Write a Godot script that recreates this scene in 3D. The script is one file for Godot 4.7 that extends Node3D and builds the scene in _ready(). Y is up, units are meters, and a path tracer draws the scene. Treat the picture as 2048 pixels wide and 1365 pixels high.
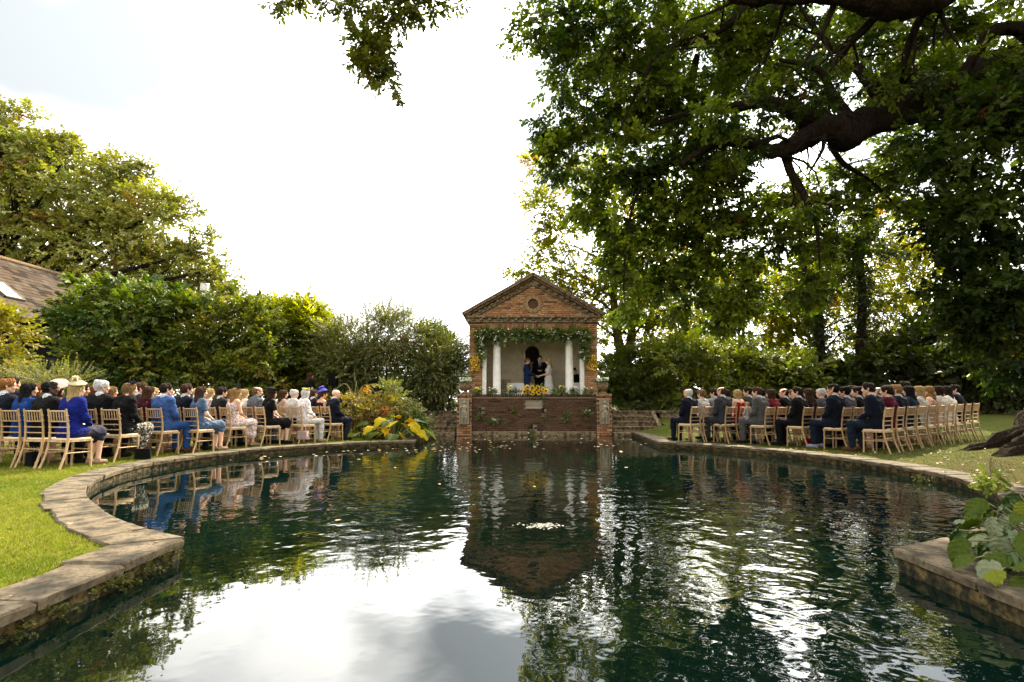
extends Node3D
# A wedding at a round garden pool: brick portico, seated guests, oak overhead. Depth is -z, y = 0 is the lawn beside the pool.

var rng := RandomNumberGenerator.new()
var taken := {}
var M := {}
var cache := {}
const SEAT_GAP := 0.5
const POOL_C := Vector2(0.12, 9.87)
const POOL_R := 6.07
const WATER_Y := -0.135
const FLOOR_Y := 0.97


func _ready():
	rng.seed = 20
	camera_and_light()
	materials()
	ground_and_pool()
	temple()
	retaining_wall()
	steps_and_terrace()
	barn()
	trees()
	shrubs()
	beds()
	chairs_and_guests()
	ceremony()
	small_things()


func camera_and_light():
	var cam := Camera3D.new()
	cam.name = "camera"
	cam.position = Vector3(0, 1.04, 0)
	cam.rotation = Vector3(atan(120.5 / 1138.0), 0, 0)
	cam.fov = rad_to_deg(2.0 * atan(682.5 / 1138.0))
	cam.near = 0.05
	cam.far = 2000.0
	add_child(cam)
	cam.current = true
	var sun := DirectionalLight3D.new()
	sun.name = "sun"
	sun.light_energy = 1.35
	sun.light_color = Color(1.0, 0.93, 0.8)
	sun.light_angular_distance = 1.2
	sun.shadow_enabled = true
	var sd := sun_dir()
	sun.transform = Transform3D(Basis.looking_at(-sd, Vector3.UP), Vector3(0, 30, 0))
	add_child(sun)
	var env := Environment.new()
	env.background_mode = Environment.BG_SKY
	env.sky = Sky.new()
	var pm := PanoramaSkyMaterial.new()
	pm.panorama = sky_picture(sd)
	env.sky.sky_material = pm
	env.background_energy_multiplier = 1.0
	env.tonemap_mode = Environment.TONE_MAPPER_LINEAR
	env.tonemap_exposure = 3.5
	env.sdfgi_enabled = true
	env.ssao_enabled = true
	env.ssil_enabled = true
	var we := WorldEnvironment.new()
	we.name = "environment"
	we.environment = env
	add_child(we)


func sun_dir() -> Vector3:
	var az := deg_to_rad(23.0)
	var el := deg_to_rad(41.0)
	return Vector3(sin(az) * cos(el), sin(el), -cos(az) * cos(el))


func sky_picture(sd: Vector3) -> ImageTexture:
	# hazy bright overcast with broken cloud: blue-grey gaps, white puffs, brighter towards the sun
	var w := 1024
	var h := 512
	var im := Image.create_empty(w, h, false, Image.FORMAT_RGBF)
	var n := FastNoiseLite.new()
	n.seed = 5
	n.noise_type = FastNoiseLite.TYPE_SIMPLEX_SMOOTH
	n.fractal_octaves = 5
	n.frequency = 1.0
	n.fractal_gain = 0.5
	for j in h:
		var el := PI / 2 - (j + 0.5) / h * PI
		for i in w:
			if el < -0.05:
				im.set_pixel(i, j, Color(0.22, 0.23, 0.2))
				continue
			var az := (i + 0.5) / w * TAU
			var d := Vector3(sin(az) * cos(el), sin(el), -cos(az) * cos(el))
			var drift := Vector3(sin(az + 0.4) * cos(el), sin(el), -cos(az + 0.4) * cos(el))
			var q := drift / (maxf(d.y, 0.0) + 0.28)
			var c := n.get_noise_3d(q.x * 0.9 + 3.1, q.y * 1.2, q.z * 0.9) * 0.5 + 0.5
			var cover := smoothstep(0.36, 0.58, c + 0.24 * (1.0 - smoothstep(0.0, 0.46, d.y)))
			var puff := n.get_noise_3d(q.x * 2.3, q.y * 2.3 + 7.0, q.z * 2.3) * 0.5 + 0.5
			var blue := Color(0.2, 0.214, 0.223)
			var cloud := Color(0.84, 0.84, 0.83).lerp(Color(1.06, 1.04, 0.99), smoothstep(0.35, 0.65, puff))
			var col := blue.lerp(cloud, cover)
			var a := acos(clampf(d.dot(sd), -1, 1))
			var glow := 1.0 + 3.2 * exp(-pow(a / 0.4, 2.0)) + 1.1 * exp(-pow(a / 0.8, 2.0))
			im.set_pixel(i, j, Color(col.r * glow, col.g * glow, col.b * glow * 0.995))
	return ImageTexture.create_from_image(im)


# ---------------------------------------------------------------- helpers
class MB:
	var v := PackedVector3Array()
	var n := PackedVector3Array()
	var c := PackedColorArray()
	var uv := PackedVector2Array()
	var ix := PackedInt32Array()
	var col := Color.WHITE

	func vert(p: Vector3, nn: Vector3, u := Vector2.ZERO) -> int:
		v.append(p)
		n.append(nn)
		c.append(col)
		uv.append(u)
		return v.size() - 1

	func face(a: int, b: int, d: int) -> void:
		# front faces run clockwise; turned to agree with the normals
		var g := (v[b] - v[a]).cross(v[d] - v[a])
		if g.dot(n[a] + n[b] + n[d]) > 0.0:
			ix.append(a)
			ix.append(d)
			ix.append(b)
		else:
			ix.append(a)
			ix.append(b)
			ix.append(d)

	func tri(a: Vector3, b: Vector3, d: Vector3, nn := Vector3.ZERO) -> void:
		var g := (b - a).cross(d - a).normalized()
		if nn != Vector3.ZERO and g.dot(nn) < 0:
			g = -g
		face(vert(a, g), vert(b, g), vert(d, g))

	func quad(a: Vector3, b: Vector3, d: Vector3, e: Vector3, nn := Vector3.ZERO) -> void:
		var g := (b - a).cross(d - a)
		if g.length_squared() < 1e-14:
			g = (d - a).cross(e - a)
		g = g.normalized()
		if nn != Vector3.ZERO and g.dot(nn) < 0:
			g = -g
		var i := vert(a, g, Vector2(0, 0))
		vert(b, g, Vector2(1, 0))
		vert(d, g, Vector2(1, 1))
		vert(e, g, Vector2(0, 1))
		face(i, i + 1, i + 2)
		face(i, i + 2, i + 3)

	func box(size: Vector3, at := Transform3D(), bevel := 0.0) -> void:
		# a box with all edges chamfered when bevel > 0
		var s := size / 2
		var b := minf(bevel, minf(s.x, minf(s.y, s.z)) * 0.45)
		for ax in 3:
			for sg in [-1.0, 1.0]:
				var nn := Vector3.ZERO
				nn[ax] = sg
				var u := (ax + 1) % 3
				var w := (ax + 2) % 3
				var ps := []
				for q in [[-1, -1], [1, -1], [1, 1], [-1, 1]]:
					var p := Vector3.ZERO
					p[ax] = sg * s[ax]
					p[u] = q[0] * (s[u] - b)
					p[w] = q[1] * (s[w] - b)
					ps.append(at * p)
				quad(ps[0], ps[1], ps[2], ps[3], at.basis * nn)
		if b <= 0.0:
			return
		for ax in 3:
			var u := (ax + 1) % 3
			var w := (ax + 2) % 3
			for su in [-1.0, 1.0]:
				for sw in [-1.0, 1.0]:
					var ps := []
					for q in [[-1, 0], [1, 0], [1, 1], [-1, 1]]:
						var p := Vector3.ZERO
						p[ax] = q[0] * (s[ax] - b)
						p[u] = su * (s[u] - (b if q[1] == 0 else 0.0))
						p[w] = sw * (s[w] - (0.0 if q[1] == 0 else b))
						ps.append(at * p)
					var nn := Vector3.ZERO
					nn[u] = su
					nn[w] = sw
					quad(ps[0], ps[1], ps[2], ps[3], at.basis * nn)
		for sx in [-1.0, 1.0]:
			for sy in [-1.0, 1.0]:
				for sz in [-1.0, 1.0]:
					var k := Vector3(sx, sy, sz)
					tri(at * (k * Vector3(s.x, s.y - b, s.z - b)), at * (k * Vector3(s.x - b, s.y, s.z - b)), at * (k * Vector3(s.x - b, s.y - b, s.z)), at.basis * k)

	func tube(path: Array, radii: Array, seg := 8, cap := true) -> void:
		var base := v.size()
		var prev := Vector3.UP if absf((path[1] - path[0]).normalized().y) < 0.9 else Vector3.RIGHT
		var m := path.size()
		for i in m:
			var t: Vector3 = (path[mini(i + 1, m - 1)] - path[maxi(i - 1, 0)]).normalized()
			var u := prev - t * prev.dot(t)
			if u.length_squared() < 1e-8:
				u = t.cross(Vector3(0.3, 0.5, 0.8))
			u = u.normalized()
			prev = u
			var w := t.cross(u)
			for k in seg:
				var a := TAU * k / seg
				var d := u * cos(a) + w * sin(a)
				vert(path[i] + d * radii[i], d, Vector2(float(k) / seg, i))
		for i in m - 1:
			for k in seg:
				var a := base + i * seg + k
				var b := base + i * seg + (k + 1) % seg
				face(a, b, b + seg)
				face(a, b + seg, a + seg)
		if cap:
			for e in [0, m - 1]:
				var t: Vector3 = (path[1] - path[0]).normalized() * -1.0 if e == 0 else (path[m - 1] - path[m - 2]).normalized()
				var ci := vert(path[e], t)
				var f0 := v.size()
				for k in seg:
					vert(v[base + e * seg + k], t)
				for k in seg:
					face(ci, f0 + k, f0 + (k + 1) % seg)

	func lathe(prof: Array, at: Vector3, seg := 20) -> void:
		# prof: [radius, height] pairs from the bottom up
		var base := v.size()
		var m := prof.size()
		for i in m:
			var a = prof[maxi(i - 1, 0)]
			var b = prof[mini(i + 1, m - 1)]
			var sl := Vector2(b[1] - a[1], a[0] - b[0])
			sl = sl.normalized() if sl.length() > 1e-9 else Vector2(0, 1)
			for k in seg:
				var an := TAU * k / seg
				vert(at + Vector3(cos(an) * prof[i][0], prof[i][1], sin(an) * prof[i][0]), Vector3(cos(an) * sl.x, sl.y, sin(an) * sl.x))
		for i in m - 1:
			for k in seg:
				var a := base + i * seg + k
				var b := base + i * seg + (k + 1) % seg
				face(a, b, b + seg)
				face(a, b + seg, a + seg)

	func prism(poly: PackedVector2Array, z0: float, z1: float, at := Transform3D()) -> void:
		# an outline in x,y given thickness along z
		var t := Geometry2D.triangulate_polygon(poly)
		for z in [z0, z1]:
			var nn := at.basis * Vector3(0, 0, 1 if z == maxf(z0, z1) else -1)
			for i in range(0, t.size(), 3):
				tri(at * Vector3(poly[t[i]].x, poly[t[i]].y, z), at * Vector3(poly[t[i + 1]].x, poly[t[i + 1]].y, z), at * Vector3(poly[t[i + 2]].x, poly[t[i + 2]].y, z), nn)
		var ccw := not Geometry2D.is_polygon_clockwise(poly)
		for i in poly.size():
			var a := poly[i]
			var b := poly[(i + 1) % poly.size()]
			var e := b - a
			var nn := Vector3(e.y, -e.x, 0) * (1.0 if ccw else -1.0)
			quad(at * Vector3(a.x, a.y, z0), at * Vector3(b.x, b.y, z0), at * Vector3(b.x, b.y, z1), at * Vector3(a.x, a.y, z1), at.basis * nn)

	func add(o, at := Transform3D(), tint := Color.WHITE) -> void:
		var base := v.size()
		for i in o.v.size():
			v.append(at * o.v[i])
			n.append((at.basis * o.n[i]).normalized())
			c.append(o.c[i] * tint)
			uv.append(o.uv[i])
		var flip := at.basis.determinant() < 0
		for i in range(0, o.ix.size(), 3):
			ix.append(base + o.ix[i])
			ix.append(base + o.ix[i + (2 if flip else 1)])
			ix.append(base + o.ix[i + (1 if flip else 2)])

	func mesh() -> ArrayMesh:
		var a := []
		a.resize(Mesh.ARRAY_MAX)
		a[Mesh.ARRAY_VERTEX] = v
		a[Mesh.ARRAY_NORMAL] = n
		a[Mesh.ARRAY_COLOR] = c
		a[Mesh.ARRAY_TEX_UV] = uv
		a[Mesh.ARRAY_INDEX] = ix
		var m := ArrayMesh.new()
		m.add_surface_from_arrays(Mesh.PRIMITIVE_TRIANGLES, a)
		return m


func V(x: float, y: float, d: float) -> Vector3:
	return Vector3(x, y, -d)


func at_pos(p: Vector3, yaw := 0.0, sc := 1.0) -> Transform3D:
	return Transform3D(Basis(Vector3.UP, yaw).scaled(Vector3.ONE * sc), p)


func numbered(called: String) -> String:
	var k: int = taken.get(called, 0)
	taken[called] = k + 1
	return called if k == 0 else "%s_%03d" % [called, k]


func tag(o: Node, label: String, category: String, group := "") -> void:
	o.set_meta("label", label)
	o.set_meta("category", category)
	if group != "":
		o.set_meta("group", group)


func thing(called: String, label: String, category: String, group := "", p := Vector3.ZERO, yaw := 0.0) -> Node3D:
	var o := Node3D.new()
	o.name = numbered(called)
	o.position = p
	o.rotation.y = yaw
	add_child(o)
	tag(o, label, category, group)
	return o


func part(called: String, m, mat: Material, parent: Node, xf := Transform3D()) -> MeshInstance3D:
	var o := MeshInstance3D.new()
	o.name = called
	o.mesh = m.mesh() if m is MB else m
	o.material_override = mat
	o.transform = xf
	parent.add_child(o, true)
	return o


func one(called: String, m, mat: Material, label: String, category: String, group := "", p := Vector3.ZERO, yaw := 0.0) -> MeshInstance3D:
	var o := MeshInstance3D.new()
	o.name = numbered(called)
	o.mesh = m.mesh() if m is MB else m
	o.material_override = mat
	o.position = p
	o.rotation.y = yaw
	add_child(o)
	tag(o, label, category, group)
	return o


func struct(called: String, m, mat: Material, label := "") -> MeshInstance3D:
	var o := MeshInstance3D.new()
	o.name = numbered(called)
	o.mesh = m.mesh() if m is MB else m
	o.material_override = mat
	add_child(o)
	o.set_meta("kind", "structure")
	if label != "":
		o.set_meta("label", label)
	return o


func many(called: String, mesh: Mesh, mat: Material, spots: Array, tints: Array, parent: Node) -> MultiMeshInstance3D:
	var mm := MultiMesh.new()
	mm.transform_format = MultiMesh.TRANSFORM_3D
	mm.use_colors = true
	mm.mesh = mesh
	mm.instance_count = spots.size()
	for i in spots.size():
		mm.set_instance_transform(i, spots[i])
		mm.set_instance_color(i, tints[i])
	var o := MultiMeshInstance3D.new()
	o.name = called
	o.multimesh = mm
	o.material_override = mat
	parent.add_child(o, true)
	o.set_meta("kind", "stuff")
	return o


func lin(r: float, g: float, b: float) -> Color:
	return Color(r, g, b).linear_to_srgb()


func noise_tex(sd: int, freq: float, ramp: Array, kind := FastNoiseLite.TYPE_SIMPLEX_SMOOTH, octaves := 4, size := 512) -> NoiseTexture2D:
	var f := FastNoiseLite.new()
	f.seed = sd
	f.frequency = freq
	f.noise_type = kind
	f.fractal_octaves = octaves
	if kind == FastNoiseLite.TYPE_CELLULAR:
		f.cellular_return_type = FastNoiseLite.RETURN_DISTANCE
		f.fractal_type = FastNoiseLite.FRACTAL_NONE
	var t := NoiseTexture2D.new()
	t.width = size
	t.height = size
	t.seamless = true
	t.noise = f
	if ramp.size():
		var g := Gradient.new()
		var offs := PackedFloat32Array()
		var cols := PackedColorArray()
		for r in ramp:
			offs.append(r[0])
			cols.append(r[1] if r[1] is Color else Color(r[1], r[1], r[1]))
		g.offsets = offs
		g.colors = cols
		t.color_ramp = g
	return t


func mat(called: String, col: Color, rough := 0.8, o := {}) -> StandardMaterial3D:
	var m := StandardMaterial3D.new()
	m.resource_name = called
	m.albedo_color = col
	m.roughness = rough
	m.metallic_specular = o.get("spec", 0.4)
	m.metallic = o.get("metal", 0.0)
	if o.has("tex"):
		m.albedo_texture = o.tex
		m.uv1_triplanar = true
		m.uv1_world_triplanar = o.get("world", false)
		var s: float = o.get("scale", 1.0)
		m.uv1_scale = Vector3(s, s * o.get("stretch", 1.0), s)
	if o.has("bump"):
		m.heightmap_enabled = true
		m.heightmap_texture = o.bump
		m.heightmap_scale = o.get("depth", 1.0)
		if not o.has("tex"):
			m.uv1_triplanar = true
			m.uv1_world_triplanar = o.get("world", false)
			var s2: float = o.get("scale", 1.0)
			m.uv1_scale = Vector3(s2, s2 * o.get("stretch", 1.0), s2)
	if o.get("vc", false):
		m.vertex_color_use_as_albedo = true
	if o.has("back"):
		m.backlight_enabled = true
		m.backlight = o.back
	if o.get("rim", 0.0) > 0:
		m.rim_enabled = true
		m.rim = o.rim
		m.rim_tint = 0.6
	M[called] = m
	return m


func materials():
	var G := FastNoiseLite.TYPE_SIMPLEX_SMOOTH
	var faint := noise_tex(21, 0.01, [[0.0, 0.88], [1.0, 1.0]])
	var soft := noise_tex(1, 0.012, [[0.0, 0.62], [0.5, 0.85], [1.0, 1.0]])
	var grit := noise_tex(2, 0.06, [[0.0, 0.55], [0.5, 0.86], [1.0, 1.0]], G, 5)
	var bumpy := noise_tex(3, 0.035, [], G, 5)
	var fine := noise_tex(4, 0.12, [], G, 3)
	var stone_t := noise_tex(6, 0.02, [[0.2, Color(0.5, 0.46, 0.38)], [0.45, Color(0.78, 0.73, 0.62)], [0.62, Color(0.92, 0.88, 0.77)], [0.8, Color(0.66, 0.63, 0.5)], [1.0, Color(1, 0.98, 0.9)]], G, 6, 1024)
	var slab_t := noise_tex(16, 0.008, [[0.15, Color(0.45, 0.45, 0.38)], [0.4, Color(0.72, 0.69, 0.62)], [0.55, Color(0.92, 0.89, 0.84)], [0.8, Color(1, 0.98, 0.94)]], G, 7, 1024)
	mat("lawn", lin(1, 1, 1), 0.95, {"tex": noise_tex(7, 0.05, [[0.15, Color(0.5, 0.5, 0.4)], [0.5, Color(0.85, 0.86, 0.78)], [0.85, Color(1, 1, 0.9)]], G, 5), "scale": 0.9, "world": true, "vc": true, "bump": noise_tex(8, 0.2, [], G, 2), "depth": 3.0, "spec": 0.2})
	mat("grass", lin(1, 1, 1), 0.6, {"vc": true, "back": Color(0.8, 0.85, 0.3), "spec": 0.25})
	mat("coping", lin(0.13, 0.105, 0.072), 0.92, {"tex": slab_t, "scale": 0.45, "world": true, "bump": bumpy, "depth": 0.7})
	mat("pool_wall", lin(0.11, 0.09, 0.045), 0.95, {"tex": noise_tex(9, 0.014, [[0.2, Color(0.3, 0.3, 0.16)], [0.45, Color(0.52, 0.5, 0.3)], [0.6, Color(0.85, 0.78, 0.6)], [0.8, Color(1, 0.92, 0.78)]], G, 7, 1024), "scale": 0.5, "world": true, "bump": bumpy, "depth": 2.5})
	var w := mat("water", lin(0.001, 0.0056, 0.0038), 0.015, {"spec": 0.62})
	w.refraction_enabled = true
	w.refraction_scale = 0.046
	M.brick = mat("brick", lin(1, 1, 1), 0.92, {"vc": true, "tex": grit, "scale": 2.2, "bump": bumpy, "depth": 0.5})
	mat("mortar", lin(0.55, 0.45, 0.31), 0.95, {"tex": grit, "scale": 1.5, "bump": fine, "depth": 0.5})
	mat("dark_mortar", lin(0.42, 0.32, 0.2), 0.95, {"tex": grit, "scale": 1.5, "bump": fine, "depth": 0.5})
	mat("old_stone", lin(0.25, 0.165, 0.1), 0.92, {"tex": slab_t, "scale": 0.8, "bump": bumpy, "depth": 0.8})
	mat("carved_stone", lin(0.36, 0.3, 0.2), 0.9, {"tex": grit, "scale": 3.0, "bump": bumpy, "depth": 0.3})
	mat("white_paint", lin(0.85, 0.81, 0.72), 0.55, {"tex": faint, "scale": 0.8, "bump": fine, "depth": 0.1})
	mat("plaster", lin(0.74, 0.63, 0.44), 0.9, {"tex": faint, "scale": 0.5, "bump": fine, "depth": 0.3})
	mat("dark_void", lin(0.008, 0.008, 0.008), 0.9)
	mat("roof_lead", lin(0.16, 0.13, 0.1), 0.85, {"tex": grit, "scale": 1.5})
	mat("step_stone", lin(0.2, 0.155, 0.1), 0.92, {"tex": slab_t, "scale": 0.6, "bump": bumpy, "depth": 1.0})
	mat("soil", lin(0.05, 0.035, 0.02), 1.0, {"tex": grit, "scale": 1.5, "bump": bumpy, "depth": 3.0})
	mat("slate", lin(0.85, 0.82, 0.78), 0.85, {"vc": true, "spec": 0.12, "tex": grit, "scale": 1.6, "bump": fine, "depth": 0.3})
	mat("black_board", lin(0.008, 0.0075, 0.007), 0.9, {"spec": 0.1, "tex": grit, "scale": 0.8, "stretch": 3.0})
	mat("skylight_glass", lin(0.6, 0.66, 0.72), 0.05, {"spec": 0.9})
	mat("steel", lin(0.55, 0.54, 0.5), 0.28, {"metal": 0.9, "tex": soft, "scale": 1.0})
	var bark_b := noise_tex(11, 0.03, [], G, 5)
	mat("bark", lin(0.024, 0.017, 0.011), 0.95, {"tex": grit, "scale": 0.9, "stretch": 0.35, "bump": bark_b, "depth": 6.0, "spec": 0.12})
	mat("bark_pale", lin(0.14, 0.1, 0.06), 0.95, {"tex": grit, "scale": 1.2, "stretch": 0.4, "bump": bark_b, "depth": 2.0})
	mat("stem", lin(0.12, 0.12, 0.05), 0.8)
	mat("leaf", lin(1, 1, 1), 0.45, {"vc": true, "back": Color(0.85, 0.9, 0.25), "spec": 0.4})
	mat("leaf_glow", lin(1, 1, 1), 0.5, {"vc": true, "back": Color(1.25, 1.2, 0.38), "spec": 0.25})
	mat("leaf_dark", lin(1, 1, 1), 0.46, {"vc": true, "back": Color(0.85, 0.95, 0.2), "spec": 0.26})
	mat("petal", lin(1, 1, 1), 0.6, {"vc": true, "back": Color(0.6, 0.55, 0.4)})
	mat("chair_wood", lin(0.5, 0.32, 0.15), 0.5, {"tex": noise_tex(12, 0.03, [[0.1, 0.72], [0.5, 0.9], [1.0, 1.0]], G, 4, 256), "scale": 3.0, "stretch": 0.3})
	for k in 2:
		mat("chair_wood_%d" % k, [lin(0.43, 0.265, 0.12), lin(0.54, 0.36, 0.18)][k], 0.55, {"tex": M.chair_wood.albedo_texture, "scale": 2.2, "stretch": 0.3})
	mat("cushion", lin(0.72, 0.56, 0.36), 0.85, {"bump": fine, "scale": 4.0, "depth": 0.1, "rim": 0.3})
	mat("linen", lin(0.75, 0.74, 0.72), 0.85, {"bump": soft, "scale": 1.5, "depth": 1.0})
	var lichen := noise_tex(18, 0.03, [[0.0, Color(0.7, 0.7, 0.62)], [0.3, Color(0.88, 0.88, 0.83)], [0.42, Color(1, 1, 1)], [0.66, Color(1, 1, 1)], [0.72, Color(0.74, 0.72, 0.62)], [1.0, Color(0.55, 0.53, 0.42)]], G, 5, 1024)
	for k in ["coping", "step_stone", "old_stone", "pool_wall"]:
		M[k].detail_enabled = true
		M[k].detail_blend_mode = BaseMaterial3D.BLEND_MODE_MUL
		M[k].detail_albedo = lichen
	M.soft_tex = soft
	M.fine_tex = fine
	M.folds = noise_tex(17, 0.012, [], G, 4)
	M.strand = noise_tex(13, 0.05, [[0.0, 0.45], [0.5, 0.8], [1.0, 1.0]], G, 3, 256)
	M.weave = noise_tex(14, 0.25, [[0.0, 0.72], [1.0, 1.0]], G, 2, 256)


func hair_mat(col: Color) -> Material:
	var k := "hair" + col.to_html()
	if not M.has(k):
		mat(k, col, 0.75, {"tex": M.strand, "scale": 9.0, "stretch": 0.1, "spec": 0.2, "bump": M.strand, "depth": 1.2})
	return M[k]


func cloth_mat(col: Color) -> Material:
	var k := "cloth" + col.to_html()
	if not M.has(k):
		mat(k, col, 0.88, {"tex": M.weave, "scale": 5.0, "rim": 0.08, "spec": 0.2, "bump": M.folds, "depth": 3.0})
	return M[k]


func skin_mat(col: Color) -> Material:
	var k := "skin" + col.to_html()
	if not M.has(k):
		mat(k, col, 0.55, {"vc": true, "spec": 0.4})
		M[k].subsurf_scatter_enabled = true
		M[k].subsurf_scatter_strength = 0.12
	return M[k]


# ---------------------------------------------------------------- ground, pool, coping, water
func in_pool(x: float, d: float, grow := 0.0) -> bool:
	var q := Vector2(x, d) - POOL_C
	var round := lerpf(5.88, 6.14, smoothstep(-4.2, -0.2, q.y)) if q.x < 0.0 else lerpf(6.28, 5.88, smoothstep(-1.8, 3.2, q.y))
	if q.length() < round + grow:
		return true
	if d < 5.0 and d > -1.0 - grow and x > -2.45 - grow and x < 2.64 + grow:
		return true
	var t := (d - 14.5) / 5.2
	return d >= 14.5 and d < 19.75 and x > -2.57 - grow and x < lerpf(3.72, 4.05, t) + grow


func lawn_y(x: float, d: float) -> float:
	var y := 0.0
	if x > 3.0:
		y += 0.46 * smoothstep(15.0, 21.3, d) * smoothstep(3.8, 6.0, x)
		y += 0.12 * smoothstep(8.5, 13.0, x) * smoothstep(3.0, 8.0, d)
		y += 0.35 * exp(-Vector2(x - 10.6, (d - 10.4) * 0.9).length_squared() / 3.2)
	else:
		y += 0.1 * smoothstep(-8.0, -10.5, x) * smoothstep(6.0, 10.0, d)
	return y


func ground_tint(x: float, d: float, nz: FastNoiseLite) -> Color:
	var k := nz.get_noise_2d(x * 1.0, d) * 0.5 + 0.5
	var k2 := nz.get_noise_2d(x * 6.0 + 90, d * 6.0) * 0.5 + 0.5
	var c := Color(0.135, 0.165, 0.016).lerp(Color(0.25, 0.24, 0.034), smoothstep(0.25, 0.75, k * 0.6 + k2 * 0.4))
	c = c.lerp(Color(0.2, 0.16, 0.06), 0.5 * smoothstep(0.68, 0.9, k2) * smoothstep(0.35, 0.6, k))
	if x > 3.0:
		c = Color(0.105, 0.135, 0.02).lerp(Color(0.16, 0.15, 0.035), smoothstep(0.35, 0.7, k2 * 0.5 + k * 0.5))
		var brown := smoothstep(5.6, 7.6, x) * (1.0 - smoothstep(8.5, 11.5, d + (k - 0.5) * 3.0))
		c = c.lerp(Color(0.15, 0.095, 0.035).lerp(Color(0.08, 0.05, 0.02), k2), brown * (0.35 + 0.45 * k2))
	return c


func ground_and_pool():
	var nz := FastNoiseLite.new()
	nz.seed = 3
	nz.frequency = 0.35
	var xs := [-600.0, -300.0, -150.0, -80.0, -50.0, -35.0, -28.0, -22.0, -18.0]
	var x := -15.0
	while x <= 17.01:
		xs.append(x)
		x += 0.2
	xs += [18.0, 20.0, 23.0, 27.0, 35.0, 50.0, 80.0, 150.0, 300.0, 600.0]
	var ds := [-300.0, -100.0, -40.0, -15.0, -8.0, -5.0]
	var d := -4.0
	while d <= 22.41:
		ds.append(d)
		d += 0.2
	ds += [24.0, 27.0, 30.0, 35.0, 42.0, 50.0, 65.0, 90.0, 140.0, 220.0, 400.0, 900.0]
	var g := MB.new()
	var w := xs.size()
	var pool := []
	for j in ds.size():
		for i in w:
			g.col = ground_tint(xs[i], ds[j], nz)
			g.vert(V(xs[i], lawn_y(xs[i], ds[j]) - 0.012, ds[j]), Vector3.UP)
			pool.append(in_pool(xs[i], ds[j], 0.03) or (ds[j] > 19.4 and ds[j] < 21.5 and xs[i] > -3.05 and xs[i] < 5.1))
	for j in ds.size() - 1:
		for i in w - 1:
			var a := j * w + i
			if pool[a] or pool[a + 1] or pool[a + w] or pool[a + w + 1]:
				continue
			g.face(a, a + 1, a + w + 1)
			g.face(a, a + w + 1, a + w)
	struct("lawn", g, M.lawn, "mown lawn sloping gently round the pool")
	# the rim of the pool
	var left := []
	for k in 9:
		left.append(Vector2(-2.45, -1.0 + k * 0.6775))
	var p0 := Vector2(-2.45, 4.42)
	var p1 := Vector2(-2.57, 15.05)
	left.append_array(arc(p0, p1, -1.0, 24).slice(1))
	for k in range(1, 7):
		left.append(Vector2(-2.57, lerpf(15.05, 19.55, k / 6.0)))
	var right := []
	for k in 7:
		right.append(Vector2(2.64, -1.0 + k * 0.73))
	right.append_array(arc(Vector2(2.66, 4.13), Vector2(3.72, 14.62), 1.0, 26))
	for k in range(1, 8):
		right.append(Vector2(lerpf(3.72, 4.06, k / 7.0), lerpf(14.62, 19.6, k / 7.0)))
	var kerb := thing("pool_coping", "worn pale sandstone slabs edging the round pool", "pool edging")
	kerb.set_meta("kind", "structure")
	rim(kerb, left, -1.0, 8)
	rim(kerb, right, 1.0, 7)
	# the wall under the rim
	var wall := MB.new()
	for side in [[left, -1.0], [right, 1.0]]:
		var pts: Array = side[0]
		for i in pts.size() - 1:
			var n0 := outward(pts, i, side[1]) * 0.035
			var n1 := outward(pts, i + 1, side[1]) * 0.035
			var a: Vector2 = pts[i] + n0
			var b: Vector2 = pts[i + 1] + n1
			var nn := -outward(pts, i, side[1])
			wall.quad(V(a.x, -0.05, a.y), V(b.x, -0.05, b.y), V(b.x, -0.9, b.y), V(a.x, -0.9, a.y), V(nn.x, 0, nn.y))
	struct("pool_wall", wall, M.pool_wall, "mossy stone wall of the pool under its coping")
	# the water
	var hw := 1400
	var hh := 2040
	var n1 := FastNoiseLite.new()
	n1.seed = 31
	n1.noise_type = FastNoiseLite.TYPE_SIMPLEX_SMOOTH
	n1.frequency = 0.022
	n1.fractal_octaves = 3
	n1.fractal_gain = 0.45
	var n2 := FastNoiseLite.new()
	n2.seed = 32
	n2.frequency = 0.085
	n2.fractal_octaves = 2
	var b1 := n1.get_image(hw, hh).get_data()
	var b2 := n2.get_image(hw, hh).get_data()
	var n3 := FastNoiseLite.new()
	n3.seed = 33
	n3.frequency = 0.02
	var amp := PackedFloat32Array()
	var aw := hw / 20
	for j in hh / 20 + 1:
		for i in aw + 1:
			amp.append(ripple_at(-7.0 + i * 0.2, j * 0.2 - 0.65, n3))
	var out := PackedFloat32Array()
	out.resize(hw * hh)
	for j in hh:
		var row := (j / 20) * (aw + 1)
		var fj := (j % 20) / 20.0
		for i in hw:
			var r := row + i / 20
			var fi := (i % 20) / 20.0
			var am := lerpf(lerpf(amp[r], amp[r + 1], fi), lerpf(amp[r + aw + 1], amp[r + aw + 2], fi), fj)
			var k := j * hw + i
			out[k] = am * ((b1[k] - 127.0) * 0.0078 + (b2[k] - 127.0) * 0.0016) 
	var wim := Image.create_from_data(hw, hh, false, Image.FORMAT_RF, out.to_byte_array())
	var water: StandardMaterial3D = M.water
	water.normal_enabled = false
	water.heightmap_enabled = true
	water.heightmap_texture = ImageTexture.create_from_image(wim)
	water.heightmap_scale = 0.44
	var wm := MB.new()
	var wn := 8
	for j in wn + 1:
		for i in wn + 1:
			wm.vert(V(-7.0 + 14.0 * i / wn, WATER_Y, -0.65 + 20.4 * j / wn), Vector3.UP, Vector2(float(i) / wn, float(j) / wn))
	for j in wn:
		for i in wn:
			var a := j * (wn + 1) + i
			wm.face(a, a + 1, a + wn + 2)
			wm.face(a, a + wn + 2, a + wn + 1)
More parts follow.
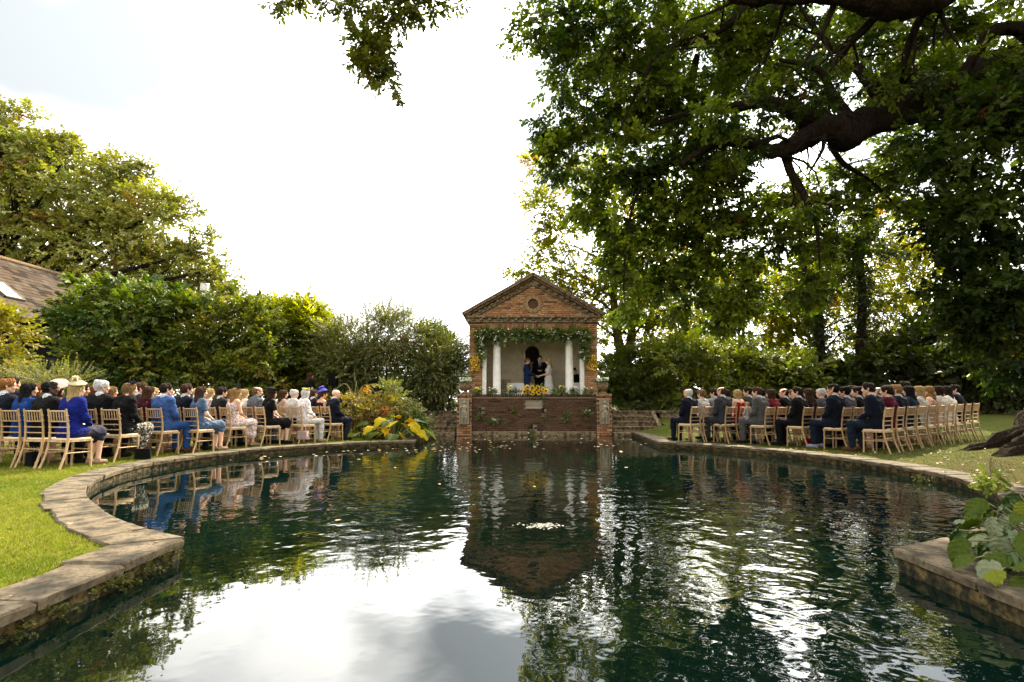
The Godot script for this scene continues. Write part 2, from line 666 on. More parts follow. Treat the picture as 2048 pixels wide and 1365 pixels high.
	struct("water", wm, M.water, "dark green rippled water of the round pool")
	grass(nz)


func ripple_at(x: float, d: float, n: FastNoiseLite) -> float:
	# how rough the water is: breeze on the middle and the right, calm at the near left and along the left bank
	var k := n.get_noise_2d(x * 9.0, d * 9.0)
	var a := 0.34 + 0.95 * k
	a += 0.75 * exp(-(pow((x + 0.9) / 2.2, 2) + pow((d - 7.2) / 2.4, 2)))
	a += 0.7 * smoothstep(0.3, 2.0, x) * (1.0 - smoothstep(9.0, 12.0, d))
	a *= 1.0 - 0.72 * (1.0 - smoothstep(-0.4, 1.2, x)) * (1.0 - smoothstep(3.6, 5.2, d))
	a *= 1.0 - 0.6 * (1.0 - smoothstep(-4.5, -2.5, x))
	return clampf(a, 0.12, 2.0) * (0.8 + 0.5 * n.get_noise_2d(x * 30.0 + 50, d * 16.0))


func arc(a: Vector2, b: Vector2, side: float, count: int) -> Array:
	var s := (a - POOL_C)
	var e := (b - POOL_C)
	var t0 := atan2(s.x, s.y)
	var t1 := atan2(e.x, e.y)
	if side < 0 and t0 > 0:
		t0 -= TAU
	var out := []
	for k in count + 1:
		var u := float(k) / count
		var t := lerpf(t0, t1, u)
		var mid := lerpf(5.88, 6.16, smoothstep(0.15, 0.5, u)) if side < 0 else lerpf(6.3, 5.9, smoothstep(0.3, 0.7, u))
		var r := lerpf(s.length(), mid, minf(u * 6.0, 1.0)) if u < 0.5 else lerpf(e.length(), mid, minf((1.0 - u) * 6.0, 1.0))
		out.append(POOL_C + Vector2(sin(t), cos(t)) * r)
	return out


func outward(pts: Array, i: int, side: float) -> Vector2:
	var a: Vector2 = pts[maxi(i - 1, 0)]
	var b: Vector2 = pts[mini(i + 1, pts.size() - 1)]
	var p: Vector2 = pts[i]
	var t0 := (p - a).normalized() if i > 0 else (b - p).normalized()
	var t1 := (b - p).normalized() if i < pts.size() - 1 else t0
	var t := (t0 + t1).normalized()
	var o := Vector2(-t.y, t.x) if side < 0 else Vector2(t.y, -t.x)
	return o / maxf(0.45, absf(t0.dot(t)))


func rim(kerb: Node3D, pts: Array, side: float, corner: int):
	for i in pts.size() - 1:
		var w0 := 0.4 if side < 0 else 0.47
		var n0 := outward(pts, i, side)
		var n1 := outward(pts, i + 1, side)
		var a: Vector2 = pts[i]
		var b: Vector2 = pts[i + 1]
		var along := (b - a).normalized()
		var gap := along * rng.randf_range(0.004, 0.011)
		a += gap
		b -= gap
		var ja := rng.randf_range(-0.012, 0.012)
		a -= n0 * ja
		b -= n1 * ja
		var wa := w0 + rng.randf_range(-0.03, 0.03)
		var c := b + n1 * wa
		var e := a + n0 * wa
		var top := 0.018 + rng.randf_range(-0.008, 0.006)
		var ta := top + rng.randf_range(-0.003, 0.003)
		var m := MB.new()
		slab(m, [a, b, c, e], ta, top - 0.058, 0.012, rng)
		part("slab", m, M.coping, kerb)


func slab(m: MB, q: Array, top: float, bottom: float, bev: float, r: RandomNumberGenerator):
	# a four-sided stone with worn, chipped upper edges
	var mid: Vector2 = (q[0] + q[1] + q[2] + q[3]) / 4.0
	var up := []
	var sh := []
	var low := []
	for k in 4:
		var a: Vector2 = q[k]
		var b: Vector2 = q[(k + 1) % 4]
		for s in 4:
			var p := a.lerp(b, s / 4.0)
			var o := (mid - p).normalized()
			var chip := bev * r.randf_range(0.5, 1.6)
			if r.randf() < 0.12:
				chip *= 2.2
			up.append(V(p.x + o.x * chip, top, p.y + o.y * chip))
			sh.append(V(p.x + o.x * r.randf_range(0, 0.006), top - chip * 0.8, p.y + o.y * r.randf_range(0, 0.006)))
			low.append(V(p.x + o.x * 0.01, bottom, p.y + o.y * 0.01))
	var c := V(mid.x, top + 0.002, mid.y)
	var n := up.size()
	for k in n:
		var k2 := (k + 1) % n
		m.tri(c, up[k], up[k2], Vector3.UP)
		var o3: Vector3 = (up[k] + up[k2]) / 2 - c
		m.quad(up[k], up[k2], sh[k2], sh[k], o3 + Vector3.UP * 0.3)
		m.quad(sh[k], sh[k2], low[k2], low[k], o3)


func grass(nz: FastNoiseLite):
	var tuft := MB.new()
	var r := RandomNumberGenerator.new()
	r.seed = 8
	for k in 7:
		var a := r.randf() * TAU
		var p := Vector3(cos(a), 0, sin(a)) * r.randf_range(0, 0.02)
		var lean := Vector3(r.randf_range(-1, 1), 0, r.randf_range(-1, 1)) * 0.018
		var hgt := r.randf_range(0.014, 0.03)
		var s := Vector3(cos(a + 1.3), 0, sin(a + 1.3)) * 0.0017
		tuft.quad(p - s, p + s, p + lean * 0.5 + Vector3(0, hgt * 0.6, 0) + s * 0.8, p + lean * 0.5 + Vector3(0, hgt * 0.6, 0) - s * 0.8)
		tuft.tri(p + lean * 0.5 + Vector3(0, hgt * 0.6, 0) - s * 0.8, p + lean * 0.5 + Vector3(0, hgt * 0.6, 0) + s * 0.8, p + lean + Vector3(0, hgt, 0))
	var spots := []
	var tints := []
	while spots.size() < 52000:
		var x: float
		var d: float
		var u := r.randf()
		if u < 0.72:
			d = 2.6 + 8.0 * pow(r.randf(), 1.25)
			x = -2.7 - r.randf() * (d * 0.95)
		elif u < 0.8:
			d = r.randf_range(9.0, 17.0)
			x = -r.randf_range(3.5, 9.5)
		else:
			d = r.randf_range(6.0, 19.5)
			x = r.randf_range(4.2, 15.0)
		if in_pool(x, d, 0.33 if r.randf() < 0.25 else 0.42) or x > d * 0.97 + 0.5:
			continue
		if x > 0 and d < 10.0 and x > 6.0 and r.randf() < 0.6:
			continue
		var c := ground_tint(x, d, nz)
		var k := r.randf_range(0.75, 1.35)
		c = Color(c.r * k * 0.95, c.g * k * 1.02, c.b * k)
		if r.randf() < 0.08:
			c = Color(0.3, 0.25, 0.09)
		spots.append(Transform3D(Basis(Vector3.UP, r.randf() * TAU).scaled(Vector3.ONE * r.randf_range(0.7, 1.5)), V(x, lawn_y(x, d) - 0.012, d)))
		tints.append(c)
	var o := many("grass", tuft.mesh(), M.grass, spots, tints, self)
	tag(o, "short mown green grass blades of the lawn", "grass")


# ---------------------------------------------------------------- brick work
func brick_shapes() -> Array:
	if cache.has("bricks"):
		return cache.bricks
	var out := []
	var tones := [Color(0.48, 0.235, 0.105), Color(0.4, 0.185, 0.08), Color(0.54, 0.295, 0.14), Color(0.31, 0.145, 0.068), Color(0.49, 0.28, 0.15), Color(0.18, 0.1, 0.06)]
	for t in tones:
		var m := MB.new()
		m.col = t
		m.box(Vector3(0.212, 0.061, 0.06), Transform3D(), 0.005)
		out.append(m)
	cache.bricks = out
	cache.brick_meshes = out.map(func(b): return b.mesh())
	cache.dark_meshes = out.map(func(b):
		var m2 = MB.new()
		m2.add(b, Transform3D(), Color(0.22, 0.21, 0.2))
		return m2.mesh())
	return out


func lay(list: Array, x0: float, x1: float, y0: float, y1: float, z: float, inside: Callable, r: RandomNumberGenerator, course := 0.0755):
	# stretchers in staggered courses between x0..x1, cut short at the ends
	var row := 0
	var y := y0
	while y + 0.06 < y1:
		var x := x0 - (0.1125 if row % 2 else 0.0)
		while x < x1 - 0.02:
			var a := maxf(x, x0)
			var b := minf(x + 0.212, x1)
			if b - a > 0.04:
				var span = inside.call(a, b, y, y + 0.065)
				if span[1] - span[0] > 0.04:
					list.append([Transform3D(Basis(Vector3.RIGHT, r.randf_range(-0.02, 0.02)).scaled(Vector3((span[1] - span[0]) / 0.212, 1, 1)), Vector3((span[0] + span[1]) / 2, y + 0.0325, z + r.randf_range(-0.004, 0.005))), pick_tone(r)])
			x += 0.225
		y += course
		row += 1


func pick_tone(r: RandomNumberGenerator) -> int:
	var u := r.randf()
	return 0 if u < 0.3 else 1 if u < 0.52 else 2 if u < 0.68 else 3 if u < 0.82 else 4 if u < 0.94 else 5


func place_bricks(list: Array, parent: Node, limit: int, dark := false):
	var shapes := brick_shapes()
	var meshes = cache.dark_meshes if dark else cache.brick_meshes
	var rest := MB.new()
	for i in list.size():
		if i < limit:
			part("brick", meshes[list[i][1]], M.brick, parent, list[i][0])
		else:
			rest.add(shapes[list[i][1]], list[i][0], Color(0.22, 0.21, 0.2) if dark else Color.WHITE)
	if rest.v.size():
		var o := part("brick", rest, M.brick, parent)
		o.set_meta("kind", "stuff")


func whole(a: float, b: float, _y0: float, _y1: float) -> Array:
	return [a, b]


func temple():
	var t := thing("garden_temple", "red brick garden temple with pediment, round window and two white columns", "pavilion", "", V(0.77, 0, 20.5))
	var r := RandomNumberGenerator.new()
	r.seed = 41
	var bricks := []
	# pediment field: between the cornice and the raking roof
	var gable := func(a: float, b: float, y0: float, y1: float) -> Array:
		var half := (5.33 - y1) / 1.43 * 2.28
		var s := maxf(a, -half)
		var e := minf(b, half)
		var cy := (y0 + y1) / 2 - 4.57
		if absf(cy) < 0.36:
			var hole := sqrt(0.36 * 0.36 - cy * cy)
			if s > -hole and e < hole:
				return [0.0, 0.0]
			if s < -hole and e > -hole:
				e = -hole
			elif e > hole and s < hole:
				s = hole
		return [s, e]
	lay(bricks, -2.28, 2.28, 4.15, 5.4, 0.0, gable, r)
	# the two piers
	for sx in [-1.0, 1.0]:
		var xa := -2.32 if sx < 0 else 1.86
		lay(bricks, xa, xa + 0.46, 0.98, 3.88, 0.0, whole, r)
	place_bricks(bricks, t, 300)
	# flat arch of upright bricks over the opening
	for k in 49:
		var x := -1.82 + k * 0.0758
		part("arch_brick", cache.brick_meshes[pick_tone(r)], M.brick, t, Transform3D(Basis(Vector3.BACK, PI / 2 + x * 0.05).scaled(Vector3.ONE) * Basis.from_scale(Vector3(1.72, 1.0, 1.0)), Vector3(x, 3.67, -0.004)))
	# backing walls
	var back := MB.new()
	for sx in [-1.0, 1.0]:
		back.box(Vector3(0.45, 2.92, 0.4), at_pos(Vector3(sx * 2.09, 2.44, -0.225)))
	back.box(Vector3(4.64, 0.5, 0.4), at_pos(Vector3(0, 3.66, -0.225)))
	part("front_wall", back, M.mortar, t)
	var tymp := MB.new()
	tymp.prism(PackedVector2Array([Vector2(-2.4, 3.95), Vector2(2.4, 3.95), Vector2(2.4, 4.05), Vector2(0.0, 5.5), Vector2(-2.4, 4.05)]), -0.3, -0.022)
	part("gable_wall", tymp, M.mortar, t)
	# round window
	var ring := MB.new()
	for k in 32:
		var a := TAU * k / 32
		var m := MB.new()
		m.col = Color(0.42, 0.25, 0.12) if k % 3 else Color(0.35, 0.19, 0.09)
		m.box(Vector3(0.15, 0.045, 0.07), Transform3D(Basis(Vector3.BACK, a), Vector3(cos(a) * 0.265, 4.57 + sin(a) * 0.265, 0.018)), 0.005)
		part("ring_brick", m, M.brick, t)
	var eye := MB.new()
	eye.lathe([[0.0, 0.0], [0.185, 0.0], [0.19, 0.0]], Vector3.ZERO, 28)
	var disc := MB.new()
	disc.add(eye, Transform3D(Basis(Vector3.RIGHT, PI / 2), Vector3(0, 4.57, -0.015)))
	part("round_window", disc, mat("oculus", lin(0.07, 0.035, 0.02), 0.9), t)
	# entablature: bands and square blocks
	var band := MB.new()
	band.box(Vector3(4.72, 0.07, 0.6), at_pos(Vector3(0, 3.91, -0.2)), 0.012)
	band.box(Vector3(4.8, 0.1, 0.7), at_pos(Vector3(0, 4.09, -0.19)), 0.014)
	part("cornice", band, M.old_stone, t)
	var cap := MB.new()
	for sx in [-1.0, 1.0]:
		cap.box(Vector3(0.5, 0.05, 0.12), at_pos(Vector3(sx * 2.09, 3.4, 0.0)), 0.01)
		cap.box(Vector3(0.5, 0.035, 0.1), at_pos(Vector3(sx * 2.09, 2.83, 0.0)), 0.008)
	part("string_course", cap, M.old_stone, t)
	for k in 15:
		var x := -2.2 + k * 4.4 / 14.0
		var m := MB.new()
		m.box(Vector3(0.105, 0.085, 0.12), at_pos(Vector3(x, 3.992, 0.1)), 0.012)
		part("dentil", m, M.old_stone, t)
	var date := MB.new()
	date.box(Vector3(0.3, 0.055, 0.03), at_pos(Vector3(0.03, 4.1, 0.175)), 0.012)
	part("date_stone", date, M.carved_stone, t)
	# raking cornices with blocks, roof slopes behind
	for sx in [-1.0, 1.0]:
		var lowp := Vector3(sx * 2.52, 4.2, 0)
		var top := Vector3(0, 5.64, 0)
		var dirv := (top - lowp).normalized()
		var len := (top - lowp).length()
		var nrm := Vector3(-dirv.y, dirv.x, 0) * (1.0 if sx < 0 else -1.0)
		var bas := Basis(dirv, nrm, dirv.cross(nrm)) 
		var m1 := MB.new()
		m1.box(Vector3(len + 0.02, 0.07, 0.5), Transform3D(bas, (lowp + top) / 2 - nrm * 0.035 + Vector3(0, 0, 0.02)), 0.012)
		m1.box(Vector3(len - 0.06, 0.07, 0.4), Transform3D(bas, (lowp + top) / 2 - nrm * 0.108 + Vector3(0, 0, -0.02)), 0.014)
		m1.box(Vector3(len - 0.42, 0.05, 0.34), Transform3D(bas, (lowp + top) / 2 - nrm * 0.29 + Vector3(0, 0, -0.07)), 0.01)
		part("raking_cornice", m1, M.old_stone, t)
		for k in 10:
			var q := lowp + dirv * (0.3 + k * (len - 0.42) / 10.0) - nrm * 0.205
			var mb := MB.new()
			mb.box(Vector3(0.1, 0.09, 0.16), Transform3D(bas, q + Vector3(0, 0, 0.04)), 0.012)
			part("rake_dentil", mb, M.old_stone, t)
		var rf := MB.new()
		rf.box(Vector3(len + 0.08, 0.05, 3.4), Transform3D(bas, (lowp + top) / 2 + nrm * 0.02 + Vector3(0, 0, -1.42) - dirv * 0.02), 0.008)
		part("roof", rf, M.roof_lead, t)
	# the room behind the columns
	var side := MB.new()
	for sx in [-1.0, 1.0]:
		side.box(Vector3(0.24, 3.1, 2.5), at_pos(Vector3(sx * 2.2, 2.42, -1.67)))
	part("side_wall", side, M.plaster, t)
	var arch := PackedVector2Array([Vector2(-2.3, 0.9), Vector2(-0.24, 0.9), Vector2(-0.24, 2.98)])
	for k in range(1, 16):
		var a := PI - PI * k / 16.0
		arch.append(Vector2(0.05 + cos(a) * 0.29, 2.98 + sin(a) * 0.29))
	arch.append_array(PackedVector2Array([Vector2(0.34, 2.98), Vector2(0.34, 0.9), Vector2(2.3, 0.9), Vector2(2.3, 3.95), Vector2(-2.3, 3.95)]))
	var bw := MB.new()
	bw.prism(arch, -2.62, -2.35)
	part("back_wall", bw, M.plaster, t)
	var surround := MB.new()
	var pts := []
	for k in 25:
		var a := PI - PI * k / 24.0
		pts.append(Vector3(0.05 + cos(a) * 0.345, 2.98 + sin(a) * 0.345, -2.34))
	pts.push_front(Vector3(-0.295, 0.98, -2.34))
	pts.append(Vector3(0.395, 0.98, -2.34))
	var rr := []
	for p in pts:
		rr.append(0.05)
	surround.tube(pts, rr, 8)
	part("arch_surround", surround, M.plaster, t)
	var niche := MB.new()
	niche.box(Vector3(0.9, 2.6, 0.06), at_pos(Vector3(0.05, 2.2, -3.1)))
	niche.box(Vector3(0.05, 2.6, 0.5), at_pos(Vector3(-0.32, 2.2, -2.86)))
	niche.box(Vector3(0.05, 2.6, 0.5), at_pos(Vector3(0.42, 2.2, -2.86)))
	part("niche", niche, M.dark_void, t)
	var ceil := MB.new()
	ceil.box(Vector3(4.3, 0.06, 2.7), at_pos(Vector3(0, 3.73, -1.77)))
	part("ceiling", ceil, M.plaster, t)
	var fl := MB.new()
	fl.box(Vector3(4.64, 0.9, 3.9), at_pos(Vector3(0, FLOOR_Y - 0.45, -1.22)))
	part("floor", fl, M.step_stone, t)
	var beam := MB.new()
	beam.box(Vector3(3.68, 0.1, 0.34), at_pos(Vector3(0, 3.39, -0.22)), 0.01)
	part("lintel", beam, M.white_paint, t)
	# columns and half posts
	for sx in [-1.0, 1.0]:
		var c := MB.new()
		c.lathe([[0.0, 0.0], [0.2, 0.0], [0.2, 0.06], [0.185, 0.09], [0.165, 0.1], [0.15, 0.13], [0.148, 0.6], [0.143, 1.3], [0.133, 1.9], [0.125, 2.12], [0.14, 2.13], [0.14, 2.16], [0.125, 2.165], [0.125, 2.26], [0.14, 2.28], [0.17, 2.32], [0.0, 2.32]], Vector3.ZERO, 28)
		c.box(Vector3(0.38, 0.05, 0.38), at_pos(Vector3(0, 2.345, 0)), 0.008)
		part("column", c, M.white_paint, t, at_pos(Vector3(sx * 1.32, FLOOR_Y, -0.2)))
		var p := MB.new()
		p.box(Vector3(0.15, 2.4, 0.3), at_pos(Vector3(sx * 1.775, FLOOR_Y + 1.2, -0.22)), 0.01)
		part("half_post", p, M.white_paint, t)


func robed_figure(seed_at: int) -> MB:
	# low relief of a draped standing figure
	var k := 1.0 if seed_at == 0 else -1.0
	var b := []
	b.append([Vector3(0, 0.72, 0), Vector3(0, 0.75, 0), 0.045, 0.04])
	b.append([Vector3(0, 0.62, 0), Vector3(0.0, 0.68, 0), 0.025, 0.025])
	b.append([Vector3(-0.05, 0.58, 0), Vector3(0.05, 0.59, 0), 0.038, 0.038])
	b.append([Vector3(0, 0.56, 0), Vector3(0.01 * k, 0.42, 0), 0.07, 0.055])
	b.append([Vector3(0.02 * k, 0.4, 0), Vector3(0.045 * k, 0.22, 0.01), 0.06, 0.04])
	b.append([Vector3(0.045 * k, 0.22, 0.01), Vector3(0.04 * k, 0.05, 0), 0.04, 0.025])
	b.append([Vector3(-0.03 * k, 0.4, 0), Vector3(-0.04 * k, 0.2, 0), 0.055, 0.04])
	b.append([Vector3(-0.04 * k, 0.2, 0), Vector3(-0.05 * k, 0.05, 0), 0.038, 0.024])
	b.append([Vector3(0.04 * k, 0.04, 0), Vector3(0.06 * k, 0.02, 0.02), 0.022, 0.016])
	b.append([Vector3(-0.05 * k, 0.04, 0), Vector3(-0.08 * k, 0.02, 0.02), 0.022, 0.016])
	b.append([Vector3(0.09 * k, 0.57, 0), Vector3(0.12 * k, 0.44, 0), 0.026, 0.022])
	b.append([Vector3(0.12 * k, 0.44, 0), Vector3(0.1 * k, 0.3, 0.01), 0.022, 0.016])
	b.append([Vector3(-0.09 * k, 0.57, 0), Vector3(-0.135 * k, 0.5, 0), 0.026, 0.022])
	b.append([Vector3(-0.135 * k, 0.5, 0), Vector3(-0.12 * k, 0.66, 0.01), 0.022, 0.018])
	b.append([Vector3(-0.07, 0.5, 0.02), Vector3(0.06, 0.36, 0.03), 0.02, 0.03])
	b.append([Vector3(-0.06, 0.4, 0.025), Vector3(0.07, 0.3, 0.03), 0.02, 0.025])
	b.append([Vector3(0.1 * k, 0.3, 0.0), Vector3(0.1 * k, 0.08, 0), 0.025, 0.012])
	return sdf(b, 0.012, 0.02)


func retaining_wall():
	var w := thing("retaining_wall", "dark brick retaining wall rising from the water below the temple", "wall", "", V(0.77, 0, 19.7))
	var r := RandomNumberGenerator.new()
	r.seed = 77
	var list := []
	var slots := [[-1.87, 0.72], [0.29, 0.72], [-0.1, 0.14]]
	var gap := func(a: float, b: float, y0: float, y1: float) -> Array:
		var s := a
		var e := b
		for q in slots:
			if y1 > q[1] - 0.11 and y0 < q[1] + 0.09:
				if s < q[0] and e > q[0] - 0.04:
					e = minf(e, q[0] - 0.045)
				elif s >= q[0] - 0.045 and s < q[0] + 0.045:
					s = q[0] + 0.045
		if y0 > 0.74 and y1 < 1.08 and s < 0.3 and e > -0.32:
			if s < -0.32:
				e = -0.32
			elif e > 0.3:
				s = 0.3
			else:
				return [0.0, 0.0]
		return [s, e]
	lay(list, -2.16, 2.12, 0.02, 1.18, 0.0, gap, r)
	place_bricks(list, w, 240, true)
	var base := MB.new()
	base.box(Vector3(4.3, 2.0, 0.5), at_pos(Vector3(-0.02, 0.23, -0.275)))
	base.box(Vector3(5.32, 1.6, 0.5), at_pos(Vector3(0, -0.25, -0.3)))
	part("backing", base, M.dark_mortar, w)
	var foot := MB.new()
	foot.box(Vector3(4.3, 0.3, 0.16), at_pos(Vector3(-0.02, -0.13, 0.03)), 0.03)
	part("footing", foot, M.step_stone, w)
	for k in 57:
		var x := -2.13 + k * 0.0755
		part("coping_brick", cache.dark_meshes[pick_tone(r)], M.brick, w, Transform3D(Basis(Vector3.BACK, PI / 2 + r.randf_range(-0.02, 0.02)) * Basis.from_scale(Vector3(0.46, 1.0, 5.5)), Vector3(x, 1.23, -0.14)))
	for q in slots:
		var m := MB.new()
		m.box(Vector3(0.085, 0.2, 0.02), at_pos(Vector3(q[0], q[1], -0.012)))
		part("drain_slot", m, M.dark_void, w)
	# the two piers with carved panels
	for sx in [-1.0, 1.0]:
		var cx: float = sx * 2.4 + (0.0 if sx < 0 else -0.02)
		var pier := []
		lay(pier, cx - 0.255, cx + 0.255, -0.2, 1.2, 0.12, whole, r)
		var core := MB.new()
		core.box(Vector3(0.49, 1.46, 0.6), at_pos(Vector3(cx, 0.5, -0.21)))
		core.box(Vector3(0.54, 0.1, 0.7), at_pos(Vector3(cx, 1.245, -0.19)), 0.012)
		part("pier", core, M.old_stone, w)
		var keep := []
		for q in pier:
			if absf(q[0].origin.y - 0.68) > 0.42 or absf(q[0].origin.x - cx) > 0.2:
				keep.append(q)
		place_bricks(keep, w, 30)
		var frame := MB.new()
		frame.box(Vector3(0.33, 0.86, 0.04), at_pos(Vector3(cx, 0.69, 0.16)), 0.006)
		for e in [-1.0, 1.0]:
			frame.box(Vector3(0.03, 0.86, 0.03), at_pos(Vector3(cx + e * 0.15, 0.69, 0.195)), 0.008)
			frame.box(Vector3(0.27, 0.03, 0.03), at_pos(Vector3(cx, 0.69 + e * 0.415, 0.194)), 0.008)
		var o := part("relief_panel", frame, M.carved_stone, w)
		o.set_meta("label", "carved stone panel on the left pier" if sx < 0 else "carved stone panel on the right pier")
		part("relief_figure", robed_figure(0 if sx < 0 else 1), M.carved_stone, o, Transform3D(Basis.from_scale(Vector3(1, 0.98, 1.7)), Vector3(cx, 0.29, 0.2)))
	var plaque := MB.new()
	plaque.box(Vector3(0.56, 0.26, 0.05), at_pos(Vector3(-0.02, 0.915, 0.03)), 0.006)
	for e in [-1.0, 1.0]:
		plaque.box(Vector3(0.56, 0.022, 0.03), at_pos(Vector3(-0.02, 0.915 + e * 0.118, 0.066)), 0.006)
		plaque.box(Vector3(0.022, 0.21, 0.03), at_pos(Vector3(-0.02 + e * 0.268, 0.915, 0.066)), 0.006)
	var pl := part("plaque", plaque, M.carved_stone, w)
	var curl := MB.new()
	for k in 6:
		var path := []
		var rad := []
		for s in 14:
			var a := s * 0.55 + k
			var rr := 0.05 * (1.0 - s / 16.0)
			path.append(Vector3(-0.22 + k * 0.08 + cos(a) * rr, 0.915 + sin(a) * rr * (1.0 if k % 2 else -1.0), 0.058))
			rad.append(0.009)
		curl.tube(path, rad, 5)
	part("scroll_relief", curl, M.carved_stone, pl)


func steps_and_terrace():
	var ys := [0.17, 0.34, 0.51, 0.69]
	for s in [[-3.05, -1.94, "left", 19.75], [3.46, 5.05, "right", 19.85]]:
		var st := thing("stone_steps", "worn stone steps to the %s of the brick wall" % s[2], "steps", "stone steps beside the temple", V((s[0] + s[1]) / 2, 0, s[3]))
		var half: float = (s[1] - s[0]) / 2
		for k in 4:
			var body := MB.new()
			body.box(Vector3(half * 2, 0.9, 0.42), at_pos(Vector3(0, ys[k] - 0.035 - 0.45 - 0.002, -0.22 - k * 0.36)), 0.01)
			part("riser", body, M.step_stone, st)
			var tr := MB.new()
			var z := 0.03 - k * 0.36
			slab(tr, [Vector2(-half, -z), Vector2(half, -z), Vector2(half, -z + 0.42), Vector2(-half, -z + 0.42)], ys[k], ys[k] - 0.05, 0.012, rng)
			part("tread", tr, M.step_stone, st)
		var base := MB.new()
		base.box(Vector3(half * 2, 0.9, 0.5), at_pos(Vector3(0, -0.47, 0.16)), 0.012)
		part("landing", base, M.step_stone, st)
		var cheek := MB.new()
		var ex: float = -half - 0.07 if s[2] == "left" else half + 0.07
		cheek.prism(PackedVector2Array([Vector2(0.05, -0.3), Vector2(0.05, 0.16), Vector2(-1.0, 0.66), Vector2(-1.5, 0.66), Vector2(-1.5, -0.3)]), ex - 0.07, ex + 0.07, Transform3D(Basis(Vector3(0, 0, 1), Vector3.UP, Vector3(1, 0, 0)), Vector3.ZERO))
		part("cheek_wall", cheek, M.step_stone, st)
	# low terrace walls with slab tops
	for s in [[5.15, 26.0, "low stone terrace wall behind the right hand guests"], [-3.9, -3.12, "short stone terrace wall beside the left steps"]]:
		var tw := thing("terrace_wall", s[2], "wall")
		var n := maxi(1, int((s[1] - s[0]) / 0.9))
		for k in n:
			var xa: float = lerpf(s[0], s[1], float(k) / n)
			var xb: float = lerpf(s[0], s[1], float(k + 1) / n)
			var m := MB.new()
			slab(m, [Vector2(xa + 0.004, 21.3), Vector2(xb - 0.004, 21.3), Vector2(xb - 0.004, 21.75), Vector2(xa + 0.004, 21.75)], 0.69 + rng.randf_range(-0.006, 0.006), 0.615, 0.014, rng)
			part("slab", m, M.step_stone, tw)
			for row in 3:
				var q := MB.new()
				var off := 0.0 if row % 2 else 0.4
				q.box(Vector3(xb - xa - 0.014, 0.2, 0.3), at_pos(V((xa + xb) / 2 + off * (xb - xa) * (1.0 if k < n - 1 else 0.0), 0.51 - row * 0.21, 21.5 + rng.randf_range(-0.01, 0.01))), 0.02)
				part("stone", q, M.step_stone, tw)
	var soil := MB.new()
	soil.box(Vector3(30.0, 0.7, 16.0), at_pos(V(20.2, 0.25, 29.7)))
	soil.box(Vector3(36.0, 0.6, 16.0), at_pos(V(-21.2, 0.25, 29.8)))
	soil.box(Vector3(8.6, 0.6, 10.0), at_pos(V(0.77, 0.26, 29.0)))
	struct("terrace_soil", soil, M.soil, "dark earth of the raised terrace under the shrubs")


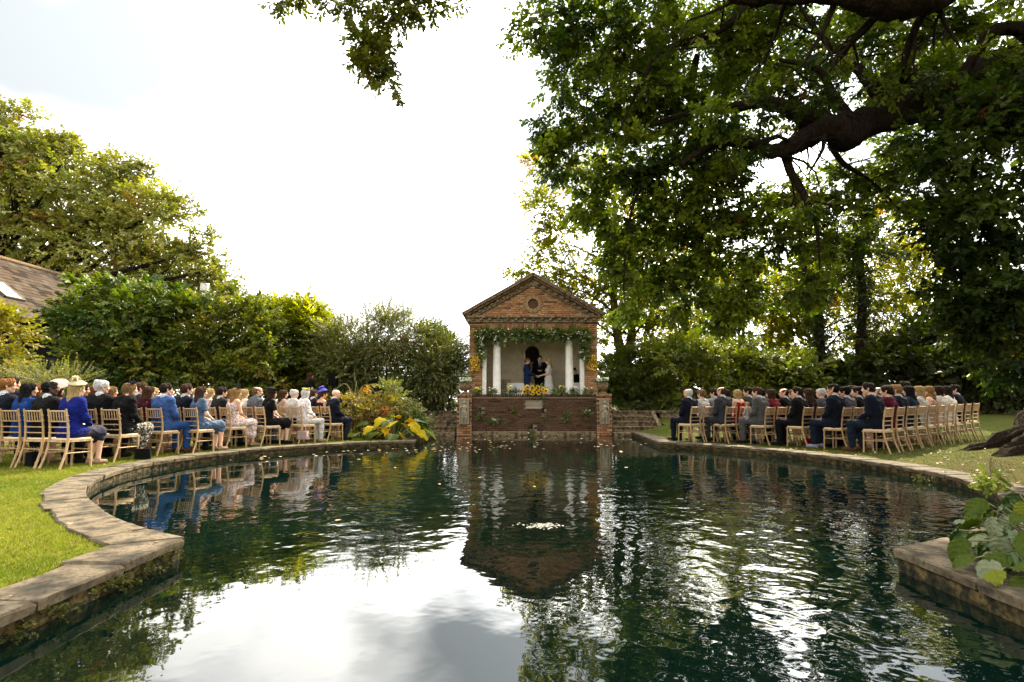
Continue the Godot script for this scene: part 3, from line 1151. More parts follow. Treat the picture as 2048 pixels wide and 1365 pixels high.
# ---------------------------------------------------------------- barn at the left
func barn():
	var b := thing("barn", "black boarded barn with mottled slate roof behind the left shrubs", "barn", "", V(-22.0, 0, 24.0))
	var wall := MB.new()
	wall.box(Vector3(7.2, 4.6, 14.6), at_pos(Vector3(-2.0, 2.3, 0)))
	wall.prism(PackedVector2Array([Vector2(-5.6, 4.6), Vector2(1.6, 4.6), Vector2(-2.0, 7.5)]), -7.3, 7.3)
	part("wall", wall, M.black_board, b)
	for k in 15:
		var m := MB.new()
		m.box(Vector3(0.05, 0.3, 14.7), Transform3D(Basis(Vector3.BACK, 0.1), Vector3(1.63, 0.2 + k * 0.3, 0)), 0.008)
		part("board", m, M.black_board, b)
	var eave := Vector3(2.15, 4.42, 0)
	var ridge := Vector3(-2.0, 7.7, 0)
	var up := (ridge - eave).normalized()
	var nrm := Vector3(up.y, -up.x, 0)
	if nrm.y < 0:
		nrm = -nrm
	var len := (ridge - eave).length()
	var base := MB.new()
	base.box(Vector3(len, 0.08, 15.4), Transform3D(Basis(up, nrm, up.cross(nrm)), (eave + ridge) / 2 - nrm * 0.05))
	var up2 := Vector3(-up.x, up.y, 0)
	var nr2 := Vector3(-nrm.x, nrm.y, 0)
	base.box(Vector3(len, 0.08, 15.4), Transform3D(Basis(up2, nr2, up2.cross(nr2)), Vector3(-4.0 - (eave.x + ridge.x) / 2, (eave.y + ridge.y) / 2, 0) - nr2 * 0.05))
	var roof := part("roof", base, M.roof_lead, b)
	var shapes := []
	var meshes := []
	for tone in [Color(0.12, 0.095, 0.075), Color(0.095, 0.075, 0.06), Color(0.145, 0.115, 0.092), Color(0.05, 0.037, 0.03), Color(0.12, 0.085, 0.055)]:
		var m := MB.new()
		m.col = tone
		m.box(Vector3(0.4, 0.016, 0.42), Transform3D(), 0.004)
		shapes.append(m)
		meshes.append(m.mesh())
	var count := 0
	var rest := MB.new()
	var rows := int(len / 0.3)
	for row in rows:
		for k in 36:
			var z := -7.6 + k * 0.43 + (0.215 if row % 2 else 0.0)
			if z > 7.6:
				continue
			var tilt := Basis(up, nrm, up.cross(nrm)) * Basis(Vector3.BACK, -0.05) * Basis(Vector3.UP, rng.randf_range(-0.015, 0.015))
			var xf := Transform3D(tilt, eave + up * (0.12 + row * 0.3) + nrm * (0.012 + rng.randf_range(0, 0.008)) + Vector3(0, 0, z))
			var tone := rng.randi() % 5
			# nearest slates that the picture shows first: the far half of the roof, seen past the frame's edge
			if z < 1.2 and z > -7.6 and row > 1 and count < 290:
				part("slate", meshes[tone], M.slate, roof, xf)
				count += 1
			else:
				rest.add(shapes[tone], xf)
	var o := part("slate", rest, M.slate, roof)
	o.set_meta("kind", "stuff")
	for k in 30:
		var m := MB.new()
		m.tube([Vector3(0, 0, -0.25), Vector3(0, 0, 0.245)], [0.12, 0.125], 8)
		part("ridge_tile", m, M.old_stone, roof, at_pos(ridge + Vector3(0, 0.02, -7.4 + k * 0.51)))
	for z in [0.4, -3.6]:
		var f := MB.new()
		var bas := Basis(up, nrm, up.cross(nrm))
		var c := eave + up * 2.0 + nrm * 0.07 + Vector3(0, 0, z)
		f.box(Vector3(1.3, 0.1, 0.08), Transform3D(bas, c + Vector3(0, 0, 0.45)), 0.01)
		f.box(Vector3(1.3, 0.1, 0.08), Transform3D(bas, c - Vector3(0, 0, 0.45)), 0.01)
		f.box(Vector3(0.08, 0.1, 0.98), Transform3D(bas, c + up * 0.61 + nrm * 0.003), 0.01)
		f.box(Vector3(0.08, 0.1, 0.98), Transform3D(bas, c - up * 0.61 + nrm * 0.003), 0.01)
		var sky := part("skylight", f, M.roof_lead, b)
		var g := MB.new()
		g.box(Vector3(1.14, 0.02, 0.82), Transform3D(bas, c + nrm * 0.01))
		part("pane", g, M.skylight_glass, sky)
	var gut := MB.new()
	gut.tube([Vector3(2.22, 4.36, 7.6), Vector3(2.22, 4.36, -7.6)], [0.07, 0.07], 8)
	part("gutter", gut, M.black_board, b)
	var fl := thing("flue_pipe", "stainless steel flue pipe standing above the left shrubs", "chimney", "", V(-14.83, 0, 27.0))
	var p := MB.new()
	p.lathe([[0.0, 0.0], [0.15, 0.0], [0.15, 6.1], [0.13, 6.12], [0.13, 6.3], [0.0, 6.3]], Vector3.ZERO, 20)
	part("pipe", p, M.steel, fl)
	var cp := MB.new()
	cp.lathe([[0.0, 6.3], [0.21, 6.3], [0.21, 6.34], [0.2, 6.36], [0.2, 6.62], [0.21, 6.64], [0.21, 6.68], [0.0, 6.7]], Vector3.ZERO, 20)
	part("cowl", cp, M.steel, fl)
	var coll := MB.new()
	coll.lathe([[0.15, 5.8], [0.165, 5.81], [0.165, 5.87], [0.15, 5.88]], Vector3.ZERO, 20)
	part("collar", coll, M.steel, fl)


# ---------------------------------------------------------------- smooth bodies: tapered capsules joined and meshed as surface nets
func sdf(bones: Array, cell: float, k := 0.03) -> MB:
	var lo := Vector3(1e9, 1e9, 1e9)
	var hi := -lo
	for b in bones:
		if b.size() > 4 and b[4]:
			continue
		var r: float = maxf(b[2], b[3]) + cell * 2.5
		lo = lo.min(b[0] - Vector3.ONE * r).min(b[1] - Vector3.ONE * r)
		hi = hi.max(b[0] + Vector3.ONE * r).max(b[1] + Vector3.ONE * r)
	var nx := int((hi.x - lo.x) / cell) + 2
	var ny := int((hi.y - lo.y) / cell) + 2
	var nz := int((hi.z - lo.z) / cell) + 2
	var far := cell * 4.0
	var fld := PackedFloat32Array()
	fld.resize(nx * ny * nz)
	fld.fill(far)
	for b in bones:
		var carve: bool = b.size() > 4 and b[4]
		var a: Vector3 = b[0]
		var e: Vector3 = b[1]
		var ra: float = b[2]
		var rb: float = b[3]
		var ab := e - a
		var l2 := maxf(ab.length_squared(), 1e-9)
		var reach := maxf(ra, rb) + k + cell * 2.0
		var p0 := ((a.min(e) - Vector3.ONE * reach - lo) / cell).floor()
		var p1 := ((a.max(e) + Vector3.ONE * reach - lo) / cell).ceil()
		for z in range(maxi(0, int(p0.z)), mini(nz, int(p1.z) + 1)):
			for y in range(maxi(0, int(p0.y)), mini(ny, int(p1.y) + 1)):
				var row := (z * ny + y) * nx
				for x in range(maxi(0, int(p0.x)), mini(nx, int(p1.x) + 1)):
					var p := lo + Vector3(x, y, z) * cell - a
					var t := clampf(p.dot(ab) / l2, 0.0, 1.0)
					var d := (p - ab * t).length() - lerpf(ra, rb, t)
					var o := fld[row + x]
					if carve:
						fld[row + x] = maxf(o, -d)
					else:
						var h := k - absf(o - d)
						fld[row + x] = minf(o, d) - (h * h / (4.0 * k) if h > 0.0 else 0.0)
	var m := MB.new()
	var id := PackedInt32Array()
	id.resize(nx * ny * nz)
	id.fill(-1)
	var st := [0, 1, nx, nx + 1, nx * ny, nx * ny + 1, nx * ny + nx, nx * ny + nx + 1]
	var edges := [[0, 1], [2, 3], [4, 5], [6, 7], [0, 2], [1, 3], [4, 6], [5, 7], [0, 4], [1, 5], [2, 6], [3, 7]]
	var cn := [Vector3(0, 0, 0), Vector3(1, 0, 0), Vector3(0, 1, 0), Vector3(1, 1, 0), Vector3(0, 0, 1), Vector3(1, 0, 1), Vector3(0, 1, 1), Vector3(1, 1, 1)]
	for z in nz - 1:
		for y in ny - 1:
			var row := (z * ny + y) * nx
			for x in nx - 1:
				var i := row + x
				var f0 := fld[i]
				if f0 > cell * 1.8 or f0 < -cell * 1.8:
					continue
				var inside := 0
				for s in 8:
					if fld[i + st[s]] < 0.0:
						inside += 1
				if inside == 0 or inside == 8:
					continue
				var sum := Vector3.ZERO
				var cnt := 0
				for ed in edges:
					var u := fld[i + st[ed[0]]]
					var v := fld[i + st[ed[1]]]
					if (u < 0.0) != (v < 0.0):
						sum += cn[ed[0]].lerp(cn[ed[1]], u / (u - v))
						cnt += 1
				var g := Vector3(fld[i + 1] - f0, fld[i + nx] - f0, fld[i + nx * ny] - f0)
				var f7 := fld[i + st[7]]
				g += Vector3(f7 - fld[i + st[6]], f7 - fld[i + st[5]], f7 - fld[i + st[3]])
				id[i] = m.vert(lo + (Vector3(x, y, z) + sum / cnt) * cell, g.normalized())
	for z in range(1, nz - 1):
		for y in range(1, ny - 1):
			var row := (z * ny + y) * nx
			for x in range(1, nx - 1):
				var i := row + x
				if id[i] < 0:
					continue
				var s0 := fld[i] < 0.0
				if s0 != (fld[i + 1] < 0.0):
					quad_ids(m, id[i], id[i - nx], id[i - nx - nx * ny], id[i - nx * ny])
				if s0 != (fld[i + nx] < 0.0):
					quad_ids(m, id[i], id[i - 1], id[i - 1 - nx * ny], id[i - nx * ny])
				if s0 != (fld[i + nx * ny] < 0.0):
					quad_ids(m, id[i], id[i - 1], id[i - 1 - nx], id[i - nx])
	# shading normals from the faces
	renorm(m)
	return m


func renorm(m: MB) -> void:
	var acc := PackedVector3Array()
	acc.resize(m.v.size())
	for t in range(0, m.ix.size(), 3):
		var a := m.ix[t]
		var b := m.ix[t + 1]
		var c := m.ix[t + 2]
		var fn := (m.v[c] - m.v[a]).cross(m.v[b] - m.v[a])
		acc[a] += fn
		acc[b] += fn
		acc[c] += fn
	for i in acc.size():
		if acc[i].length_squared() > 1e-16:
			m.n[i] = acc[i].normalized()


func crease(m: MB, amp: float, fx: float, fy: float, sd: int) -> MB:
	# folds in cloth, strands in hair
	var n := FastNoiseLite.new()
	n.seed = sd
	n.frequency = 1.0
	n.fractal_octaves = 3
	n.domain_warp_enabled = false
	for i in m.v.size():
		var p := m.v[i]
		m.v[i] += m.n[i] * n.get_noise_3d(p.x * fx + p.y * fx * 0.3, p.y * fy, p.z * fx) * amp
	renorm(m)
	return m


func quad_ids(m: MB, a: int, b: int, c: int, d: int) -> void:
	if a < 0 or b < 0 or c < 0 or d < 0:
		return
	m.face(a, b, c)
	m.face(a, c, d)


# ---------------------------------------------------------------- leaves, sprigs, crowns
func leaf_shape(m: MB, outline: Array, size: float, xf: Transform3D, fold := 0.25):
	# outline: half widths along the midrib; the two halves are folded a little
	var n := outline.size()
	for s in [-1.0, 1.0]:
		for k in n - 1:
			var y0 := float(k) / (n - 1)
			var y1 := float(k + 1) / (n - 1)
			var a := xf * (Vector3(0, -0.12 * y0 * y0, -y0) * size)
			var b := xf * (Vector3(0, -0.12 * y1 * y1, -y1) * size)
			var c := xf * (Vector3(s * outline[k + 1], fold * outline[k + 1] - 0.12 * y1 * y1, -y1) * size)
			var d := xf * (Vector3(s * outline[k], fold * outline[k] - 0.12 * y0 * y0, -y0) * size)
			if outline[k] < 0.001:
				m.tri(a, b, c, xf.basis.y)
			elif outline[k + 1] < 0.001:
				m.tri(a, b, d, xf.basis.y)
			else:
				m.quad(a, b, c, d, xf.basis.y)


func sprig(called: String, count: int, length: float, size: float, outline: Array, spread := 0.9, twig := 0.003, sd := 1) -> ArrayMesh:
	if cache.has(called):
		return cache[called]
	var r := RandomNumberGenerator.new()
	r.seed = sd
	var m := MB.new()
	m.col = Color(0.9, 0.6, 0.4)
	m.tube([Vector3.ZERO, Vector3(0, 0.02, -length * 0.5), Vector3(0, 0, -length)], [twig, twig * 0.8, twig * 0.4], 3, false)
	for k in count:
		var t := (k + 0.6) / count
		var s := 1.0 if k % 2 else -1.0
		var yaw := s * spread * r.randf_range(0.5, 1.25) if k < count - 1 else 0.0
		var b := Basis(Vector3.UP, -yaw) * Basis(Vector3.RIGHT, r.randf_range(-0.7, 0.35)) * Basis(Vector3.BACK, r.randf_range(-0.8, 0.8))
		var q := r.randf_range(0.8, 1.15)
		m.col = Color(q * r.randf_range(0.93, 1.1), q, q * 0.95)
		leaf_shape(m, outline, size * r.randf_range(0.7, 1.15), Transform3D(b, Vector3(0, 0, -length * t)))
	cache[called] = m.mesh()
	return cache[called]


const OAK := [0.0, 0.13, 0.1, 0.24, 0.16, 0.31, 0.2, 0.3, 0.15, 0.0]
const OVAL := [0.0, 0.22, 0.32, 0.22, 0.0]
const BROAD := [0.0, 0.34, 0.44, 0.36, 0.18, 0.0]
const NARROW := [0.0, 0.1, 0.09, 0.0]


func sprigs() -> Dictionary:
	return {
		"oak": sprig("oak_sprig", 11, 0.27, 0.108, OAK, 1.0, 0.004, 1),
		"oval": sprig("oval_sprig", 9, 0.3, 0.1, OVAL, 1.0, 0.003, 2),
		"broad": sprig("broad_sprig", 7, 0.3, 0.13, BROAD, 1.0, 0.004, 3),
		"fine": sprig("fine_sprig", 22, 0.6, 0.05, OVAL, 0.8, 0.004, 4),
		"blade": sprig("blade_sprig", 11, 0.35, 0.16, NARROW, 0.7, 0.003, 5),
		"far": sprig("far_sprig", 9, 0.55, 0.24, OAK, 1.1, 0.008, 6),
		"pinnate": sprig("pinnate_sprig", 9, 0.5, 0.14, OVAL, 0.9, 0.004, 7),
		"ivy": sprig("ivy_sprig", 7, 0.25, 0.09, BROAD, 1.2, 0.003, 8),
	}


func crown(parent: Node, called: String, kind: String, material: Material, blobs: Array, total: int, tint0: Color, tint1: Color, sd: int, o := {}):
	# blobs: [x, y, depth, rx, ry, rz]; sprigs gather into clumps near each blob's surface, so that gaps and shaded hollows form
	var r := RandomNumberGenerator.new()
	r.seed = sd
	var per: int = o.get("per", 22)
	var csize: float = o.get("clump", 0.38)
	var shell: float = o.get("shell", 0.5)
	var droop: float = o.get("droop", 0.0)
	var smin: float = o.get("smin", 0.75)
	var smax: float = o.get("smax", 1.25)
	var third: Color = o.get("third", tint1)
	var floor_y: float = o.get("floor", -0.1)
	var wsum := 0.0
	var ws := []
	for b in blobs:
		var w := pow(b[3] * b[4] * b[5], 0.6)
		ws.append(w)
		wsum += w
	var spots := []
	var tints := []
	for bi in blobs.size():
		var b = blobs[bi]
		var c := V(b[0], b[1], b[2])
		var rad := Vector3(b[3], b[4], b[5])
		var nclump := maxi(2, roundi(total * ws[bi] / wsum / per))
		var cr := csize * pow(rad.x * rad.y * rad.z, 0.333)
		cr = clampf(cr, o.get("cmin", 0.22), o.get("cmax", 1.3))
		for k in nclump:
			var dir := Vector3(r.randfn(), r.randfn(), r.randfn()).normalized()
			var u := shell + (1.0 - shell) * pow(r.randf(), 0.6)
			var cc := c + dir * rad * u
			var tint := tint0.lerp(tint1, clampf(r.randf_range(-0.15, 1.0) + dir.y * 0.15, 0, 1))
			if r.randf() < o.get("rare", 0.0):
				tint = third
			var flat := Vector3(1.0, 0.6, 1.0)
			for s in per:
				var off := Vector3(r.randfn(), r.randfn() * 0.8, r.randfn()) * cr * 0.55
				var p := cc + off * flat
				if p.y < floor_y:
					continue
				var outd := (dir * 0.7 + off.normalized() * 0.8 + Vector3(0, 0.15 - droop, 0) + Vector3(r.randfn(), r.randfn(), r.randfn()) * 0.35).normalized()
				var up := Vector3(0.01, 1, 0.02) if absf(outd.y) < 0.93 else Vector3(1, 0.1, 0)
				var bas := Basis.looking_at(outd, up) * Basis(Vector3.BACK, r.randf_range(-0.7, 0.7))
				spots.append(Transform3D(bas.scaled(Vector3.ONE * r.randf_range(smin, smax)), p))
				var q := r.randf_range(0.8, 1.2)
				tints.append(Color(tint.r * q * r.randf_range(0.92, 1.1), tint.g * q, tint.b * q))
	return many(called, sprigs()[kind], material, spots, tints, parent)


func roughen(m: MB, amp: float, freq: float):
	# bark: furrows along the limb, knots across it
	var n := FastNoiseLite.new()
	n.seed = 77
	n.frequency = 1.0
	n.fractal_octaves = 3
	for i in m.v.size():
		var p := m.v[i] * freq
		var u := m.uv[i].x * TAU
		var f := n.get_noise_3d(cos(u) * 4.0, sin(u) * 4.0, m.uv[i].y * 0.1) * 0.8 + n.get_noise_3d(p.x, p.y, p.z) * 0.9
		m.v[i] += m.n[i] * f * amp
	var acc := {}
	for t in range(0, m.ix.size(), 3):
		var a := m.v[m.ix[t]]
		var b := m.v[m.ix[t + 1]]
		var c := m.v[m.ix[t + 2]]
		var fn := (c - a).cross(b - a)
		for q in 3:
			var k := m.ix[t + q]
			acc[k] = acc.get(k, Vector3.ZERO) + fn
	for k in acc:
		if acc[k].length_squared() > 1e-14:
			m.n[k] = acc[k].normalized()


func limb(m: MB, path: Array, radii: Array, seg := 10, wob := 0.0, sd := 1, sub := 4):
	# a smooth limb through the points, uneven in girth
	var r := RandomNumberGenerator.new()
	r.seed = sd
	var cv := Curve3D.new()
	for i in path.size():
		var t: Vector3 = (path[mini(i + 1, path.size() - 1)] - path[maxi(i - 1, 0)]) / 6.0
		cv.add_point(path[i], -t, t)
	var pts := []
	var rr := []
	for i in path.size() - 1:
		for s in sub:
			pts.append(cv.sample(i, s / float(sub)) + Vector3(r.randfn(), r.randfn(), r.randfn()) * wob * radii[i] * (0.5 if sub > 4 else 1.0))
			rr.append(lerpf(radii[i], radii[i + 1], s / float(sub)) * (1.0 + r.randf_range(-wob, wob)))
	pts.append(path[-1])
	rr.append(radii[-1])
	m.tube(pts, rr, seg)


func twigs(m: MB, from: Vector3, dir: Vector3, len: float, rad: float, depth: int, r: RandomNumberGenerator, sag := 0.0):
	var a := from
	var pts := [a]
	var rr := [rad]
	var d := dir.normalized()
	for k in 4:
		d = (d + Vector3(r.randfn(), r.randfn(), r.randfn()) * 0.22 + Vector3(0, -sag, 0)).normalized()
		a += d * len / 4.0
		pts.append(a)
		rr.append(rad * (1.0 - 0.17 * (k + 1)))
	m.tube(pts, rr, 5 if depth < 2 else 7, false)
	if depth <= 0:
		return
	for k in 3:
		var i := 1 + r.randi() % 4
		var side := (d + Vector3(r.randfn(), r.randfn(), r.randfn()) * 0.75).normalized()
		twigs(m, pts[i], side, len * r.randf_range(0.5, 0.75), rr[i] * 0.65, depth - 1, r, sag)


func trees():
	var r := RandomNumberGenerator.new()
	r.seed = 101
	# the big tree far behind the barn
	var big := thing("spreading_tree", "tall broad yellow-green tree behind the slate-roofed barn", "tree", "", V(-34.5, 0, 36))
	var bm := MB.new()
	var o := -big.position
	limb(bm, [Vector3(0, 0, 0), Vector3(0.2, 4, 0), Vector3(0.5, 7.5, 0)], [0.75, 0.6, 0.5], 12, 0.04)
	part("trunk", bm, M.bark, big)
	for e in [Vector3(-30.867, 14.235, -34.5), Vector3(-28.494, 15.866, -34.5), Vector3(-26.249, 11.339, -34.5), Vector3(-24.049, 11.02, -34.5), Vector3(-21.482, 9.751, -34.5), Vector3(-19.27, 8.963, -34.5), Vector3(-31.86, 18.175, -34.5), Vector3(-28.802, 8.492, -34.5), Vector3(-24.859, 13.587, -34.5), Vector3(-22.603, 12.62, -34.5)]:
		var lm := MB.new()
		var tip: Vector3 = e + o
		var st := Vector3(0.4, r.randf_range(5.0, 7.5), 0)
		var mid := st.lerp(tip, 0.5) + Vector3(0, r.randf_range(-0.8, 0.5), r.randf_range(-1, 1.5))
		limb(lm, [st, mid, tip], [0.34, 0.2, 0.07], 8, 0.08, r.randi())
		twigs(lm, mid, (tip - st) + Vector3(0, 3, 0), 3.2, 0.1, 1, r)
		twigs(lm, tip.lerp(mid, 0.4), (tip - st) + Vector3(0, -2, 2), 2.4, 0.08, 1, r)
		part("branch", lm, M.bark, big)
	var c = crown(big, "crown", "far", M.leaf, [[-34.961, 16.169, 36, 4.112, 3.48, 3.783], [-31.737, 16.853, 36, 3.163, 2.847, 3.001], [-33.213, 18.574, 36, 1.898, 1.74, 1.817], [-28.581, 14.471, 36, 3.163, 2.689, 2.917], [-30.478, 17.539, 36, 1.582, 1.265, 1.415], [-25.94, 14.133, 36, 2.531, 2.531, 2.531], [-23.204, 12.287, 36, 2.373, 2.373, 2.373], [-21.084, 9.472, 36, 2.056, 2.214, 2.134], [-31.344, 12.454, 36, 3.796, 3.163, 3.465], [-26.665, 10.791, 36, 3.796, 2.531, 3.1], [-23.619, 8.816, 36, 2.847, 1.898, 2.325], [-35.013, 10.13, 36, 3.48, 3.163, 3.318], [-19.541, 7.837, 36, 1.424, 1.582, 1.501], [-29.705, 8.489, 36, 2.531, 1.582, 2.001], [-25.42, 15.998, 36, 1.265, 1.107, 1.184], [-21.978, 13.459, 36, 1.107, 1.107, 1.107], [-19.87, 10.791, 36, 1.107, 1.107, 1.107], [-18.631, 8.816, 36, 0.696, 0.949, 0.813]], 9500, Color(0.19, 0.205, 0.045), Color(0.4, 0.38, 0.1), 1, {"per": 16, "clump": 0.3, "shell": 0.3, "rare": 0.04, "third": Color(0.26, 0.15, 0.035)})
	c.position = o
	# slender tree behind the temple
	var sl := thing("slender_tree", "slender twin-stemmed tree with sparse yellowing leaves behind the temple", "tree", "", V(5.0, 0.5, 25))
	o = -sl.position
	var sm := MB.new()
	limb(sm, [Vector3(0, 0, 0), Vector3(0, 1.6, 0), Vector3(-0.05, 2.6, 0)], [0.34, 0.3, 0.3], 12, 0.03)
	limb(sm, [Vector3(-0.1, 2.4, 0), Vector3(-0.35, 3.6, 0), Vector3(-0.5, 6, 0.1), Vector3(-0.4, 9, 0.2), Vector3(-0.2, 12, 0)], [0.22, 0.2, 0.15, 0.09, 0.03], 10, 0.04)
	limb(sm, [Vector3(0.1, 2.4, 0), Vector3(0.3, 3.6, 0), Vector3(0.3, 6, 0), Vector3(0.8, 9.5, 0.2)], [0.22, 0.19, 0.14, 0.04], 10, 0.04)
	part("trunk", sm, M.bark_pale, sl)
	for e in [Vector3(0.79, 6.778, -24.5), Vector3(1.236, 8.127, -24.5), Vector3(1.882, 6.109, -24.5), Vector3(0.805, 11.336, -24.5), Vector3(1.355, 9.721, -24.5), Vector3(6.701, 6.332, -24.5), Vector3(2.995, 7.676, -24.5), Vector3(2.09, 5.003, -24.5), Vector3(6.973, 8.127, -24.5), Vector3(3.84, 5.444, -24.5), Vector3(5.999, 4.563, -24.5), Vector3(1.441, 5.665, -24.5), Vector3(3.709, 11.104, -24.5)]:
		var lm := MB.new()
		var tip: Vector3 = e + o
		var st := Vector3(-0.4 if tip.x < 0 else 0.3, maxf(3.2, tip.y - 1.2), 0.05)
		limb(lm, [st, st.lerp(tip, 0.5) + Vector3(0, 0.25, 0.2), tip], [0.07, 0.04, 0.012], 6, 0.06, r.randi())
		twigs(lm, st.lerp(tip, 0.6), tip - st, 1.1, 0.02, 1, r, 0.05)
		part("branch", lm, M.bark_pale, sl)
	c = crown(sl, "crown", "pinnate", M.leaf_glow, [[5.45, 8.156, 24.6, 1.297, 2.162, 1.674], [4.965, 6.13, 24.6, 1.729, 1.081, 1.367], [2.776, 6.802, 24.6, 1.513, 0.605, 0.957], [0.793, 6.914, 24.6, 1.081, 0.303, 0.572], [3.198, 5.462, 24.6, 1.297, 0.519, 0.82], [1.888, 6.018, 24.6, 1.081, 0.389, 0.649], [1.36, 9.641, 24.6, 0.649, 1.081, 0.837], [1.146, 11.495, 24.6, 0.476, 0.54, 0.507], [6.265, 5.462, 24.6, 1.081, 1.189, 1.134], [2.353, 8.611, 24.6, 0.973, 0.865, 0.917], [3.713, 10.449, 24.6, 1.297, 1.513, 1.401], [4.272, 4.248, 24.6, 0.865, 0.865, 0.865], [6.23, 4.138, 24.6, 1.081, 0.649, 0.837], [1.459, 7.703, 24.6, 0.865, 0.389, 0.58], [7.195, 7.251, 24.6, 1.081, 1.297, 1.184], [2.75, 4.578, 24.6, 0.865, 0.303, 0.512], [2.32, 5.24, 24.6, 0.757, 0.303, 0.479]], 4200, Color(0.13, 0.17, 0.025), Color(0.31, 0.34, 0.05), 2, {"per": 9, "clump": 0.45, "shell": 0.15, "rare": 0.03, "third": Color(0.36, 0.16, 0.03)})
	c.position = o
	# bright trees beyond the right hedge
	for q in [
		["backlit_tree", "bright yellow-green tree lit from behind, above the hedge right of the temple", 9.5, 31.0, [[10.066, 5.498, 31, 2.179, 1.226, 1.634], [12.312, 6.613, 31, 1.907, 1.634, 1.765], [14.258, 6.893, 31, 1.907, 1.634, 1.765], [11.527, 7.736, 31, 1.362, 1.09, 1.218], [10.84, 4.116, 31, 1.907, 1.09, 1.441]], 2400],
		["backlit_tree", "bright leafy tree behind the ivy-clad trunks at the right", 16.0, 30.0, [[15.388, 6.433, 30, 2.109, 1.845, 1.973], [17.574, 7.247, 30, 2.109, 1.845, 1.973], [16.612, 9.166, 30, 1.582, 1.318, 1.444], [15.538, 4.283, 30, 2.109, 1.054, 1.491], [14.265, 5.354, 30, 1.582, 1.318, 1.444]], 2600],
		["backlit_tree", "sunlit golden tree at the far right behind the guests", 22.0, 29.0, [[19.856, 7.304, 29, 2.293, 2.039, 2.162], [21.929, 7.304, 29, 2.039, 2.293, 2.162], [19.671, 4.692, 29, 2.548, 1.274, 1.802], [19.54, 10.235, 29, 1.529, 1.274, 1.396], [21.353, 9.966, 29, 1.274, 1.274, 1.274], [21.152, 3.918, 29, 2.293, 1.019, 1.529]], 3200],
	]:
		var t := thing(q[0], q[1], "tree", "", V(q[2], 0.5, q[3]))
		var tm := MB.new()
		limb(tm, [Vector3.ZERO, Vector3(0.2, 3, 0), Vector3(-0.1, 6.5, 0)], [0.28, 0.22, 0.1], 9, 0.05)
		for k in 7:
			twigs(tm, Vector3(0, r.randf_range(2.5, 6), 0), Vector3(r.randfn(), 0.8, r.randfn()), 3.2, 0.07, 1, r)
		part("trunk", tm, M.bark, t)
		c = crown(t, "crown", "oval", M.leaf_glow, q[4], q[5], Color(0.16, 0.21, 0.028), Color(0.36, 0.39, 0.05), r.randi() % 1000, {"per": 14, "clump": 0.36, "shell": 0.3, "smin": 1.1, "smax": 1.8, "rare": 0.03, "third": Color(0.4, 0.2, 0.03)})
		c.position = -t.position
	# ivy-clad trunks in front of them
	for q in [["ivy_clad_tree", "slim ivy-covered trunk rising above the right hedge", [Vector3(12.571, 1.101, -23.5), Vector3(12.771, 3.164, -23.5), Vector3(12.765, 5.264, -23.5), Vector3(12.332, 6.544, -23.5), Vector3(12.191, 7.838, -23.5)], [[12.639, 2.733, 23.3, 0.307, 1.433, 0.663], [12.674, 4.809, 23.3, 0.409, 1.024, 0.647], [12.533, 3.766, 23.3, 0.307, 1.024, 0.561], [12.517, 6.073, 23.3, 0.655, 0.737, 0.695]], 700],
			["ivy_clad_tree", "thick dark ivy-covered trunk with spreading top behind the right guests", [Vector3(14.08, 0.9, -23), Vector3(14.163, 3.118, -23), Vector3(14.357, 5.175, -23), Vector3(14.348, 7.27, -23), Vector3(14.174, 8.76, -23)], [[14.111, 2.307, 23, 0.485, 1.213, 0.767], [14.277, 3.936, 23, 0.525, 1.011, 0.729], [14.323, 5.59, 23, 0.687, 1.132, 0.882], [13.963, 7.058, 23, 1.112, 1.213, 1.161], [15.038, 7.693, 23, 1.213, 1.112, 1.161], [13.679, 5.799, 23, 0.909, 0.808, 0.857], [14.472, 8.546, 23, 0.909, 0.606, 0.743]], 1500]]:
		var base: Vector3 = q[2][0]
		var t := thing(q[0], q[1], "tree", "", Vector3(base.x, 0.4, base.z))
		var tm := MB.new()
		var path := []
		for p in q[2]:
			path.append(p - t.position)
		path[0].y = 0
		limb(tm, path, [0.24, 0.2, 0.17, 0.12, 0.05], 9, 0.05)
		part("trunk", tm, M.bark, t)
		c = crown(t, "ivy", "ivy", M.leaf_dark, q[3], q[4], Color(0.025, 0.035, 0.01), Color(0.06, 0.07, 0.016), r.randi() % 1000, {"per": 18, "clump": 0.35, "shell": 0.3, "smin": 0.9, "smax": 1.5})
		c.position = -t.position
	# distant crowns over the boundary
	var far := thing("distant_treeline", "low far trees seen past the temple", "trees")
	crown(far, "crown", "far", M.leaf, [[-30, 2, 70, 22, 4, 5], [0, 1, 75, 20, 3.4, 5], [14, 1.0, 70, 10, 3.2, 4], [34, 3, 62, 18, 6, 5], [60, 4, 55, 16, 8, 6], [-62, 4, 60, 14, 8, 6], [-14, 1.5, 55, 8, 3.5, 4]], 3600, Color(0.07, 0.085, 0.025), Color(0.15, 0.15, 0.04), 9, {"per": 30, "smin": 2.0, "smax": 3.4, "clump": 0.3})
	far.set_meta("kind", "stuff")
	oak()


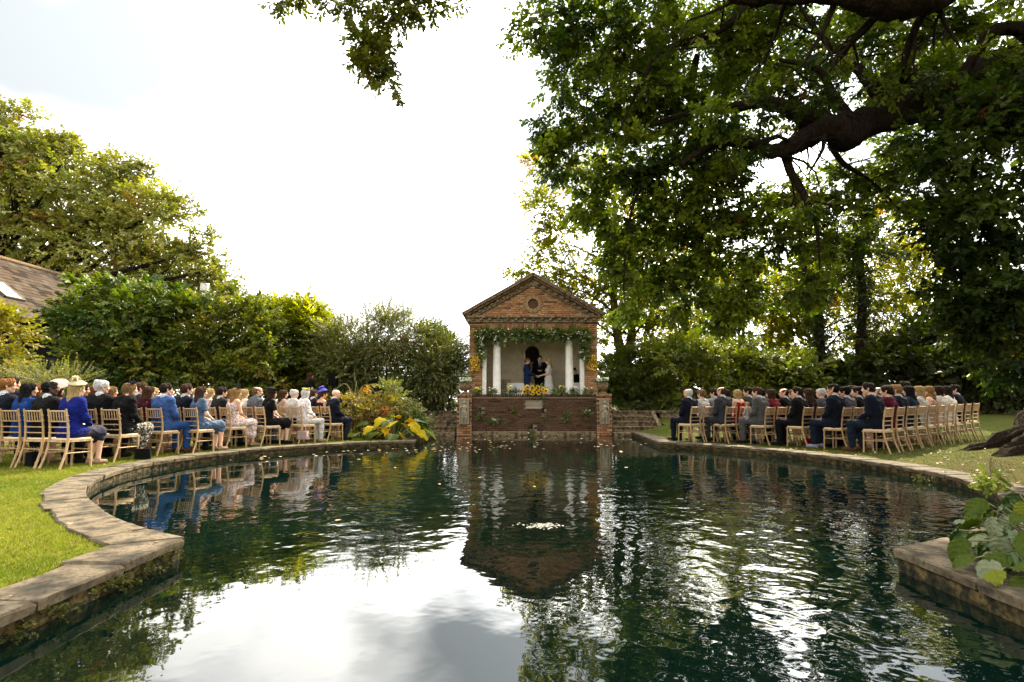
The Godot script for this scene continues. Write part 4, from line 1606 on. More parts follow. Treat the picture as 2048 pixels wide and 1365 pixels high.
func oak():
	var r := RandomNumberGenerator.new()
	r.seed = 202
	var k := thing("oak_tree", "huge dark oak reaching over the pool from the right edge", "tree", "", V(11.4, 0.3, 10.6))
	var o := -k.position
	var t := MB.new()
	limb(t, [Vector3(0, -0.3, 0), Vector3(0, 0.5, 0), Vector3(-0.05, 2.5, 0.1), Vector3(-0.3, 4.6, 0.3), Vector3(-0.5, 6.2, 0.5), Vector3(-0.4, 8.5, 0.6)], [1.35, 1.1, 0.9, 0.85, 0.75, 0.5], 40, 0.03, 1, 8)
	for a in [[3.0, 2.3, 0.36], [2.5, 1.9, 0.3], [3.35, 2.2, 0.3], [3.7, 1.5, 0.34], [1.2, 1.5, 0.3], [4.6, 1.4, 0.3]]:
		var d := Vector3(cos(a[0]), 0, sin(a[0]))
		limb(t, [d * 0.6 + Vector3(0, 0.75, 0), d * 1.2 + Vector3(0, 0.34, 0), d * a[1] + Vector3(0, -0.12, 0), d * (a[1] + 0.8) + Vector3(0, -0.4, 0)], [0.5, a[2], a[2] * 0.6, 0.1], 22, 0.12, int(a[0] * 100), 8)
	roughen(t, 0.09, 3.0)
	part("trunk", t, M.bark, k)
	var rel := func(a: Array) -> Array:
		return a.map(func(p): return p + o)
	var limbs := [
		[rel.call([V(11.0, 5.4, 10.3)] + [Vector3(9.044, 6.775, -9.5), Vector3(7.705, 6.385, -9.5), Vector3(6.627, 6.052, -9.5), Vector3(5.731, 5.74, -9.5)]), [0.55, 0.38, 0.33, 0.28, 0.22], "great limb reaching left over the pool"],
		[rel.call([Vector3(5.849, 5.781, -9.4), Vector3(5.325, 5.691, -9.4), Vector3(4.88, 5.438, -9.4), Vector3(4.486, 5.321, -9.4), Vector3(4.063, 5.483, -9.4), Vector3(3.5, 5.438, -9.4), Vector3(2.886, 5.08, -9.4)]), [0.22, 0.19, 0.16, 0.12, 0.09, 0.06, 0.03], ""],
		[rel.call([Vector3(5.56, 5.804, -9.5), Vector3(4.964, 6.107, -9.5), Vector3(4.445, 6.264, -9.5), Vector3(3.914, 6.172, -9.5), Vector3(3.21, 6.107, -9.5), Vector3(2.414, 5.85, -9.5)]), [0.2, 0.14, 0.11, 0.08, 0.05, 0.02], ""],
		[rel.call([Vector3(4.753, 5.394, -9.5), Vector3(4.821, 5.032, -9.5), Vector3(5.016, 4.629, -9.5), Vector3(5.146, 4.317, -9.5), Vector3(5.241, 3.876, -9.5), Vector3(5.241, 3.265, -9.5)]), [0.09, 0.075, 0.06, 0.05, 0.03, 0.012], ""],
		[rel.call([V(11.2, 8.0, 10.2), V(9.5, 8.6, 8.6)] + [Vector3(6.524, 7.176, -7), Vector3(5.676, 6.599, -7), Vector3(5.066, 6.414, -7), Vector3(4.343, 6.485, -7), Vector3(3.678, 6.428, -7), Vector3(3.08, 6.357, -7), Vector3(2.493, 6.599, -7)]), [0.6, 0.5, 0.36, 0.34, 0.31, 0.2, 0.14, 0.09, 0.04], "thick limb crossing the top of the picture"],
		[rel.call([Vector3(6.836, 6.21, -9.8), Vector3(6.511, 6.764, -9.8), Vector3(6.177, 7.247, -9.8), Vector3(5.657, 7.734, -9.8), Vector3(5.321, 8.325, -9.8)]), [0.14, 0.1, 0.08, 0.05, 0.03], ""],
		[rel.call([Vector3(6.105, 6.097, -9.8), Vector3(5.778, 6.668, -9.8), Vector3(5.618, 7.053, -9.8), Vector3(4.898, 7.247, -9.8)]), [0.12, 0.08, 0.06, 0.03], ""],
		[rel.call([Vector3(4.577, 8.622, -10.2), Vector3(3.98, 8.109, -10.2), Vector3(2.916, 7.702, -10.2), Vector3(2.522, 7.198, -10.2), Vector3(2.027, 6.106, -10.2)]), [0.09, 0.07, 0.06, 0.04, 0.02], ""],
		[rel.call([Vector3(3.584, 6.766, -10.6), Vector3(3.498, 7.128, -10.6), Vector3(3.671, 7.858, -10.6)]), [0.1, 0.09, 0.06], ""],
		[rel.call([Vector3(6.066, 5.906, -10.4), Vector3(6.328, 5.509, -10.4), Vector3(6.784, 5.214, -10.4), Vector3(7.31, 4.628, -10.4)]), [0.06, 0.05, 0.03, 0.015], ""],
		[rel.call([Vector3(3.586, 5.906, -10.4), Vector3(2.81, 5.411, -10.4), Vector3(2.322, 4.822, -10.4), Vector3(2.109, 3.666, -10.4), Vector3(2.074, 2.91, -10.4)]), [0.05, 0.04, 0.03, 0.02, 0.01], ""],
		[rel.call([V(11.2, 6.8, 10.3)] + [Vector3(8.577, 7.277, -9), Vector3(7.779, 6.829, -9), Vector3(7.059, 5.165, -9), Vector3(7.141, 4.145, -9)]), [0.2, 0.12, 0.08, 0.05, 0.02], ""],
	]
	for l in limbs:
		var m := MB.new()
		limb(m, l[0], l[1], 30 if l[1][0] > 0.15 else 12, 0.06, r.randi(), 10 if l[1][0] > 0.15 else 4)
		if l[1][0] > 0.5 and l[2].begins_with("great"):
			var e: Vector3 = l[0][-1]
			limb(m, [e + Vector3(0.35, 0.1, 0), e + Vector3(0.05, -0.06, 0.06), e + Vector3(-0.15, 0.03, 0)], [0.22, 0.31, 0.17], 26, 0.1, 5, 8)
		if l[1][0] > 0.15:
			roughen(m, 0.045, 4.0)
		for q in range(1, l[0].size() - 1):
			twigs(m, l[0][q], Vector3(r.randfn(), r.randf_range(-0.9, 0.5), r.randfn()), 1.1, l[1][q] * 0.22 + 0.006, 2, r, 0.12)
		var pt := part("limb", m, M.bark, k)
		if l[2] != "":
			pt.set_meta("label", l[2])
	var c = crown(k, "crown", "oak", M.leaf_dark, [[0.669, 8.633, 10.8, 0.664, 0.569, 0.615], [1.014, 7.56, 10.8, 0.569, 0.569, 0.569], [1.68, 8.417, 10.8, 0.854, 0.759, 0.805], [2.695, 8.525, 10.8, 0.949, 0.759, 0.849], [0.856, 6.56, 10.8, 0.38, 0.427, 0.403], [1.807, 6.927, 10.8, 0.759, 0.759, 0.759], [2.763, 7.242, 10.8, 0.854, 0.759, 0.805], [3.79, 7.987, 10.8, 0.854, 0.759, 0.805], [3.739, 6.508, 10.8, 0.854, 0.759, 0.805], [2.23, 5.681, 10.8, 0.759, 0.569, 0.658], [3.204, 5.272, 10.8, 0.854, 0.664, 0.753], [3.874, 4.766, 10.8, 0.664, 0.759, 0.71], [2.013, 4.665, 10.8, 0.475, 0.475, 0.475], [2.112, 3.767, 10.8, 0.323, 0.475, 0.391], [2.173, 2.981, 10.8, 0.228, 0.361, 0.287], [3.456, 3.965, 10.8, 0.712, 0.569, 0.637], [3.875, 3.471, 10.8, 0.617, 0.569, 0.593], [4.337, 2.981, 10.8, 0.427, 0.38, 0.403], [2.985, 4.464, 10.8, 0.569, 0.475, 0.52], [1.244, 5.784, 10.8, 0.522, 0.522, 0.522], [1.576, 4.867, 10.8, 0.342, 0.475, 0.403], [2.669, 3.569, 10.8, 0.569, 0.475, 0.52], [3.231, 2.981, 10.8, 0.475, 0.38, 0.424], [3.894, 2.69, 10.8, 0.475, 0.285, 0.368], [4.779, 7.56, 10.8, 0.664, 0.569, 0.615], [5.424, 8.417, 10.8, 0.854, 0.522, 0.668], [4.675, 8.633, 10.8, 0.759, 0.475, 0.6], [6.011, 7.137, 10.8, 0.569, 0.38, 0.465], [6.828, 8.201, 10.8, 0.759, 0.522, 0.63], [7.865, 8.579, 10.8, 0.854, 0.522, 0.668], [8.883, 8.633, 10.8, 0.759, 0.427, 0.569], [5.16, 5.069, 10.8, 0.427, 0.38, 0.403], [5.624, 4.565, 10.8, 0.427, 0.522, 0.472], [5.464, 3.373, 10.8, 0.475, 0.427, 0.45], [6.066, 3.767, 10.8, 0.38, 0.475, 0.424], [6.546, 5.272, 10.8, 0.664, 0.38, 0.502], [7.269, 5.784, 10.8, 0.854, 0.475, 0.637], [8.083, 6.093, 10.8, 0.664, 0.475, 0.561], [6.594, 4.464, 10.8, 0.522, 0.332, 0.416], [4.105, 5.681, 10.8, 0.569, 0.475, 0.52], [7.41, 4.968, 10.8, 0.38, 0.285, 0.329], [7.977, 7.348, 10.8, 0.569, 0.285, 0.403], [7.39, 7.56, 10.8, 0.569, 0.285, 0.403], [4.461, 4.766, 10.8, 0.475, 0.475, 0.475], [8.603, 7.667, 10.8, 0.569, 0.209, 0.345], [7.268, 7.242, 10.8, 0.427, 0.209, 0.299], [5.935, 6.665, 10.8, 0.38, 0.19, 0.268], [4.728, 6.383, 10.8, 0.522, 0.171, 0.299], [3.635, 6.383, 10.8, 0.569, 0.237, 0.368], [4.524, 3.965, 10.8, 0.38, 0.569, 0.465], [4.922, 4.164, 10.8, 0.285, 0.38, 0.329]], 9300, Color(0.028, 0.048, 0.006), Color(0.22, 0.255, 0.024), 3, {"per": 15, "clump": 0.36, "shell": 0.3, "droop": 0.4, "cmin": 0.2, "cmax": 0.48, "rare": 0.03, "third": Color(0.16, 0.09, 0.02)})
	c.position = o
	c = crown(k, "crown", "oak", M.leaf_dark, [[7.851, 6.677, 8.9, 0.469, 0.196, 0.303], [6.917, 6.413, 8.9, 0.313, 0.172, 0.232], [6.158, 6.195, 8.9, 0.313, 0.156, 0.221], [4.908, 5.978, 8.9, 0.352, 0.172, 0.246], [4.16, 5.848, 8.9, 0.391, 0.172, 0.259], [3.724, 5.247, 8.9, 0.352, 0.172, 0.246], [3.248, 5.632, 8.9, 0.391, 0.196, 0.277], [4.652, 4.277, 8.9, 0.196, 0.313, 0.247], [5.977, 7.208, 8.9, 0.469, 0.274, 0.358], [5.288, 6.853, 8.9, 0.313, 0.313, 0.313], [6.759, 5.418, 8.9, 0.391, 0.172, 0.259]], 480, Color(0.022, 0.04, 0.005), Color(0.16, 0.19, 0.02), 14, {"per": 12, "clump": 0.4, "shell": 0.15, "droop": 0.3, "cmin": 0.12, "cmax": 0.3, "smin": 0.6, "smax": 1.0})
	c.position = o
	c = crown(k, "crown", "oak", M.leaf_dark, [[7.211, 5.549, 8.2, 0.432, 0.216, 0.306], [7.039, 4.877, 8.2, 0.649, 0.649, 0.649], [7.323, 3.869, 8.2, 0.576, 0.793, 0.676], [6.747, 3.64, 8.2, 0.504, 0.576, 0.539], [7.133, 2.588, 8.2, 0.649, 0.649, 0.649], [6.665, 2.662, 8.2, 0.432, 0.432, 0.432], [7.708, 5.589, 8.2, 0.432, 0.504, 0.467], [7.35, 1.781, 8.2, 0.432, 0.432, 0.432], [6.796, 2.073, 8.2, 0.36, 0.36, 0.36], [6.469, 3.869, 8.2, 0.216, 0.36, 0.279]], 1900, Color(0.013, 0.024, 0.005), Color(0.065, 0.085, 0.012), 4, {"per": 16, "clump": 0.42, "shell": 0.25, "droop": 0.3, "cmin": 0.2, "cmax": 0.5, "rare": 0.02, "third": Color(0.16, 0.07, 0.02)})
	c.position = o
	# crown overhead and behind, out of the frame, that shades the right bank
	c = crown(k, "crown", "far", M.leaf_dark, [[9, 12.5, 10, 4.5, 2.2, 4.5], [13, 12.0, 12, 4, 2.5, 4], [12, 9.5, 6, 3.5, 2.0, 3.0], [14.5, 8.0, 10, 3, 2.5, 3.5], [6.0, 11.0, 9.5, 3, 1.6, 2.6]], 1500, Color(0.04, 0.055, 0.01), Color(0.11, 0.12, 0.018), 5, {"per": 14, "clump": 0.35, "shell": 0.2})
	c.position = o
	# the sprigs hanging into the sky at the top centre
	var hm := MB.new()
	limb(hm, rel.call([V(4.6, 8.4, 8.0), V(1.6, 7.4, 6.8)] + [Vector3(-1.19, 5.928, -6), Vector3(-1.266, 5.439, -6), Vector3(-1.386, 5.258, -6), Vector3(-1.392, 5.048, -6), Vector3(-1.329, 4.721, -6)]), [0.06, 0.045, 0.028, 0.016, 0.011, 0.007, 0.004], 6, 0.05)
	limb(hm, rel.call([Vector3(-1.293, 5.379, -6), Vector3(-1.476, 5.246, -6), Vector3(-1.598, 5.198, -6), Vector3(-1.62, 4.959, -6), Vector3(-1.556, 4.662, -6), Vector3(-1.401, 4.457, -6)]), [0.009, 0.008, 0.006, 0.005, 0.004, 0.003], 5, 0.05)
	limb(hm, rel.call([Vector3(-1.19, 5.928, -6), Vector3(-1.84, 5.744, -6), Vector3(-2.346, 5.61, -6), Vector3(-2.418, 5.427, -6)]), [0.02, 0.014, 0.008, 0.004], 5, 0.05)
	part("limb", hm, M.bark, k)
	c = crown(k, "crown", "oak", M.leaf_dark, [[-2.541, 5.543, 6, 0.148, 0.047, 0.084], [-2.425, 5.476, 6, 0.063, 0.042, 0.052], [-1.833, 5.512, 6, 0.237, 0.084, 0.141], [-1.494, 5.524, 6, 0.316, 0.105, 0.183], [-1.097, 5.5, 6, 0.29, 0.095, 0.166], [-0.815, 5.537, 6, 0.158, 0.063, 0.1], [-1.406, 5.379, 6, 0.185, 0.095, 0.132], [-1.625, 5.15, 6, 0.105, 0.127, 0.116], [-1.694, 4.989, 6, 0.095, 0.137, 0.114], [-1.617, 4.84, 6, 0.116, 0.137, 0.126], [-1.449, 4.84, 6, 0.095, 0.105, 0.1], [-1.473, 4.662, 6, 0.095, 0.116, 0.105], [-1.386, 4.533, 6, 0.084, 0.074, 0.079], [-1.565, 4.989, 6, 0.095, 0.105, 0.1], [-1.234, 5.288, 6, 0.074, 0.074, 0.074]], 430, Color(0.06, 0.07, 0.012), Color(0.14, 0.13, 0.02), 6, {"per": 4, "clump": 0.5, "shell": 0.1, "droop": 0.3, "cmin": 0.06, "cmax": 0.14, "smin": 0.45, "smax": 0.75})
	c.position = o


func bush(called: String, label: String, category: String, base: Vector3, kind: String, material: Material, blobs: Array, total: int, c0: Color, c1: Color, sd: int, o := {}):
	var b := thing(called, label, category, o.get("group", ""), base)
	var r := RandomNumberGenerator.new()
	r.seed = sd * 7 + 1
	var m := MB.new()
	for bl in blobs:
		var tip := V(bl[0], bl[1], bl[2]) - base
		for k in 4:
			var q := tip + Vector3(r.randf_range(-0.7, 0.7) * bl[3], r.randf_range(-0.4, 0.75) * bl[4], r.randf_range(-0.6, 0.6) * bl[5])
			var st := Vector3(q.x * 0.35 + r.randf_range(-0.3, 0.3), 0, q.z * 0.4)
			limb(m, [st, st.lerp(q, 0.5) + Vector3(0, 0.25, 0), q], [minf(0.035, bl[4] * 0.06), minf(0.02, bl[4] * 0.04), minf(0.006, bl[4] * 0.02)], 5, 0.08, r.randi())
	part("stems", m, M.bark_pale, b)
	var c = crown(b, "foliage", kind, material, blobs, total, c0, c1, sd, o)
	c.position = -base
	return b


func shrubs():
	# left bank
	bush("viburnum_shrub", "large dark green broad-leaved shrub in front of the barn", "shrub", V(-14.0, 0, 20), "broad", M.leaf, [[-14.961, 3.737, 20, 1.23, 1.23, 1.23], [-13.733, 3.916, 20, 1.582, 1.318, 1.444], [-14.492, 2.229, 20, 1.757, 1.054, 1.361], [-15.58, 4.816, 20, 0.527, 0.492, 0.509], [-13.441, 4.816, 20, 1.054, 0.562, 0.77], [-12.337, 4.275, 20, 1.054, 0.879, 0.963], [-12.751, 2.494, 20, 1.406, 1.054, 1.218]], 3000, Color(0.05, 0.09, 0.02), Color(0.15, 0.19, 0.03), 11, {"per": 20, "clump": 0.3, "shell": 0.45, "rare": 0.08, "third": Color(0.2, 0.19, 0.035)})
	bush("leafy_shrub", "tall tangled green shrub behind the middle of the left rows", "shrub", V(-10.4, 0, 20.6), "oval", M.leaf, [[-11.211, 3.818, 20.6, 1.358, 1.177, 1.264], [-9.928, 3.726, 20.6, 1.086, 0.996, 1.04], [-11.298, 2.174, 20.6, 1.448, 0.996, 1.201], [-9.85, 2.174, 20.6, 1.086, 0.905, 0.991], [-10.713, 4.743, 20.6, 0.905, 0.398, 0.6], [-9.185, 3.45, 20.6, 0.815, 0.996, 0.901], [-8.944, 2.174, 20.6, 0.815, 0.905, 0.859], [-9.599, 4.465, 20.6, 0.398, 0.326, 0.36]], 3000, Color(0.07, 0.1, 0.018), Color(0.22, 0.24, 0.035), 12, {"per": 18, "clump": 0.3, "shell": 0.45, "smin": 1.0, "smax": 1.5, "rare": 0.08, "third": Color(0.26, 0.22, 0.04)})
	bush("golden_shrub", "yellow-leaved shrub at the left edge below the barn roof", "shrub", V(-13.2, 0, 14.5), "oval", M.leaf, [[-13.239, 2.479, 14.5, 0.51, 0.828, 0.65], [-12.935, 3.06, 14.5, 0.229, 0.178, 0.202], [-12.923, 1.838, 14.5, 0.459, 0.459, 0.459]], 700, Color(0.2, 0.19, 0.025), Color(0.36, 0.3, 0.035), 13, {"per": 16, "clump": 0.35, "shell": 0.4, "smin": 0.8, "smax": 1.2, "rare": 0.04, "third": Color(0.34, 0.24, 0.03)})
	bush("low_shrub", "low pale-leaved shrub behind the back left row", "shrub", V(-10.2, 0, 12.6), "fine", M.leaf, [[-10.978, 1.402, 12.6, 0.498, 0.277, 0.371], [-10.265, 1.458, 12.6, 0.554, 0.244, 0.367], [-9.765, 1.424, 12.6, 0.388, 0.199, 0.278]], 520, Color(0.1, 0.12, 0.04), Color(0.27, 0.26, 0.11), 14, {"per": 14, "clump": 0.4, "shell": 0.35, "smin": 0.5, "smax": 0.8})
	bush("bamboo", "bright yellow-green bamboo clump between the shrubs on the left", "bamboo", V(-7.8, 0.5, 22.4), "blade", M.leaf_glow, [[-9.221, 4.261, 22.4, 0.591, 0.787, 0.682], [-8.418, 4.061, 22.4, 0.709, 0.984, 0.835], [-7.595, 3.263, 22.4, 0.689, 0.886, 0.781], [-7.992, 4.362, 22.4, 0.354, 0.591, 0.457], [-8.209, 4.824, 22.4, 0.197, 0.315, 0.249], [-9.245, 4.824, 22.4, 0.276, 0.354, 0.312], [-8.159, 2.471, 22.4, 0.984, 0.787, 0.88], [-7.19, 2.965, 22.4, 0.551, 0.63, 0.589]], 2400, Color(0.13, 0.18, 0.018), Color(0.31, 0.35, 0.04), 15, {"per": 16, "clump": 0.36, "shell": 0.3, "smin": 1.0, "smax": 1.6})
	bush("cotoneaster", "rounded grey-green shrub of arching twigs left of the temple", "shrub", V(-4.9, 0.4, 21.6), "fine", M.leaf, [[-6.18, 3.183, 21.6, 1.139, 0.854, 0.986], [-5.236, 3.567, 21.6, 1.234, 0.854, 1.027], [-4.276, 3.375, 21.6, 1.044, 0.797, 0.912], [-5.772, 2.229, 21.6, 1.329, 0.949, 1.123], [-4.443, 2.229, 21.6, 1.329, 0.854, 1.065], [-6.721, 2.229, 21.6, 0.759, 0.854, 0.805], [-3.316, 2.992, 21.6, 0.854, 0.759, 0.805]], 3800, Color(0.08, 0.1, 0.026), Color(0.22, 0.225, 0.07), 16, {"per": 16, "clump": 0.34, "shell": 0.55, "droop": 0.1, "smin": 0.9, "smax": 1.5, "rare": 0.07, "third": Color(0.2, 0.13, 0.05)})
	bush("cotoneaster", "smaller twiggy grey-green shrub beside the left pier of the temple", "shrub", V(-2.9, 0.4, 21.6), "fine", M.leaf, [[-2.711, 2.407, 21.4, 0.79, 0.846, 0.818], [-3.27, 2.03, 21.4, 1.034, 0.752, 0.882], [-2.235, 1.937, 21.4, 0.564, 0.752, 0.651], [-2.149, 2.69, 21.4, 0.376, 0.47, 0.42]], 1900, Color(0.08, 0.1, 0.026), Color(0.22, 0.225, 0.07), 17, {"per": 14, "clump": 0.36, "shell": 0.5, "droop": 0.1, "smin": 0.8, "smax": 1.4})
	bush("evergreen_shrub", "small dark evergreen poking above the grey-green shrubs", "shrub", V(-3.0, 0.4, 22.6), "oval", M.leaf_dark, [[-3.118, 3.644, 22.6, 0.596, 0.477, 0.533], [-3.245, 4.088, 22.6, 0.278, 0.238, 0.257], [-2.774, 3.283, 22.6, 0.596, 0.437, 0.51]], 420, Color(0.035, 0.05, 0.015), Color(0.09, 0.1, 0.025), 18, {"per": 12})
	bush("dark_shrub", "dark ivy-like shrub beneath the grey-green bushes", "shrub", V(-4.0, 0.4, 21.2), "ivy", M.leaf_dark, [[-4.174, 1.281, 21.3, 1.31, 0.524, 0.829], [-2.867, 1.096, 21.3, 0.842, 0.412, 0.589], [-5.292, 1.281, 21.3, 0.749, 0.655, 0.7]], 900, Color(0.03, 0.045, 0.014), Color(0.09, 0.11, 0.03), 19, {"per": 16, "floor": 0.35})
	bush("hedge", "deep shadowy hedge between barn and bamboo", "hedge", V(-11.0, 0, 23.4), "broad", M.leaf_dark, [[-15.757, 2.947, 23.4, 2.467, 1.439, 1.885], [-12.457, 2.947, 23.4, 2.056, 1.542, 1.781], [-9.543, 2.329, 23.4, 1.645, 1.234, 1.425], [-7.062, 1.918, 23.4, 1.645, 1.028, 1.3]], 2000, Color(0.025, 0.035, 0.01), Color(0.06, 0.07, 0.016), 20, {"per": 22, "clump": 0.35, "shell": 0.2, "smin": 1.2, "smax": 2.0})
	# right bank
	bush("laurel_hedge", "dark green hedge on the terrace right of the temple", "hedge", V(6.0, 0.5, 22.8), "blade", M.leaf_dark, [[4.502, 2.114, 23.2, 0.917, 0.775, 0.843], [5.424, 2.318, 23.2, 1.121, 0.856, 0.98], [4.384, 1.302, 23.2, 0.815, 0.612, 0.706], [5.602, 1.302, 23.2, 1.223, 0.652, 0.893]], 1700, Color(0.045, 0.065, 0.015), Color(0.12, 0.14, 0.028), 21, {"per": 20, "shell": 0.5, "smin": 0.8, "smax": 1.3, "floor": 0.5})
	bush("spreading_shrub", "wide layered shrub with sunlit yellow-green tops behind the right guests", "shrub", V(8.6, 0.5, 22.6), "oval", M.leaf, [[6.488, 2.683, 22.6, 1.291, 0.794, 1.013], [7.7, 3.182, 22.6, 1.39, 0.516, 0.847], [8.267, 2.384, 22.6, 1.39, 0.755, 1.024], [7.046, 1.493, 22.6, 1.489, 0.834, 1.115], [9.278, 2.782, 22.6, 0.894, 0.636, 0.754], [9.033, 1.69, 22.6, 1.192, 0.834, 0.997], [10.047, 2.185, 22.6, 0.993, 0.894, 0.942]], 3000, Color(0.075, 0.1, 0.018), Color(0.27, 0.29, 0.035), 22, {"per": 18, "clump": 0.32, "shell": 0.5, "smin": 0.9, "smax": 1.4, "floor": 0.5})
	bush("broadleaf_shrub", "glossy mid-green shrub behind the centre of the right rows", "shrub", V(11.6, 0.5, 22.4), "broad", M.leaf_dark, [[11.133, 2.077, 22.4, 1.181, 0.984, 1.078], [12.083, 1.489, 22.4, 1.083, 0.787, 0.923], [10.504, 1.293, 22.4, 0.984, 0.63, 0.787]], 1200, Color(0.06, 0.085, 0.018), Color(0.2, 0.21, 0.032), 23, {"per": 16, "floor": 0.5, "clump": 0.33})
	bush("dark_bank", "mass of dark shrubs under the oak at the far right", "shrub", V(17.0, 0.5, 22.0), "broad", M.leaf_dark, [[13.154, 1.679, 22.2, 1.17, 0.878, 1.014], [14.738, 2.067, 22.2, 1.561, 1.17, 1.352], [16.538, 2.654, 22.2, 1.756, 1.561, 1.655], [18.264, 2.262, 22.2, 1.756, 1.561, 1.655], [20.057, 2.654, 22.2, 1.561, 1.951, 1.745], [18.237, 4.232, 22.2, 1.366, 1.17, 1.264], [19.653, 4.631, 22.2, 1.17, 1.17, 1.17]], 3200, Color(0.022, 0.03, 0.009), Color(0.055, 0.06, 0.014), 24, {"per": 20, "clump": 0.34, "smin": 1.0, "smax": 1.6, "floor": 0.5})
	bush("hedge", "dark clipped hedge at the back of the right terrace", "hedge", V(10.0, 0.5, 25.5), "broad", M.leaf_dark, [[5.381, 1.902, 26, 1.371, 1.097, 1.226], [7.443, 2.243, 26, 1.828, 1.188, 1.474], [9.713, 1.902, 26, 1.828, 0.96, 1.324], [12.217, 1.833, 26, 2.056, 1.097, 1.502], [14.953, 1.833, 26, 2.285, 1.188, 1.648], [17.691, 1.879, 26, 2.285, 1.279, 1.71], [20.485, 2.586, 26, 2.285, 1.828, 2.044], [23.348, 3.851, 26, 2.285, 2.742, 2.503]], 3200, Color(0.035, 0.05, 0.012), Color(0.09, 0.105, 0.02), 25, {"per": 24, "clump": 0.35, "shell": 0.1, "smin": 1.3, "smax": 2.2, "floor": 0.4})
	bush("ivy_bank", "ivy ground cover along the terrace right of the steps", "ground cover", V(6.0, 0.6, 22.0), "ivy", M.leaf_dark, [[4.34, 0.811, 22, 0.87, 0.174, 0.389], [5.684, 0.811, 22, 0.967, 0.174, 0.41], [7.219, 0.754, 22, 0.967, 0.193, 0.432], [8.754, 0.754, 22, 0.967, 0.193, 0.432], [17.986, 0.944, 22, 1.353, 0.193, 0.511], [19.911, 0.983, 22, 1.16, 0.193, 0.474]], 900, Color(0.05, 0.07, 0.02), Color(0.13, 0.15, 0.045), 26, {"per": 14, "cmin": 0.2, "cmax": 0.35, "floor": 0.6})


func big_leaf(m: MB, size: float, seed_at: int, lobes := 0, crinkle := 0.13):
	# a broad veined leaf lying from the stalk end along -z, cupped and crinkled
	var r := RandomNumberGenerator.new()
	r.seed = seed_at
	var nu := 13
	var nv := 16
	var base := m.v.size()
	var ph := r.randf() * 6.0
	var bend := r.randf_range(0.25, 0.85)
	for j in nv + 1:
		var t := float(j) / nv
		var half := 0.43 * pow(sin(PI * clampf(t * 0.88 + 0.09, 0, 1)), 0.62)
		for i in nu:
			var u := (i - (nu - 1) / 2.0) / ((nu - 1) / 2.0)
			var e := half * (1.0 + 0.05 * sin(t * 26.0 + ph) * absf(u))
			if lobes:
				e *= 0.72 + 0.4 * absf(sin(t * 7.0 + 0.4))
			var vein := absf(sin((t * 4.2 - absf(u) * 1.2 + 0.15 * sin(u * 5.0 + ph)) * PI))
			var y := 0.12 * absf(u) - 0.1 * u * u + crinkle * vein * (1.0 - 0.3 * absf(u)) - bend * t * t + 0.03 * sin(u * 4.0 + ph + t * 5.0)
			var k := 1.45 - 0.62 * pow(vein, 0.35)
			m.col = Color(k, k, k * 0.95) if i != (nu - 1) / 2 else Color(1.3, 1.2, 1.0)
			m.vert(Vector3(u * e, y, -t) * size, Vector3.UP)
	for j in nv:
		for i in nu - 1:
			var a := base + j * nu + i
			m.face(a, a + 1, a + nu + 1)
			m.face(a, a + nu + 1, a + nu)
	for t in range(m.ix.size() - nv * (nu - 1) * 6, m.ix.size(), 3):
		var fn := (m.v[m.ix[t + 2]] - m.v[m.ix[t]]).cross(m.v[m.ix[t + 1]] - m.v[m.ix[t]]).normalized()
		for q in 3:
			m.n[m.ix[t + q]] = (m.n[m.ix[t + q]] + fn).normalized()


func leafy(t: Node3D, leaves: Array, mats: Array, stalk: Material):
	# leaves: [tip position relative to plant, yaw, pitch, roll, size, variant, tone]
	var shapes: Array = cache.big_leaves
	var st := MB.new()
	for l in leaves:
		var b := Basis(Vector3.UP, l[1]) * Basis(Vector3.RIGHT, l[2]) * Basis(Vector3.BACK, l[3])
		part("leaf", shapes[l[5]], mats[l[6]], t, Transform3D(b.scaled(Vector3.ONE * l[4]), l[0]))
		var root := Vector3(l[0].x * 0.25, 0, l[0].z * 0.25)
		limb(st, [root, root.lerp(l[0], 0.6) + Vector3(0, 0.04, 0), l[0]], [0.009, 0.007, 0.005], 5, 0.03)
	part("stalks", st, stalk, t)


